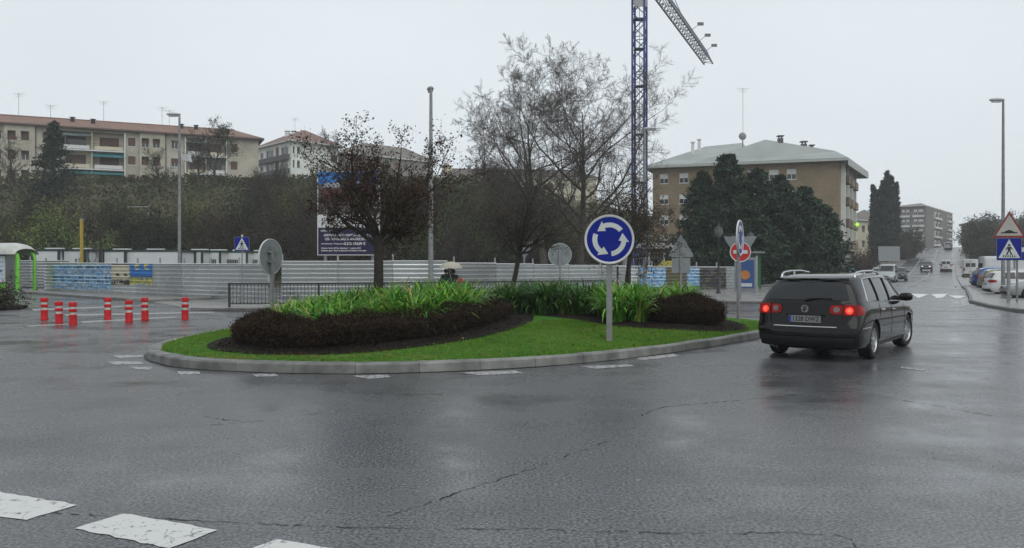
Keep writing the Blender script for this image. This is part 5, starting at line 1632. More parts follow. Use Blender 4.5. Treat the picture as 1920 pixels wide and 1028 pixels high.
e = thing('yellow_post', 'tall yellow post rising behind the site cabins', 'post', (X_(153, 56.4), 56.4, 0)); MB().box(-0.085, 0.085, -0.085, 0.085, 0, 4.9).build('shaft', mat('weathered_yellow', (0.36, 0.25, 0.04), rough=0.6, var=0.25), e); MB().box(-0.1, 0.1, -0.1, 0.1, 4.9, 5.0).build('cap', M_POST, e)
e = thing('wooden_pole', 'dark wooden pole rising beside the pale green bush', 'post', (X_(188, 56.8), 56.8, 0)); MB().tube([(0, 0, 0), (0.02, 0, 4.3)], [0.12, 0.09], 8).build('shaft', M_BARK, e); MB().box(-0.05, 0.3, -0.04, 0.04, 4.0, 4.1).build('cross_piece', M_BARK, e)
e = thing('satellite_dish', 'grey dish between the yellow post and the wooden pole', 'dish', (X_(168, 58.3), 58.3, 0))
MB().tube([(0, 0, 0), (0, 0, 2.3)], 0.05, 6).build('mast', M_POST, e); MB().lathe([(0, 0), (0.25, 0.05), (0.5, 0.18), (0.7, 0.36)], 18, (0, -0.1, 2.4), 'x').build('dish', M_POST, e, smooth=True)
GYY = 92.0; gx = X_(236, GYY); gz = float(H(gx, GYY))
e = thing('goal_frame', 'white goal frame on the grassy terrace below the apartments', 'goal', (gx, GYY, gz))
mw = mat('white_tube', (0.34, 0.34, 0.33), var=0.1)
MB().tube([(0, 0, 0), (0, 0, 1.35)], 0.045, 6).build('post', mw, e); MB().tube([(0, 0, 1.35), (2.6, 0, 1.35)], 0.045, 6).build('crossbar', mw, e); MB().tube([(2.6, 0, 0), (2.6, 0, 1.35)], 0.045, 6).build('post', mw, e)

# ---- tower crane
M_CR = mat('crane_blue', (0.030, 0.055, 0.19), rough=0.5, var=0.25, scale=1.5)
M_CR2 = mat('crane_grey', (0.13, 0.14, 0.17), rough=0.5, var=0.25, scale=1.5)
CX, CYY, HT = X_(1199, 75), 75.0, 29.0
e = thing('tower_crane', 'blue lattice tower crane with its jib pointing away over the brick building', 'crane', (CX, CYY, -0.06))
ca = R(24); mw_ = 0.56
cor = [(mw_ * math.cos(ca + k * math.pi / 2) * 1.414, mw_ * math.sin(ca + k * math.pi / 2) * 1.414) for k in range(4)]
mb = MB()
for c in cor: mb.bar((*c, 0), (*c, HT), 0.17)
mast = mb.build('mast', M_CR, e)
mb = MB(); z = 0.0; k = 0
while z < HT - 1:
    for i in range(4):
        a, b_ = cor[i], cor[(i + 1) % 4]
        mb.bar((*a, z), (*b_, z + 1.1) if k % 2 else (*b_, z + 1.1), 0.075) if (k + i) % 2 else mb.bar((*b_, z), (*a, z + 1.1), 0.075)
        if k % 3 == 0: mb.bar((*a, z), (*b_, z), 0.055)
    z += 1.1; k += 1
mb.build('lattice_brace', M_CR, mast)
mb = MB(); mb.bar((cor[0][0] * .3 - .2, cor[0][1] * .3, 0), (cor[0][0] * .3 - .2, cor[0][1] * .3, HT), 0.04).bar((cor[0][0] * .3 + .2, cor[0][1] * .3, 0), (cor[0][0] * .3 + .2, cor[0][1] * .3, HT), 0.04)
mb.build('ladder', M_CR2, mast)
for zz in (9.5, 14.0, 18.5, 22.0, 24.8):
    MB().box(-0.5, 0.5, -0.5, 0.5, zz, zz + 0.06).build('landing', M_CR2, mast)
MB().box(-0.62, 0.62, -0.75, -0.69, 25.8, 27.0).build('maker_plate', mat('crane_plate', (0.33, 0.33, 0.33), var=0.15), e)
MB().box(-0.9, 0.9, -0.9, 0.9, HT, HT + 0.8).build('slewing_unit', M_CR2, e)
MB().box(-1.9, -0.8, -1.0, 0.6, HT + 0.2, HT + 2.2).build('cab', mat('cab_white', (0.5, 0.5, 0.5), var=0.1), e)
jd = np.array([0.394, 0.919]); jn = np.array([0.919, -0.394]); JL = 38.5
jib = MB()
def jp(s, o_, z): q = jd * s + jn * o_; return (q[0], q[1], z)
z0, z1 = HT + 0.6, HT + 2.0
jib.bar(jp(-9, -0.6, z0), jp(JL, -0.6, z0), 0.14).bar(jp(-9, 0.6, z0), jp(JL, 0.6, z0), 0.14).bar(jp(0, 0, z1), jp(JL - 0.5, 0, z1), 0.12)
J = jib.build('jib', M_CR2, e)
mb = MB()
s = 0.0; k = 0
while s < JL - 1.2:
    mb.bar(jp(s, -0.6, z0), jp(s + 0.6, 0, z1), 0.06).bar(jp(s + 1.2, -0.6, z0), jp(s + 0.6, 0, z1), 0.06).bar(jp(s, 0.6, z0), jp(s + 0.6, 0, z1), 0.06).bar(jp(s + 1.2, 0.6, z0), jp(s + 0.6, 0, z1), 0.06)
    mb.bar(jp(s, -0.6, z0), jp(s + (1.2 if k % 2 else 0), 0.6, z0), 0.05); mb.bar(jp(s + (0 if k % 2 else 1.2), -0.6, z0), jp(s + 1.2, 0.6, z0), 0.05)
    s += 1.2; k += 1
mb.build('lattice_brace', M_CR2, J)
for i, s in enumerate((22, 27, 32)):
    q = jp(s, 1.6, z0 + 0.7); p = jp(s, 0.6, z0)
    MB().bar(p, q, 0.05).box(q[0] - 0.15, q[0] + 0.55, q[1] - 0.1, q[1] + 0.1, q[2] - 0.12, q[2] + 0.22).build('jib_plate', mat('plate_brown', (0.16, 0.15, 0.14), var=0.2), J)
MB().box(*(lambda q: (q[0] - 0.8, q[0] + 0.8, q[1] - 0.4, q[1] + 0.4, q[2] - 2.6, q[2] + 0.2))(jp(-8, 0, z0))).build('counterweight', mat('ballast', (0.25, 0.25, 0.24), var=0.2), e)
MB().tube([(0, 0, HT), (0, 0, HT + 5)], 0.2, 6).build('tower_head', M_CR2, e)
MB().tube([(0, 0, HT + 5), jp(20, 0, z1)], 0.04, 4).tube([(0, 0, HT + 5), jp(-8, 0, z0)], 0.04, 4).build('stay_rope', M_CR2, e)

# ================================================================== buildings
def facade(mb, P0, ux, n, W, z0, z1, holes, depth=0.18):
    """wall in local frame with real openings; P0 origin (x,y), ux unit along, n outward unit"""
    xs = sorted(set([0, W] + [h[0] for h in holes] + [h[1] for h in holes]))
    zs = sorted(set([z0, z1] + [h[2] for h in holes] + [h[3] for h in holes]))
    def p(u, z, d=0.0): return (P0[0] + ux[0] * u - n[0] * d, P0[1] + ux[1] * u - n[1] * d, z)
    for a, b in zip(xs[:-1], xs[1:]):
        for c, d in zip(zs[:-1], zs[1:]):
            mx, mz = (a + b) / 2, (c + d) / 2
            if any(h[0] < mx < h[1] and h[2] < mz < h[3] for h in holes):
                continue
            mb.quad(p(a, c), p(b, c), p(b, d), p(a, d))
    for h in holes:
        dd = h[4] if len(h) > 4 else depth
        a, b, c, d = h[:4]
        mb.quad(p(a, c), p(b, c), p(b, c, dd), p(a, c, dd)); mb.quad(p(a, d), p(b, d), p(b, d, dd), p(a, d, dd))
        mb.quad(p(a, c), p(a, d), p(a, d, dd), p(a, c, dd)); mb.quad(p(b, c), p(b, d), p(b, d, dd), p(b, c, dd))
    return p
M_CREAM = mat('cream_render', (0.40, 0.375, 0.295), rough=0.85, var=0.30, scale=0.5, detail=9, col2=(0.34, 0.325, 0.27))
M_CREAM2 = mat('balcony_cream', (0.50, 0.47, 0.35), rough=0.8, var=0.12, scale=0.6)
M_WREN = mat('white_render', (0.60, 0.62, 0.58), rough=0.8, var=0.14, scale=0.4, detail=8)
M_SHUT = mat('brown_shutter', (0.095, 0.050, 0.036), rough=0.7, var=0.2, scale=2)
M_FRW = mat('window_white', (0.52, 0.53, 0.52), rough=0.5, var=0.08)
M_TILE = None
def tile_mat(name, c1, c2, ang=0.0, ax=0):
    m = bpy.data.materials.new(name); m.use_nodes = True
    t = m.node_tree; N = t.nodes.new; K = t.links.new
    b = t.nodes['Principled BSDF']; b.inputs['Roughness'].default_value = 0.7
    tc = N('ShaderNodeTexCoord'); wv = N('ShaderNodeTexWave'); wv.bands_direction = 'X' if ax == 0 else 'Y'
    wv.inputs['Scale'].default_value = 1.25; wv.inputs['Distortion'].default_value = 0.3
    mp = N('ShaderNodeMapping'); mp.inputs['Rotation'].default_value = (0, 0, ang)
    K(tc.outputs['Object'], mp.inputs['Vector']); K(mp.outputs[0], wv.inputs['Vector'])
    nz = N('ShaderNodeTexNoise'); nz.inputs['Scale'].default_value = 0.5; nz.inputs['Detail'].default_value = 9; nz.inputs['Roughness'].default_value = 0.65
    K(tc.outputs['Object'], nz.inputs['Vector'])
    rp = N('ShaderNodeValToRGB'); rp.color_ramp.elements[0].position = 0.3; rp.color_ramp.elements[1].position = 0.72
    rp.color_ramp.elements[0].color = tuple(c1) + (1,); rp.color_ramp.elements[1].color = tuple(c2) + (1,)
    K(nz.outputs['Fac'], rp.inputs['Fac'])
    mm = N('ShaderNodeMix'); mm.data_type = 'RGBA'; mm.blend_type = 'MULTIPLY'; mm.inputs[0].default_value = 0.35
    K(rp.outputs[0], mm.inputs[6]); K(wv.outputs['Color'], mm.inputs[7]); K(mm.outputs[2], b.inputs['Base Color'])
    bp = N('ShaderNodeBump'); bp.inputs['Strength'].default_value = 0.7; bp.inputs['Distance'].default_value = 0.08
    K(wv.outputs['Fac'], bp.inputs['Height']); K(bp.outputs[0], b.inputs['Normal'])
    MATS[name] = m
    return m
def window(p, a, b, c, d, parent, depth=0.18, shut=0.0, frame=None, shutm=None, sill=True):
    """p(u,z,depth): wall frame; opening a..b, c..d; shut = share covered by a roller shutter"""
    mb = MB(); t = 0.07
    def q(u0, u1, z0, z1, dd): mb.quad(p(u0, z0, dd), p(u1, z0, dd), p(u1, z1, dd), p(u0, z1, dd))
    fd = depth - 0.05
    q(a, a + t, c, d, fd); q(b - t, b, c, d, fd); q(a + t, b - t, c, c + t, fd); q(a + t, b - t, d - t, d, fd); q((a + b) / 2 - t / 2, (a + b) / 2 + t / 2, c + t, d - t, fd)
    if sill:
        mb.quad(p(a - 0.06, c, -0.06), p(b + 0.06, c, -0.06), p(b + 0.06, c, 0.0), p(a - 0.06, c, 0.0)); mb.quad(p(a - 0.06, c - 0.07, -0.06), p(b + 0.06, c - 0.07, -0.06), p(b + 0.06, c, -0.06), p(a - 0.06, c, -0.06))
    w_ = mb.build('window', frame or M_FRW, parent)
    MB().quad(p(a, c, depth), p(b, c, depth), p(b, d, depth), p(a, d, depth)).build('pane', M_GLASS, w_)
    if shut > 0.02:
        zc = d - (d - c) * shut
        MB().quad(p(a + 0.01, zc, fd - 0.03), p(b - 0.01, zc, fd - 0.03), p(b - 0.01, d, fd - 0.03), p(a + 0.01, d, fd - 0.03)).build('roller_shutter', shutm or M_SHUT, w_)
    return w_
def antenna(parent, loc, h=2.6):
    mb = MB().tube([(0, 0, 0), (0, 0, h)], 0.03, 4)
    for k, wd in enumerate((0.9, 0.7, 0.55)):
        mb.tube([(-wd, 0, h - 0.25 * k), (wd, 0.1, h - 0.25 * k)], 0.018, 4)
    mb.tube([(0, -0.5, h - 0.1), (0, 0.7, h - 0.1)], 0.018, 4)
    o = mb.build('antenna', mat('antenna_grey', (0.2, 0.2, 0.2), var=0.1), parent)
    o.location = loc
    return o
def chimney(parent, loc, w_=0.8, h=1.6, m=None):
    o = MB().box(-w_ / 2, w_ / 2, -w_ / 2, w_ / 2, 0, h).box(-w_ / 2 - 0.1, w_ / 2 + 0.1, -w_ / 2 - 0.1, w_ / 2 + 0.1, h + 0.25, h + 0.4).box(-w_ / 2 + .05, -w_ / 2 + 0.2, -0.1, 0.1, h, h + 0.25).box(w_ / 2 - 0.2, w_ / 2 - .05, -0.1, 0.1, h, h + 0.25).build('chimney', m or M_WREN, parent)
    o.location = loc
    return o
class Face:
    """vertical facade line between two ground points"""
    def __init__(s, A, B, org):
        s.A = np.array(A, float); s.B = np.array(B, float); s.W = float(np.linalg.norm(s.B - s.A)); s.u = (s.B - s.A) / s.W
        s.n = np.array([s.u[1], -s.u[0]]); s.P0 = s.A - np.array(org)
    def U(s, px):
        k = (px - 960) / 1500
        return (k * s.A[1] - s.A[0]) / (s.u[0] - k * s.u[1])

# ---- long apartment block on the hill
A, B = (-83.0, 113.5), (-41.8, 132.0)
fc = Face(A, B, A)
b1 = thing('apartment_block', 'long cream apartment block with red tiled roof and balconies on the hill', 'building', (A[0], A[1], 0))
Zg, Ze = 11.5, 22.55
bal = [(fc.U(107), fc.U(236)), (fc.U(346), fc.U(426))]
rows = [20.9, 18.05, 15.2]
wins = []
for px in (-28, -5, 22.5, 47.5, 87, 247, 272.5, 293, 327.5, 439):
    u = fc.U(px)
    for r_i, zc in enumerate(rows):
        wins.append((u - 0.52, u + 0.52, zc - 0.68, zc + 0.68, px, r_i))
holes = [w_[:4] for w_ in wins]
for (u0, u1) in bal:
    holes.append((u0, u1, 13.6, Ze - 0.45, 1.3))
mb = MB()
p = facade(mb, fc.P0, fc.u, fc.n, fc.W, Zg, Ze, holes)
# end wall, back wall
dp = 11.0
e0, e1 = fc.P0 + fc.u * fc.W, fc.P0 + fc.u * fc.W - fc.n * dp
mb.quad((*e0, Zg), (*e1, Zg), (*e1, Ze), (*e0, Ze))
s0, s1 = fc.P0, fc.P0 - fc.n * dp
mb.quad((*s1, Zg), (*s0, Zg), (*s0, Ze), (*s1, Ze)); mb.quad((*e1, Zg), (*s1, Zg), (*s1, Ze), (*e1, Ze))
mb.build('wall', M_CREAM, b1)
rw2 = random.Random(4)
for (a, b, c, d, px, r_i) in wins:
    sh = rw2.choice((1.0, 1.0, 0.55, 0.4, 0.9, 0.2))
    window(p, a, b, c, d, b1, shut=sh)
# slightly projecting bays
for (pa, pb) in ((8, 66), (262, 309)):
    a, b = fc.U(pa), fc.U(pb)
    mbb = MB()
    hs = [w_[:4] for w_ in wins if a < w_[0] and w_[1] < b]
    P1 = fc.P0 + fc.n * 0.45
    facade(mbb, P1 + fc.u * a, fc.u, fc.n, b - a, Zg, Ze - 0.02, [(h[0] - a, h[1] - a, h[2], h[3], 0.44) for h in hs])
    for q in (a, b):
        c0 = fc.P0 + fc.u * q; c1 = c0 + fc.n * 0.45
        mbb.quad((*c0, Zg), (*c1, Zg), (*c1, Ze - 0.02), (*c0, Ze - 0.02))
    mbb.build('bay', M_CREAM, b1)
# loggias: back wall, slabs, parapets, frames, awnings
M_TEAL = mat('teal_awning', (0.015, 0.12, 0.13), rough=0.6, var=0.2, scale=1)
M_TEALD = mat('faded_awning', (0.09, 0.13, 0.13), rough=0.6, var=0.2, scale=1)
def bx(u0, u1, d0, d1, z0, z1, name, m, parent):
    vs = [p(u, z, d) for z in (z0, z1) for d in (d0, d1) for u in (u0, u1)]
    return MB().add(vs, [(0, 1, 3, 2), (4, 6, 7, 5), (0, 4, 5, 1), (2, 3, 7, 6), (0, 2, 6, 4), (1, 5, 7, 3)]).build(name, m, parent)
for bi, (u0, u1) in enumerate(bal):
    bx(u0 + 0.01, u1 - 0.01, 1.25, 1.31, 13.6, Ze - 0.46, 'loggia_back_wall', M_CREAM2 if bi == 0 else M_CREAM, b1)
    um = (u0 + u1) / 2
    for u in (u0 + 0.02, u1 - 0.22):
        bx(u, u + 0.2, -0.5, 1.2, 13.4, Ze - 0.40, 'white_fin', M_FRW, b1)
    bx(um - 0.08, um + 0.08, -0.2, 1.2, 13.6, Ze - 0.47, 'divider', M_CREAM2, b1)
    for k, zc in enumerate(rows):
        zf = zc - 1.55
        sl = bx(u0 + 0.22, u1 - 0.24, -0.55, 1.24, zf - 0.2, zf, 'balcony_slab', M_FRW, b1)
        for h_i, (a, b) in enumerate(((u0 + 0.22, um - 0.1), (um + 0.1, u1 - 0.24))):
            bx(a + 0.3, b - 0.2, -0.42, -0.36, zf + 0.08, zf + 0.62, 'parapet_panel', M_CREAM2 if (k + h_i) % 2 else M_FRW, sl)
            MB().tube([p(a, zf + 0.95, -0.45), p(b, zf + 0.95, -0.45)], 0.035, 4).tube([p(a, zf + 0.7, -0.45), p(b, zf + 0.7, -0.45)], 0.02, 4).build('handrail', M_IRON, sl)
            w0 = a + (b - a) * 0.2; w1 = w0 + (b - a) * 0.62
            pp = lambda u, z, d=0.0: p(u, z, d + 1.22)
            MB().quad(p(w0, zf + 0.1, 1.23), p(w1, zf + 0.1, 1.23), p(w1, zf + 2.2, 1.23), p(w0, zf + 2.2, 1.23)).build('balcony_window', M_SHUT if (k + h_i + bi) % 3 else M_GLASS, b1)
            MB().tube([p(w0 + 0.25, zf + 0.95, 0.3), p(w0 + 0.25, zf + 1.55, 0.3)], 0.03, 4).build('plant_stake', M_IRON, sl)
        aw = {0: [0], 1: [1], 2: [0, 1]}[k] if bi == 0 else ([0] if k == 0 else [])
        for h_i in aw:
            a, b = ((u0 + 0.22, um - 0.1), (um + 0.1, u1 - 0.24))[h_i]
            t = zf + 2.55
            drop = 0.35 if (k, h_i) != (1, 1) else 0.55
            MB().add([p(a, t, 0.3), p(b, t, 0.3), p(b, t - drop, -0.75), p(a, t - drop, -0.75), p(a, t - drop - 0.22, -0.77), p(b, t - drop - 0.22, -0.77)], [(0, 1, 2, 3), (3, 2, 5, 4)]).build('awning', M_TEAL if (k, h_i) != (0, 0) else M_TEALD, b1)
for px in (66, 262, 310):
    u = fc.U(px); MB().tube([p(u + 0.12, Zg, -0.1), p(u + 0.12, Ze, -0.1)], 0.07, 6).build('downpipe', M_POST, b1)
# roof
M_TILE = tile_mat('red_tiles', (0.17, 0.09, 0.065), (0.27, 0.15, 0.105), -math.atan2(fc.u[1], fc.u[0]))
def rp_(u, d, z): q = fc.P0 + fc.u * u - fc.n * d; return (q[0], q[1], z)
ov = 0.9
Zr = Ze + 2.15
rf = MB().add([rp_(-1, -ov, Ze + 0.12), rp_(fc.W + 0.8, -ov, Ze + 0.12), rp_(fc.W - 3.2, dp / 2, Zr), rp_(-1, dp / 2, Zr), rp_(fc.W + 0.8, dp + ov, Ze + 0.12), rp_(-1, dp + ov, Ze + 0.12)],
              [(0, 1, 2, 3), (1, 4, 2), (4, 5, 3, 2), (0, 3, 5)]).build('roof', M_TILE, b1)
MB().add([rp_(-1, -ov, Ze + 0.10), rp_(fc.W + 0.8, -ov, Ze + 0.10), rp_(fc.W + 0.8, dp + ov, Ze + 0.10), rp_(-1, dp + ov, Ze + 0.10), rp_(-1, -ov, Ze - 0.10), rp_(fc.W + 0.8, -ov, Ze - 0.10), rp_(fc.W + 0.8, dp + ov, Ze - 0.10), rp_(-1, dp + ov, Ze - 0.10)],
         [(0, 1, 5, 4), (1, 2, 6, 5), (4, 5, 6, 7)]).build('eaves', mat('eaves_brown', (0.10, 0.075, 0.06), var=0.2), rf)
MB().tube([rp_(-1, dp / 2, Zr), rp_(fc.W - 3.2, dp / 2, Zr)], 0.14, 6).build('ridge_tiles', M_TILE, rf)
for px, hh in ((65, 2.0), (170, 3.2), (285, 3.0), (299, 2.6), (2, 3.5)):
    antenna(rf, rp_(fc.U(px) + 1.5, dp / 2, Zr), hh)
for px, d in ((132, 3.6), (370, 3.9), (342, 4.0), (172, 3.0)):
    u = fc.U(px); q = rp_(u, d, Ze + 0.1 + 2.0 * (d + ov) / (dp / 2 + ov))
    o = MB().box(-0.22, 0.22, -0.22, 0.22, -0.3, 0.55).box(-0.34, 0.34, -0.34, 0.34, 0.62, 0.72).box(-0.18, 0.18, -0.18, 0.18, 0.55, 0.62).build('vent', M_DARK, rf); o.location = q

# ---- generic hip-roofed corner building
def corner_building(L0, C0, R0, zg, ze, rise, name, label, wm, roofm, over=0.8, ridge=0.35):
    org = C0
    e = thing(name, label, 'building', (C0[0], C0[1], 0))
    fl, fr = Face(L0, C0, org), Face(C0, R0, org)
    far = np.array(L0) + np.array(R0) - np.array(C0)
    return e, fl, fr, far
def shell(e, fl, fr, far, zg, ze, wm, holesL, holesR, org):
    mb = MB()
    pl = facade(mb, fl.P0, fl.u, fl.n, fl.W, zg, ze, holesL); pr = facade(mb, fr.P0, fr.u, fr.n, fr.W, zg, ze, holesR)
    fo = far - np.array(org); l0 = fl.P0; r0 = fr.P0 + fr.u * fr.W
    mb.quad((*r0, zg), (*fo, zg), (*fo, ze), (*r0, ze)); mb.quad((*fo, zg), (*l0, zg), (*l0, ze), (*fo, ze))
    mb.build('wall', wm, e)
    return pl, pr
def hip(e, fl, fr, far, ze, rise, over, roofm, org, rt=0.3, thick=0.22):
    l0 = fl.P0; c0 = fr.P0; r0 = fr.P0 + fr.u * fr.W; f0 = far - np.array(org)
    cen = (l0 + c0 + r0 + f0) / 4
    P = [q + (q - cen) / np.linalg.norm(q - cen) * over * 1.3 for q in (l0, c0, r0, f0)]
    if fl.W > fr.W: m1, m2 = (P[1] + P[2]) / 2, (P[0] + P[3]) / 2
    else: m1, m2 = (P[0] + P[1]) / 2, (P[2] + P[3]) / 2
    r1, r2 = m1 * (1 - rt) + m2 * rt, m2 * (1 - rt) + m1 * rt
    vs = [(*q, ze + 0.1) for q in P] + [(*r1, ze + rise), (*r2, ze + rise)]
    fs = [(0, 1, 4, 5), (1, 2, 4), (2, 3, 5, 4), (3, 0, 5)] if fl.W > fr.W else [(0, 1, 4), (1, 2, 5, 4), (2, 3, 5), (3, 0, 4, 5)]
    rf = MB().add(vs, fs).build('roof', roofm, e)
    mb = MB()
    for i in range(4):
        a, b = P[i], P[(i + 1) % 4]
        mb.quad((*a, ze + 0.09), (*b, ze + 0.09), (*b, ze + 0.09 - thick), (*a, ze + 0.09 - thick))
    mb.add([(*q, ze + 0.09 - thick) for q in P], [(0, 1, 2, 3)])
    mb.build('eaves', M_FRW if roofm is not M_TILE else MATS['eaves_brown'], rf)
    return rf, r1, r2

# white corner building
Y1, Y2, Y3 = 166, 155, 163
L0, C0, R0 = (X_(482, Y1), Y1), (X_(546, Y2), Y2), (X_(634, Y3), Y3)
e, fl, fr, far = corner_building(L0, C0, R0, 12.5, 26.0, 3.2, 'corner_building', 'white corner building with brown hip roof and dark balcony parapets', None, None)
rowz = [24.3, 21.6, 18.9, 16.2]
hl = []; hr = []
for z in rowz:
    for (pa, pb, hh) in ((499, 513, 1.5), (527, 540, 1.5), (488, 494, 1.1)):
        hl.append((fl.U(pa), fl.U(pb), z - hh / 2, z + hh / 2))
    for (pa, pb) in ((549, 552.5), (557, 562.5)):
        hr.append((fr.U(pa), fr.U(pb), z - 0.7, z + 0.7))
    hr.append((fr.U(620), fr.U(632), z - 1.6, z - 0.1))
pl, pr = shell(e, fl, fr, far, 12.5, 26.0, M_WREN, hl, hr, C0)
for h in hl: window(pl, *h[:4], e, shut=0.0)
for h in hr: window(pr, *h[:4], e, shut=0.35, frame=M_POST)
M_PARA = mat('dark_parapet', (0.075, 0.078, 0.085), rough=0.7, var=0.2)
for z in rowz:
    vs = [pl(u, zz, d) for zz in (z - 1.85, z - 0.85) for d in (-0.7, -0.05) for u in (0.2, fl.W - 0.6)]
    MB().add(vs, [(0, 1, 3, 2), (4, 6, 7, 5), (0, 4, 5, 1), (2, 3, 7, 6), (0, 2, 6, 4), (1, 5, 7, 3)]).build('balcony_parapet', M_PARA, e)
    a = fl.U(517); b = fl.U(523)
    MB().quad(pl(a, z - 0.85, -0.02), pl(b, z - 0.85, -0.02), pl(b, z + 1.0, -0.02), pl(a, z + 1.0, -0.02)).build('brick_panel', mat('red_brick_panel', (0.16, 0.06, 0.05), var=0.25), e)
rf, r1, r2 = hip(e, fl, fr, far, 26.0, 3.3, 1.0, tile_mat('brown_tiles', (0.16, 0.095, 0.075), (0.24, 0.15, 0.12), 0.4), C0, 0.32)
for (px, dy) in ((539, 0), (551, 0)):
    q = (X_(px, 164) - C0[0], 164 - C0[1]); chimney(rf, (q[0], q[1], 26.9), 0.85, 2.1)
antenna(rf, (X_(553, 165) - C0[0], 165 - C0[1], 29), 3.2)

# grey-brown building behind the roundabout tree
Y1, Y2, Y3 = 178, 168, 184
L0, C0, R0 = (X_(630, Y1), Y1), (X_(642, Y2), Y2), (X_(808, Y3), Y3)
e, fl, fr, far = corner_building(L0, C0, R0, 12.5, 25.6, 3.0, 'apartment_block', 'grey-brown block with hip roof behind the dark red roundabout tree', None, None)
hr = []
for z in (23.9, 21.1, 18.3):
    for px in range(655, 805, 17):
        hr.append((fr.U(px), fr.U(px + 8), z - 0.7, z + 0.7))
pl, pr = shell(e, fl, fr, far, 12.5, 25.6, mat('grey_brown_render', (0.20, 0.185, 0.165), rough=0.85, var=0.2, scale=0.4), [], hr, C0)
for i, h in enumerate(hr): window(pr, *h[:4], e, shut=(0.5, 0.0, 1.0)[i % 3])
rf, r1, r2 = hip(e, fl, fr, far, 25.6, 3.4, 1.0, tile_mat('grey_tiles', (0.14, 0.125, 0.11), (0.21, 0.19, 0.165), 0.2), C0, 0.28)
antenna(rf, (X_(741, 182) - C0[0], 182 - C0[1], 28), 4.5)

# low cream house with broad chimney
Y1, Y2, Y3 = 196, 186, 190
L0, C0, R0 = (X_(812, Y1), Y1), (X_(826, Y2), Y2), (X_(1118, Y3), Y3)
e, fl, fr, far = corner_building(L0, C0, R0, 12.5, 22.5, 3.0, 'terraced_house', 'low cream house row with brown roof and broad chimney behind the bare trees', None, None)
hr = []
for z in (20.6, 17.8):
    for px in range(860, 1110, 21):
        hr.append((fr.U(px), fr.U(px + 9), z - 0.7, z + 0.7))
pl, pr = shell(e, fl, fr, far, 12.5, 22.5, M_CREAM2, [], hr, C0)
for i, h in enumerate(hr): window(pr, *h[:4], e, shut=(0.5, 0.0, 1.0)[i % 3])
rf, r1, r2 = hip(e, fl, fr, far, 22.5, 2.6, 0.8, tile_mat('dark_brown_tiles', (0.075, 0.06, 0.05), (0.12, 0.10, 0.08), 0.1), C0, 0.12)
chimney(rf, (X_(838, 189) - C0[0], 189 - C0[1], 22.6), 2.2, 2.4, M_CREAM2)
chimney(rf, (X_(880, 192) - C0[0], 192 - C0[1], 24.2), 0.8, 1.2, M_PARA); chimney(rf, (X_(985, 192) - C0[0], 192 - C0[1], 24.2), 0.8, 1.2, M_PARA)
antenna(rf, (X_(838.5, 189) - C0[0], 189 - C0[1], 25.2), 4.2); antenna(rf, (X_(862, 192) - C0[0], 192 - C0[1], 24.8), 4.5)

# ---- ochre brick building
def brick_mat():
    m = bpy.data.materials.new('ochre_brick'); m.use_nodes = True
    t = m.node_tree; N = t.nodes.new; K = t.links.new; b = t.nodes['Principled BSDF']; b.inputs['Roughness'].default_value = 0.8
    tc = N('ShaderNodeTexCoord'); mp = N('ShaderNodeMapping'); mp.inputs['Rotation'].default_value = (R(90), 0, 0)
    br = N('ShaderNodeTexBrick'); br.inputs['Scale'].default_value = 2.0
    br.inputs['Color1'].default_value = (0.215, 0.155, 0.085, 1); br.inputs['Color2'].default_value = (0.165, 0.12, 0.07, 1); br.inputs['Mortar'].default_value = (0.2, 0.165, 0.12, 1)
    K(tc.outputs['Object'], mp.inputs['Vector']); K(mp.outputs[0], br.inputs['Vector'])
    nz = N('ShaderNodeTexNoise'); nz.inputs['Scale'].default_value = 0.4; nz.inputs['Detail'].default_value = 8
    K(tc.outputs['Object'], nz.inputs['Vector'])
    mm = N('ShaderNodeMix'); mm.data_type = 'RGBA'; mm.blend_type = 'OVERLAY'; mm.inputs[0].default_value = 0.35
    K(br.outputs['Color'], mm.inputs[6]); K(nz.outputs['Fac'], mm.inputs[7]); K(mm.outputs[2], b.inputs['Base Color'])
    MATS['ochre_brick'] = m
    return m
M_BRK = brick_mat()
L0, C0, R0 = (X_(1224, 113), 113.0), (X_(1574, 105), 105.0), (X_(1600, 121), 121.0)
e, fl, fr, far = corner_building(L0, C0, R0, -0.5, 15.6, 3, 'brick_apartment_block', 'ochre brick apartment block with pale grey-green roof behind the evergreens', None, None)
rowz = [14.0, 11.1, 8.2, 5.3]
hl = []
for z in rowz:
    for px in (1245, 1282, 1318, 1372, 1412, 1451, 1484, 1530):
        if px == 1530 and z > 9: continue
        u = fl.U(px); hl.append((u - 0.62, u + 0.62, z - 0.75, z + 0.65))
for px in (1240, 1270, 1300, 1380, 1430, 1480, 1530):
    u = fl.U(px); hl.append((u - 1.2, u + 1.2, 0.2, 2.6))
hr = []
for z in rowz:
    for k in range(3):
        u = 2.0 + k * 5.0; hr.append((u, u + 2.6, z - 1.1, z + 1.0, 0.6))
pl, pr = shell(e, fl, fr, far, -0.5, 15.6, M_BRK, hl, hr, C0)
for i, h in enumerate(hl): window(pl, *h[:4], e, shut=0.5 if h[3] > 3 else 0, shutm=M_FRW)
for i, h in enumerate(hr): window(pr, *h[:4], e, depth=0.6, shut=0.3, shutm=M_FRW)
for z in rowz:
    for k in range(3):
        u = 1.7 + k * 5.0
        vs = [pr(q, zz, d) for zz in (z - 1.3, z - 0.25) for d in (-1.0, -0.05) for q in (u, u + 3.3)]
        MB().add(vs, [(0, 1, 3, 2), (4, 6, 7, 5), (0, 4, 5, 1), (2, 3, 7, 6), (0, 2, 6, 4), (1, 5, 7, 3)]).build('balcony', M_BRK if k else mat('balcony_dark', (0.11, 0.085, 0.06), var=0.2), e)
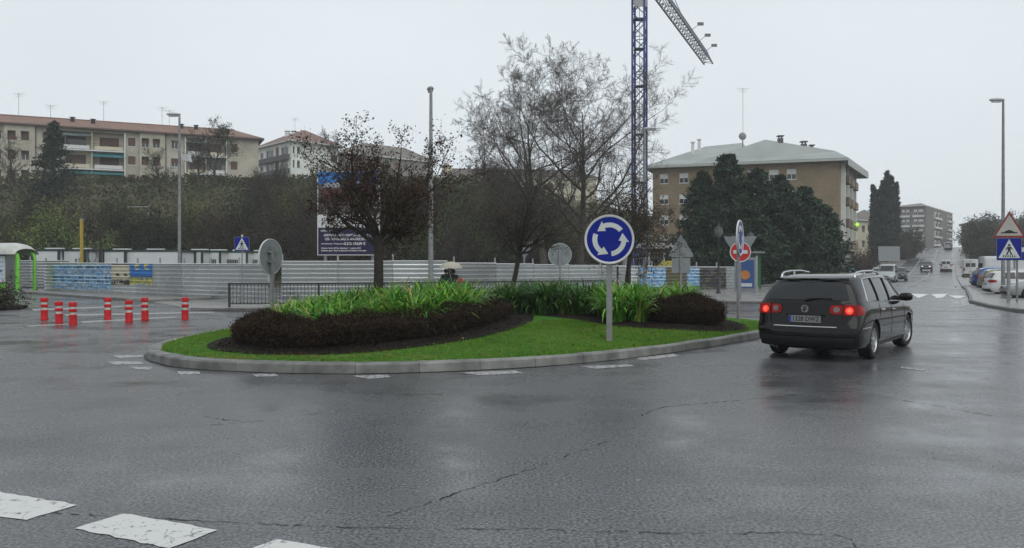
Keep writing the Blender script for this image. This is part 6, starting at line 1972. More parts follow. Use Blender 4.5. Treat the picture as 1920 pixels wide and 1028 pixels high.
for k in range(4):
    u = 1.1 + k * 5.0
    vs = [pr(q, zz, d) for zz in (0.0, 15.3) for d in (-0.6, -0.02) for q in (u, u + 0.4)]
    MB().add(vs, [(0, 1, 3, 2), (4, 6, 7, 5), (0, 4, 5, 1), (2, 3, 7, 6), (0, 2, 6, 4), (1, 5, 7, 3)]).build('white_pier', M_WREN, e)
M_ROOFG = mat('grey_green_roof', (0.27, 0.30, 0.285), rough=0.6, var=0.12, scale=0.3, detail=8)
# main roof: shallow pyramid with its high point near the street side, and a second lower ridge
def w2l(px, Y): return (X_(px, Y) - C0[0], Y - C0[1])
uL = fl.U(1296)
def fp(u, d): q = fl.P0 + fl.u * u - fl.n * d; return (float(q[0]), float(q[1]))
ze = 15.75; ov = 1.0
pk = w2l(1435, 113); pk2 = w2l(1558, 115)
mb = MB()
vs = [(*fp(uL, -ov), ze), (*fp(fl.W + ov, -ov), ze), (*fp(fl.W + ov + 4, 17.5), ze), (*fp(uL, 17.5), ze), (*pk, Z_(262, 113)), (*w2l(1566, 112), Z_(283, 112))]
mb.add(vs, [(0, 1, 5, 4), (1, 2, 5), (2, 3, 4, 5), (3, 0, 4)])
rf = mb.build('roof', M_ROOFG, e)
mb = MB()
q0 = w2l(1323, 119)
vs = [(*fp(-ov, -ov), ze - 0.02), (*fp(uL + 9, -ov + 0.02), ze - 0.02), (*fp(uL + 9, 17.4), ze - 0.02), (*fp(-ov, 17.4), ze - 0.02), (*q0, Z_(275, 119)), (*w2l(1392, 121), Z_(268, 121))]
mb.add(vs, [(0, 1, 5, 4), (1, 2, 5), (2, 3, 4, 5), (3, 0, 4)])
mb.build('rear_roof', M_ROOFG, e)
mb = MB()
P = [fp(-ov, -ov), fp(fl.W + ov, -ov), fp(fl.W + ov + 4, 17.5), fp(-ov, 17.5)]
for i in range(3):
    a, b = P[i], P[i + 1]
    mb.quad((*a, ze - 0.03), (*b, ze - 0.03), (*b, ze - (0.35 if i == 0 else 0.95)), (*a, ze - (0.35 if i == 0 else 0.95)))
mb.add([(*q, ze - 0.36) for q in P], [(0, 1, 2, 3)])
mb.build('fascia', mat('fascia_pale', (0.36, 0.38, 0.36), var=0.1), rf)
for px, Y, z, w_ in ((1299, 113, 17.8, 0.35), (1311, 113, 18.2, 0.35), (1463, 113, 18.7, 0.65), (1507, 113, 17.9, 0.7), (1522, 113, 17.4, 0.5)):
    q = w2l(px, Y); chimney(rf, (*q, z - 0.3), w_, 1.3, M_PARA if w_ > 0.4 else M_WREN)
q = w2l(1393, 114)
antenna(rf, (*q, 19.0), 8.0)
o = MB().lathe([(0, 0), (0.3, 0.05), (0.55, 0.2)], 14, (0, 0, 1.0), 'y').tube([(0, 0.1, -1), (0, 0.1, 1.0)], 0.1, 6).build('satellite_dish', M_POST, rf); o.location = (*q, 19.2)
# lit pharmacy cross on the street side
q = (X_(1607, 112), 112.0)
x_ = thing('pharmacy_cross', 'small lit green and yellow pharmacy cross by the brick building', 'sign', (q[0], q[1], 0), R(-10))
MGL = mat('lit_green', (0.05, 0.4, 0.1), emit=(0.10, 0.75, 0.15), estr=0.5); MYL = mat('lit_yellow', (0.5, 0.5, 0.05), emit=(0.8, 0.75, 0.1), estr=0.8)
zz = Z_(421, 112)
MB().box(-0.13, 0.13, -0.08, 0.08, zz - 0.4, zz + 0.4).build('green_bar', MGL, x_); MB().box(-0.4, -0.14, -0.08, 0.08, zz - 0.13, zz + 0.13).build('green_arm', MGL, x_); MB().box(0.14, 0.4, -0.08, 0.08, zz - 0.13, zz + 0.13).build('green_arm', MGL, x_)
MB().lathe([(0, -0.1), (0.22, -0.1), (0.22, -0.085), (0, -0.085)], 12, (0, 0, zz), 'y').build('yellow_light', MYL, x_)
MB().tube([(-1.5, 0.6, zz), (0, 0.09, zz)], 0.05, 6).tube([(-1.5, 0.6, zz), (-7.3, 1.0, zz)], 0.05, 6).build('bracket', M_POST, x_)

# pale house beyond the brick block
L0, C0, R0 = (X_(1585, 170), 170.0), (X_(1596, 160), 160.0), (X_(1650, 166), 166.0)
e, fl, fr, far = corner_building(L0, C0, R0, -1, 11.0, 2, 'pale_house', 'pale house with hip roof between the brick block and the cypresses', None, None)
hr = [(fr.U(px), fr.U(px + 6), z - 0.7, z + 0.7) for px in (1602, 1616, 1628) for z in (9.2, 6.2, 3.4)]
pl, pr = shell(e, fl, fr, far, -1, 11.0, M_CREAM2, [], hr, C0)
for i, h in enumerate(hr): window(pr, *h[:4], e, shut=0.4)
hip(e, fl, fr, far, 11.0, 2.4, 0.7, MATS['grey_tiles'], C0, 0.3)

# far grey block at the crest of the street
L0, C0, R0 = (X_(1682, 232), 232.0), (X_(1736, 228), 228.0), (X_(1786, 262), 262.0)
e, fl, fr, far = corner_building(L0, C0, R0, 5, 19.0, 2, 'far_apartment_block', 'far hazy grey apartment block where the street reaches its crest', None, None)
hl = []; hr = []
for z in (17.2, 14.4, 11.6, 8.8):
    for (pa, pb) in ((1690, 1697), (1699, 1705), (1713, 1720), (1722, 1731)):
        hl.append((fl.U(pa), fl.U(pb), z - 0.9, z + 0.8))
    for (pa, pb) in ((1752, 1757), (1759, 1763), (1777, 1780), (1782, 1785)):
        hr.append((fr.U(pa), fr.U(pb), z - 0.9, z + 0.8))
pl, pr = shell(e, fl, fr, far, 5, 19.0, mat('taupe_render', (0.155, 0.14, 0.13), rough=0.85, var=0.15, scale=0.3), hl, hr, C0)
for h in hl: window(pl, *h[:4], e, shut=0.45, shutm=M_FRW)
for h in hr: window(pr, *h[:4], e, shut=0.3, shutm=M_FRW)
for z in (17.2, 14.4, 11.6, 8.8):
    for f_, pp, pa, pb in ((fl, pl, 1688, 1706), (fl, pl, 1711, 1733), (fr, pr, 1751, 1764), (fr, pr, 1776, 1786)):
        a, b = f_.U(pa), min(f_.U(pb), f_.W - 0.1)
        vs = [pp(q, zz_, d) for zz_ in (z - 1.5, z - 0.9) for d in (-0.5, -0.03) for q in (a, b)]
        MB().add(vs, [(0, 1, 3, 2), (4, 6, 7, 5), (0, 4, 5, 1), (2, 3, 7, 6), (0, 2, 6, 4), (1, 5, 7, 3)]).build('balcony', M_FRW, e)
hip(e, fl, fr, far, 19.0, 1.6, 0.5, MATS['grey_tiles'], C0, 0.3)

# low building behind the far trees on the right
x0 = X_(1835, 235)
e = thing('low_hall', 'low hazy hall behind the tree belt beyond the parking area', 'building', (x0, 235, 5.5), R(-8))
MB().box(0, 26, 0, 12, 0, 8.5).build('wall', mat('hall_grey', (0.16, 0.155, 0.155), var=0.15, scale=0.3), e)
MB().prism([(-0.6, 8.52), (26.6, 8.52), (26.6, 9.2), (13, 10.2), (-0.6, 9.2)], -0.5, 12.5, 'xz').build('roof', MATS['grey_tiles'], e)
for i in range(6): MB().box(2 + i * 4, 4 + i * 4, -0.06, 0.05, 4.5, 6.5).build('window', M_GLASS, e)

# small pale pavilion with a porch behind the hoarding
e = thing('pavilion', 'small pale pavilion with a porch behind the low hoarding', 'building', (X_(1186, 86), 86, 0), R(3))
Wp = X_(1306, 86) - X_(1186, 86)
MB().box(0, Wp, 2.2, 6, 0, 3.1).build('wall', M_WREN, e)
MB().box(-0.3, Wp + 0.3, -0.3, 6.3, 3.55, 4.15).build('roof', M_FRW, e)
MB().box(0, Wp, 0.02, 2.18, 3.12, 3.53).build('lintel', mat('brown_lintel', (0.09, 0.07, 0.06), var=0.2), e)
for i in range(5):
    x = 0.1 + i * (Wp - 0.4) / 4
    MB().box(x, x + 0.22, 0.05, 0.27, 0, 3.1).build('column', M_WREN, e)
for i in range(4):
    x = 0.7 + i * 1.65
    MB().box(x, x + 0.9, 2.14, 2.19, 0.9, 2.4).build('window', M_GLASS, e)
# skip with yellow heap cover
e = thing('yellow_skip', 'yellow skip showing over the low hoarding beside the sign back', 'skip', (X_(1257, 62), 62, 0), R(0))
MB().prism([(-0.5, 0.25), (0.5, 0.25), (0.95, 1.65), (-0.95, 1.65)], -0.8, 0.8, 'xz').build('body', mat('skip_yellow', (0.40, 0.33, 0.03), rough=0.5, var=0.25), e)
MB().prism([(-0.9, 1.655), (0.9, 1.655), (0.55, 2.05), (-0.5, 2.05)], -0.75, 0.75, 'xz').build('cover', mat('skip_cover', (0.36, 0.31, 0.05), rough=0.6, var=0.25), e)
MB().box(-0.4, -0.2, -0.6, 0.6, 0, 0.24).box(0.2, 0.4, -0.6, 0.6, 0, 0.24).build('foot', M_DARK, e)
# blank back of a board on the bank
Y = 135; x = X_(1667, Y); z = float(H(x, Y))
e = thing('notice_board', 'blank grey back of a board on the bank before the cypresses', 'sign', (x, Y, z), R(-5))
zb = max(Z_(490, Y) - z, 0.6)
MB().box(-1.75, 1.75, -0.05, 0.05, zb, zb + 2.5).build('panel', mat('board_back', (0.24, 0.26, 0.27), var=0.08), e)
MB().box(-1.2, -1.05, 0.055, 0.15, 0, zb + 1.9).build('leg', M_POST, e); MB().box(1.05, 1.2, 0.055, 0.15, 0, zb + 1.9).build('leg', M_POST, e)

# ================================================================== vehicles
M_TYRE = mat('tyre', (0.012, 0.012, 0.013), rough=0.7, var=0.3, scale=30)
M_ALLOY = mat('alloy', (0.42, 0.43, 0.44), rough=0.3, metal=0.8, var=0.12, scale=8)
M_CGLASS = mat('car_glass', (0.010, 0.012, 0.014), rough=0.04, spec=0.45, var=0.2, coat=0.0)
M_ARCH = mat('wheel_arch', (0.006, 0.006, 0.006), rough=0.9, var=0.2)
M_TRIM = mat('car_trim', (0.014, 0.014, 0.015), rough=0.45, var=0.2)
M_TAIL = mat('tail_red', (0.26, 0.006, 0.006), rough=0.2, spec=0.2, var=0.15, coat=0.0)
M_LIT = mat('brake_lit', (0.7, 0.05, 0.03), emit=(1.0, 0.035, 0.012), estr=0.8, rough=0.4)
M_CLEAR = mat('clear_lamp', (0.33, 0.32, 0.31), rough=0.12, var=0.2, coat=0.5)
M_HEAD = mat('headlamp', (0.45, 0.46, 0.47), rough=0.1, var=0.15, coat=0.5)
M_HEADON = mat('headlamp_lit', (0.9, 0.9, 0.9), emit=(1, 0.98, 0.92), estr=3.0)
M_PLATE = mat('plate_white', (0.24, 0.24, 0.24), rough=0.4, var=0.06)
def paint(name, c, metal=0.25):
    return mat('paint_' + name, c, rough=0.08, spec=0.24, metal=metal, coat=0.10, var=0.08, scale=2)

CARS = {
    'estate': dict(L=4.77, W=1.82, zr=[(0, 1.40), (0.25, 1.435), (0.6, 1.46), (1.3, 1.487), (2.0, 1.49), (2.5, 1.465), (2.85, 1.40), (3.2, 1.20), (3.55, 1.01), (3.75, 0.975), (4.2, 0.89), (4.55, 0.79), (4.7, 0.72), (4.77, 0.66)],
                   belt=[(0, 1.0), (1.5, 0.97), (3.3, 0.92), (3.7, 0.89), (4.77, 0.60)], wr=[(0, 0.66), (0.6, 0.685), (2.4, 0.70), (2.9, 0.70), (3.5, 0.76), (4.2, 0.74), (4.77, 0.62)],
                   rear=[(0.2, 0.16), (0.28, 0.05), (0.36, 0.01), (0.52, 0.0), (0.58, 0.015), (0.63, 0.06), (0.85, 0.075), (0.97, 0.10), (1.05, 0.15), (1.25, 0.28), (1.38, 0.39), (1.5, 0.43)],
                   front=[(0.2, -0.15), (0.3, -0.03), (0.45, 0), (0.6, -0.02), (0.75, -0.12)], ax=(0.98, 3.69), wr_=0.325, winds=[(0.50, 0.72, 1.30, 1.30), (1.36, 1.36, 2.16, 2.16), (2.23, 2.23, 3.32, 2.80)]),
    'hatch': dict(L=3.95, W=1.68, zr=[(0, 1.36), (0.3, 1.43), (0.9, 1.46), (1.6, 1.465), (2.0, 1.44), (2.3, 1.38), (2.7, 1.15), (2.95, 1.0), (3.15, 0.96), (3.6, 0.86), (3.85, 0.74), (3.95, 0.64)],
                  belt=[(0, 1.0), (1.5, 0.96), (2.8, 0.91), (3.1, 0.88), (3.95, 0.6)], wr=[(0, 0.58), (0.6, 0.62), (2.2, 0.63), (2.9, 0.68), (3.95, 0.56)],
                  rear=[(0.2, 0.15), (0.3, 0.03), (0.5, 0.0), (0.62, 0.04), (0.95, 0.09), (1.05, 0.14), (1.25, 0.30), (1.42, 0.42)],
                  front=[(0.2, -0.15), (0.3, -0.03), (0.45, 0), (0.6, -0.02), (0.75, -0.10)], ax=(0.62, 3.15), wr_=0.30, winds=[(0.5, 0.62, 1.25, 1.25), (1.32, 1.32, 2.62, 2.22)]),
    'van': dict(L=4.15, W=1.72, zr=[(0, 1.78), (0.3, 1.80), (1.2, 1.82), (2.0, 1.80), (2.4, 1.72), (2.8, 1.38), (3.1, 1.12), (3.3, 1.06), (3.8, 0.93), (4.05, 0.80), (4.15, 0.68)],
                belt=[(0, 1.08), (2.0, 1.06), (3.0, 1.0), (3.3, 0.97), (4.15, 0.64)], wr=[(0, 0.68), (2.2, 0.68), (2.9, 0.70), (4.15, 0.58)],
                rear=[(0.2, 0.12), (0.3, 0.02), (0.5, 0.0), (0.6, 0.03), (1.1, 0.04), (1.8, 0.12)],
                front=[(0.2, -0.15), (0.3, -0.03), (0.45, 0), (0.6, -0.02), (0.8, -0.10)], ax=(0.75, 3.38), wr_=0.31, winds=[(2.0, 2.0, 3.0, 2.45)]),
    'bigvan': dict(L=5.4, W=1.98, zr=[(0, 2.35), (0.3, 2.38), (2.5, 2.40), (3.2, 2.36), (3.6, 2.22), (4.1, 1.72), (4.45, 1.36), (4.7, 1.28), (5.1, 1.12), (5.3, 0.95), (5.4, 0.8)],
                   belt=[(0, 1.25), (3.0, 1.25), (4.3, 1.2), (4.7, 1.15), (5.4, 0.75)], wr=[(0, 0.86), (3.2, 0.86), (4.2, 0.84), (5.4, 0.7)],
                   rear=[(0.2, 0.1), (0.35, 0.0), (0.55, 0.0), (0.65, 0.03), (2.4, 0.1)], front=[(0.2, -0.12), (0.35, -0.02), (0.6, 0), (0.9, -0.06)], ax=(1.0, 4.45), wr_=0.34, winds=[(3.25, 3.25, 4.35, 3.75)]),
}
def car(kind, name, label, body_m, loc, heading, group=None, lit=False, headlit=False, detail=1, scale=1.0, cut=True):
    D = CARS[kind]
    L0, W = D['L'], D['W']
    def itp(k, v):
        a = np.array(D[k]); return np.interp(v, a[:, 0], a[:, 1])
    def plan(y): return np.interp(y, [0, 0.06, 0.18, 0.5, L0 - 0.9, L0 - 0.45, L0 - 0.15, L0], [0.885, 0.93, 0.968, 0.995, 1, 0.965, 0.89, 0.78])
    def section(y):
        zr = float(itp('zr', y)); zb = min(float(itp('belt', y)), zr - 0.07); w_ = W / 2 * float(plan(y)); wr = float(itp('wr', y)) * (0.5 + 0.5 * float(plan(y)))
        wb = w_ * 0.955
        wr = min(wr, wb - 0.02)
        lo = [(0, 0.2), (w_ * 0.72, 0.2), (w_ * 0.93, 0.235), (w_ * 0.975, 0.34), (w_ * 0.99, 0.46), (w_, 0.58), (w_ * 0.998, 0.66), (w_ * 0.985, zb - (zb - 0.66) * 0.4), (wb + 0.006, zb - 0.02), (wb - 0.012, zb + 0.012)]
        zt = zr - 0.075
        up = []
        for f in (0.25, 0.5, 0.75, 1.0):
            up.append((wb - 0.012 + (wr - wb + 0.012) * f ** 1.25, zb + 0.012 + (max(zt, zb + 0.02) - zb - 0.012) * f))
        up += [(wr * 0.965, zr - 0.04), (wr * 0.86, zr - 0.016), (wr * 0.5, zr - 0.004), (0, zr)]
        return lo + up
    sec = np.array(section(1.0)); K = len(sec)
    ys = np.unique(np.concatenate([[0, 0.03, 0.07, 0.12, 0.2, 0.3, 0.45], np.linspace(0.6, L0 - 0.5, 30), [L0 - 0.35, L0 - 0.22, L0 - 0.12, L0 - 0.05, L0]]))
    def Y(y, z):
        r_ = float(itp('rear', z)) * max(0, 1 - y / 0.9); f = float(itp('front', z)) * max(0, 1 - (L0 - y) / 0.7)
        return y + r_ + f
    bul = 0.12
    rows = []
    for y in ys:
        s_ = section(y)
        right = [(x, Y(y, z), z) for x, z in s_]
        left = [(-x, Y(y, z), z) for x, z in s_[1:-1]][::-1]
        rows.append(right + left)
    n = len(rows[0])
    mb = MB()
    vs = [v for r_ in rows for v in r_]
    fs = []
    for i in range(len(ys) - 1):
        for j in range(n):
            fs.append((i * n + j, i * n + (j + 1) % n, (i + 1) * n + (j + 1) % n, (i + 1) * n + j))
    # end caps with a slight plan curve
    ncol = 6
    for side, i0 in ((0, 0), (1, len(ys) - 1)):
        s_ = section(ys[i0]); grid = []
        for k in range(1, K - 1):
            x, z = s_[k]
            row = [i0 * n + k]
            for c in range(1, ncol):
                f = 1 - 2 * c / ncol
                vs.append((x * f, Y(ys[i0], z) + (-bul if side == 0 else bul * 1.3) * (1 - f * f), z)); row.append(len(vs) - 1)
            row.append(i0 * n + (n - k))
            grid.append(row)
        for a, b in zip(grid[:-1], grid[1:]):
            for c in range(ncol):
                fs.append((a[c], a[c + 1], b[c + 1], b[c]))
        fs.append(tuple([i0 * n] + grid[0])); fs.append(tuple([i0 * n + K - 1] + grid[-1][::-1]))
    e = thing(name, label, 'car' if 'van' not in kind else 'van', loc, -heading, group, scale)
    body = mb.add(vs, fs).build('body', [body_m, M_ARCH], e, smooth=True)
    # wheel arches cut out of the body
    if cut:
        cmb = MB()
        cutters = []
        for ya in D['ax']:
            for sx in (-1, 1):
                c = MB()
                c.cur = 1
                r0 = D['wr_'] + 0.045
                ns = 28
                pr_ = [(ya + r0 * math.cos(2 * math.pi * i / ns), D['wr_'] + r0 * math.sin(2 * math.pi * i / ns)) for i in range(ns)]
                c.prism(pr_, sx * 0.5, sx * 1.3, 'yz')
                co = c.build('cutter', [body_m, M_ARCH])
                cutters.append(co)
        for co in cutters:
            md = body.modifiers.new('b', 'BOOLEAN'); md.operation = 'DIFFERENCE'; md.object = co; md.solver = 'EXACT'
        par = body.parent; body.parent = None
        bpy.context.view_layer.update()
        dg = bpy.context.evaluated_depsgraph_get()
        me = bpy.data.meshes.new_from_object(body.evaluated_get(dg))
        body.modifiers.clear(); body.data = me; body.parent = par
        for co in cutters: bpy.data.objects.remove(co)
    # surface helpers
    def side_x(y, z):
        s_ = section(y)[2:K - 3]; zz = [q[1] for q in s_]; xx = [q[0] for q in s_]
        return float(np.interp(z, zz, xx))
    wz = section(0)
    def rear_pt(x, z, off=0.006):
        w_ = float(np.interp(z, [q[1] for q in wz[1:]], [q[0] for q in wz[1:]]))
        f = min(1, abs(x) / max(w_, 0.01))
        return (x, Y(0, z) - bul * (1 - f * f) - off, z)
    wzf = section(L0)
    def front_pt(x, z, off=0.008):
        w_ = float(np.interp(z, [q[1] for q in wzf[1:]], [q[0] for q in wzf[1:]]))
        f = min(1, abs(x) / max(w_, 0.01))
        return (x, Y(L0, z) + bul * 1.3 * (1 - f * f) + off, z)
    def grid(fn, us, vs_):
        m = MB(); V_ = [fn(u, v) for v in vs_ for u in us]; q = len(us)
        m.add(V_, [(j * q + i, j * q + i + 1, (j + 1) * q + i + 1, (j + 1) * q + i) for j in range(len(vs_) - 1) for i in range(q - 1)])
        return m
    zt_r = D['zr'][0][1]
    zb_r = D['belt'][0][1]
    # rear screen
    if kind in ('van', 'bigvan'):
        for sx in (-1, 1):
            a, b = (0.07, 0.56) if sx > 0 else (-0.56, -0.07)
            grid(lambda u, v: rear_pt(a + (b - a) * u, zb_r + 0.08 + (0.42 if kind == 'van' else 0.5) * v), np.linspace(0, 1, 4), np.linspace(0, 1, 4)).build('rear_window', M_CGLASS, e)
        MB().box(-0.01, 0.01, rear_pt(0, 0.9)[1] - 0.004, rear_pt(0, 0.9)[1] + 0.03, 0.6, zt_r - 0.1).build('door_seam', M_TRIM, e)
    else:
        hb, ht = zb_r + 0.035, zt_r - 0.05
        def rg_(u, v):
            z = hb + (ht - hb) * v
            wq = float(np.interp(z, [q[1] for q in wz[1:]], [q[0] for q in wz[1:]])) * (0.90 if kind == 'estate' else 0.86)
            return rear_pt(wq * (2 * u - 1), z)
        grid(rg_, np.linspace(0, 1, 11), np.linspace(0, 1, 7)).build('rear_window', M_CGLASS, e, smooth=True)
    # side windows
    for sx in (-1, 1):
        for (a0, a1, b1, b0_) in [(q[0], q[1], q[2], q[3]) for q in D['winds']]:
            def sw(u, v, a0=a0, a1=a1, b1=b1, b0_=b0_):
                ya = a0 + (a1 - a0) * v; yb = b1 + (b0_ - b1) * v
                y = ya + (yb - ya) * u
                zb = float(itp('belt', y)) + 0.03; zt = min(float(itp('zr', y)), float(itp('zr', max(a1, min(y, b0_))))) - 0.10
                z = zb + max(zt - zb, 0.01) * v
                return (sx * (side_x(y, z) + 0.006), Y(y, z), z)
            grid(sw, np.linspace(0, 1, 8), np.linspace(0, 1, 6)).build('side_window', M_CGLASS, e, smooth=True)
    # windscreen
    yw = [(y, z) for y, z in D['zr'] if z > itp('belt', y) + 0.05]
    y_top = [y for y in np.linspace(L0 * 0.45, L0, 200) if itp('zr', y) < D['zr'][4][1] - 0.07][0]
    y_bot = [y for y in np.linspace(L0 * 0.45, L0, 200) if itp('zr', y) - itp('belt', y) < 0.12][0]
    def ws(u, v):
        y = y_bot + (y_top - y_bot) * v
        s_ = section(y); i = K - 5
        xe, ze_ = s_[i]; f = 2 * u - 1
        xx = abs(f) * xe * 0.97
        up_ = s_[K - 5:]
        z = float(np.interp(xx, [q[0] for q in up_][::-1], [q[1] for q in up_][::-1]))
        return (f * xe * 0.97, Y(y, z) + 0.004, z + 0.008)
    grid(ws, np.linspace(0, 1, 9), np.linspace(0, 1, 6)).build('windscreen', M_CGLASS, e, smooth=True)
    # wheels
    r = D['wr_']
    for ya in D['ax']:
        for sx in (-1, 1):
            xo = W / 2 - 0.03
            tr = -0.42 if (kind == 'estate' and ya > 2) and lit else 0.0
            wh = bpy.data.objects.new('wheel', None); link(wh, e)
            wh.location = (sx * (xo - 0.11), ya, r); wh.rotation_euler = (0, 0, -0.16 if tr else 0)
            MB().lathe([(r * 0.66, -0.1), (r * 0.9, -0.11), (r * 0.985, -0.09), (r, -0.05), (r, 0.05), (r * 0.985, 0.09), (r * 0.9, 0.11), (r * 0.66, 0.1)], 28, axis='x').build('tyre', M_TYRE, wh, smooth=True)
            mb = MB().lathe([(r * 0.66, sx * 0.10), (r * 0.62, sx * 0.085), (r * 0.60, sx * 0.02), (0, sx * 0.0)], 24, axis='x')
            rim = mb.build('rim', M_ALLOY if detail > 1 else mat('hubcap', (0.30, 0.31, 0.32), rough=0.4, metal=0.5, var=0.15), wh, smooth=True)
            if detail > 1:
                MB().lathe([(r * 0.58, sx * 0.03), (0, sx * 0.02)], 20, axis='x').build('brake_dark', M_ARCH, rim)
                mb = MB()
                for k in range(9):
                    a = 2 * math.pi * k / 9
                    c_, s__ = math.cos(a), math.sin(a)
                    mb.bar((sx * 0.075, 0.05 * c_, 0.05 * s__), (sx * 0.07, r * 0.63 * c_, r * 0.63 * s__), 0.036)
                mb.lathe([(0.07, sx * 0.05), (0.065, sx * 0.098), (0, sx * 0.102)], 12, axis='x')
                mb.build('spokes', M_ALLOY, rim)
    # lamps
    lz0, lz1 = (0.79, 0.965) if kind == 'estate' else ((0.75, 1.0) if kind == 'hatch' else (0.8, 1.2))
    for sx in (-1, 1):
        if kind == 'estate':
            gi = lambda u, v: rear_pt(sx * (0.40 + 0.19 * u), lz0 + 0.01 + (lz1 - lz0 - 0.02) * (0.5 + (v - 0.5) * min(1.0, (0.55 + 2.2 * u))), 0.010)
            li = grid(gi, np.linspace(0, 1, 6), np.linspace(0, 1, 5)).build('tail_light', M_TAIL, e, smooth=True)
            def dsc(cx, cz, rr, off):
                m = MB(); ns = 18
                m.add([rear_pt(cx, cz, off)] + [rear_pt(cx + rr * math.cos(2 * math.pi * i / ns), cz + rr * math.sin(2 * math.pi * i / ns), off) for i in range(ns)], [(0, 1 + i, 1 + (i + 1) % ns) for i in range(ns)])
                return m
            dsc(sx * 0.505, 0.88, 0.050, 0.016).build('reversing_lamp', mat('reverse_lens', (0.16, 0.11, 0.11), rough=0.12, var=0.25, scale=30, coat=0.4), li)
            go = lambda u, v: rear_pt(sx * (0.61 + 0.21 * u), lz0 - 0.005 + (lz1 + 0.005 - lz0) * (0.5 + (v - 0.5) * (1 - 0.25 * max(0, u - 0.6))), 0.012)
            lo_ = grid(go, np.linspace(0, 1, 7), np.linspace(0, 1, 5)).build('tail_light', M_TAIL, e, smooth=True)
            gs = lambda u, v: (sx * (side_x(0.001 + 0.24 * u, lz0 + (lz1 - lz0) * v) + 0.010), Y(0.001 + 0.24 * u, lz0 + (lz1 - lz0) * v) - 0.012 * (1 - u), lz0 - 0.01 * (1 - u) + (lz1 + 0.015 - lz0 - 0.05 * u) * (v * (1 - 0.25 * u) + 0.15 * u))
            grid(gs, np.linspace(0, 1, 6), np.linspace(0, 1, 5)).build('light_wrap', M_TAIL, lo_, smooth=True)
            if lit:
                dsc(sx * 0.70, 0.865, 0.060, 0.020).build('brake_lamp', M_LIT, lo_)
                dsc(sx * 0.70, 0.865, 0.032, 0.024).build('lamp_centre', mat('brake_core', (0.8, 0.1, 0.06), emit=(1.0, 0.10, 0.05), estr=1.3, rough=0.4), lo_)
        else:
            wq = float(np.interp(0.9, [q[1] for q in wz[1:]], [q[0] for q in wz[1:]]))
            g = lambda u, v: rear_pt(sx * (wq - 0.20 + 0.185 * u), lz0 + (lz1 - lz0) * v, 0.010)
            grid(g, np.linspace(0, 1, 4), np.linspace(0, 1, 4)).build('tail_light', M_TAIL, e, smooth=True)
        g = lambda u, v: front_pt(sx * (0.36 + 0.24 * u), 0.565 + (0.12 if 'van' not in kind else 0.18) * v)
        grid(g, np.linspace(0, 1, 4), np.linspace(0, 1, 4)).build('headlight', M_HEADON if headlit else M_HEAD, e, smooth=True)
    g = lambda u, v: front_pt(-0.33 + 0.66 * u, 0.56 + 0.09 * v)
    grid(g, np.linspace(0, 1, 7), np.linspace(0, 1, 3)).build('grille', M_TRIM, e)
    g = lambda u, v: front_pt(-0.45 + 0.9 * u, 0.27 + 0.14 * v)
    grid(g, np.linspace(0, 1, 7), np.linspace(0, 1, 3)).build('lower_grille', M_TRIM, e)
    MB().box(-0.26, 0.26, front_pt(0, 0.46)[1] + 0.002, front_pt(0, 0.46)[1] + 0.012, 0.42, 0.53).build('front_plate', M_PLATE, e)
    # lower bumper
    wl = W / 2 * 0.86
    g = lambda u, v: rear_pt(wl * (2 * u - 1), 0.245 + 0.17 * v, 0.008)
    grid(g, np.linspace(0, 1, 9), np.linspace(0, 1, 4)).build('bumper_skirt', M_TRIM, e, smooth=True)
    # mirrors, handles
    ym = D['winds'][-1][2] - 0.12
    for sx in (-1, 1):
        zm = float(itp('belt', ym)) + 0.09
        xm = side_x(ym, zm)
        vs_, fs_ = [], []
        m = MB()
        pr2 = [(0, 0.035), (0.03, 0.075), (0.12, 0.085), (0.2, 0.075), (0.235, 0.04)]
        nn_ = 10
        for (dx, hh) in pr2:
            for i in range(nn_):
                a = 2 * math.pi * i / nn_
                vs_.append((sx * (xm + 0.02 + dx), ym + 0.075 * math.cos(a) * hh / 0.085, zm + hh * math.sin(a)))
        for k in range(len(pr2) - 1):
            for i in range(nn_):
                fs_.append((k * nn_ + i, k * nn_ + (i + 1) % nn_, (k + 1) * nn_ + (i + 1) % nn_, (k + 1) * nn_ + i))
        fs_ += [tuple(range(nn_)), tuple((len(pr2) - 1) * nn_ + i for i in range(nn_))]
        m.add(vs_, fs_).build('door_mirror', body_m if detail > 1 else M_TRIM, e, smooth=True)
        for (a0, a1, b1, b0_) in D['winds'][-2:]:
            yh = a0 + 0.10; zh = float(itp('belt', yh)) - 0.13
            xh = side_x(yh, zh)
            MB().tube([(sx * (xh + 0.005), yh - 0.09, zh), (sx * (xh + 0.03), yh - 0.06, zh), (sx * (xh + 0.03), yh + 0.06, zh), (sx * (xh + 0.005), yh + 0.09, zh)], 0.014, 6).build('door_handle', M_CHROME if detail > 1 else body_m, e)
        # sill / protective strip
        def st(u, v): y = D['ax'][0] + r + 0.1 + (D['ax'][1] - D['ax'][0] - 2 * r - 0.2) * u; z = 0.205 + 0.06 * v; return (sx * (side_x(y, z) + 0.005), y, z)
        grid(st, np.linspace(0, 1, 6), (0, 1)).build('sill', M_TRIM, e)
    py_ = rear_pt(0, 0.70, 0.0)[1]
    if detail <= 1:
        MB().box(-0.26, 0.26, rear_pt(0, 0.68)[1] - 0.008, rear_pt(0, 0.68)[1] + 0.01, 0.62, 0.73).build('number_plate', M_PLATE, e)
    return e, dict(rear_pt=rear_pt, side_x=side_x, Y=Y, itp=itp, grid=grid, section=section, K=K, D=D, body=body)

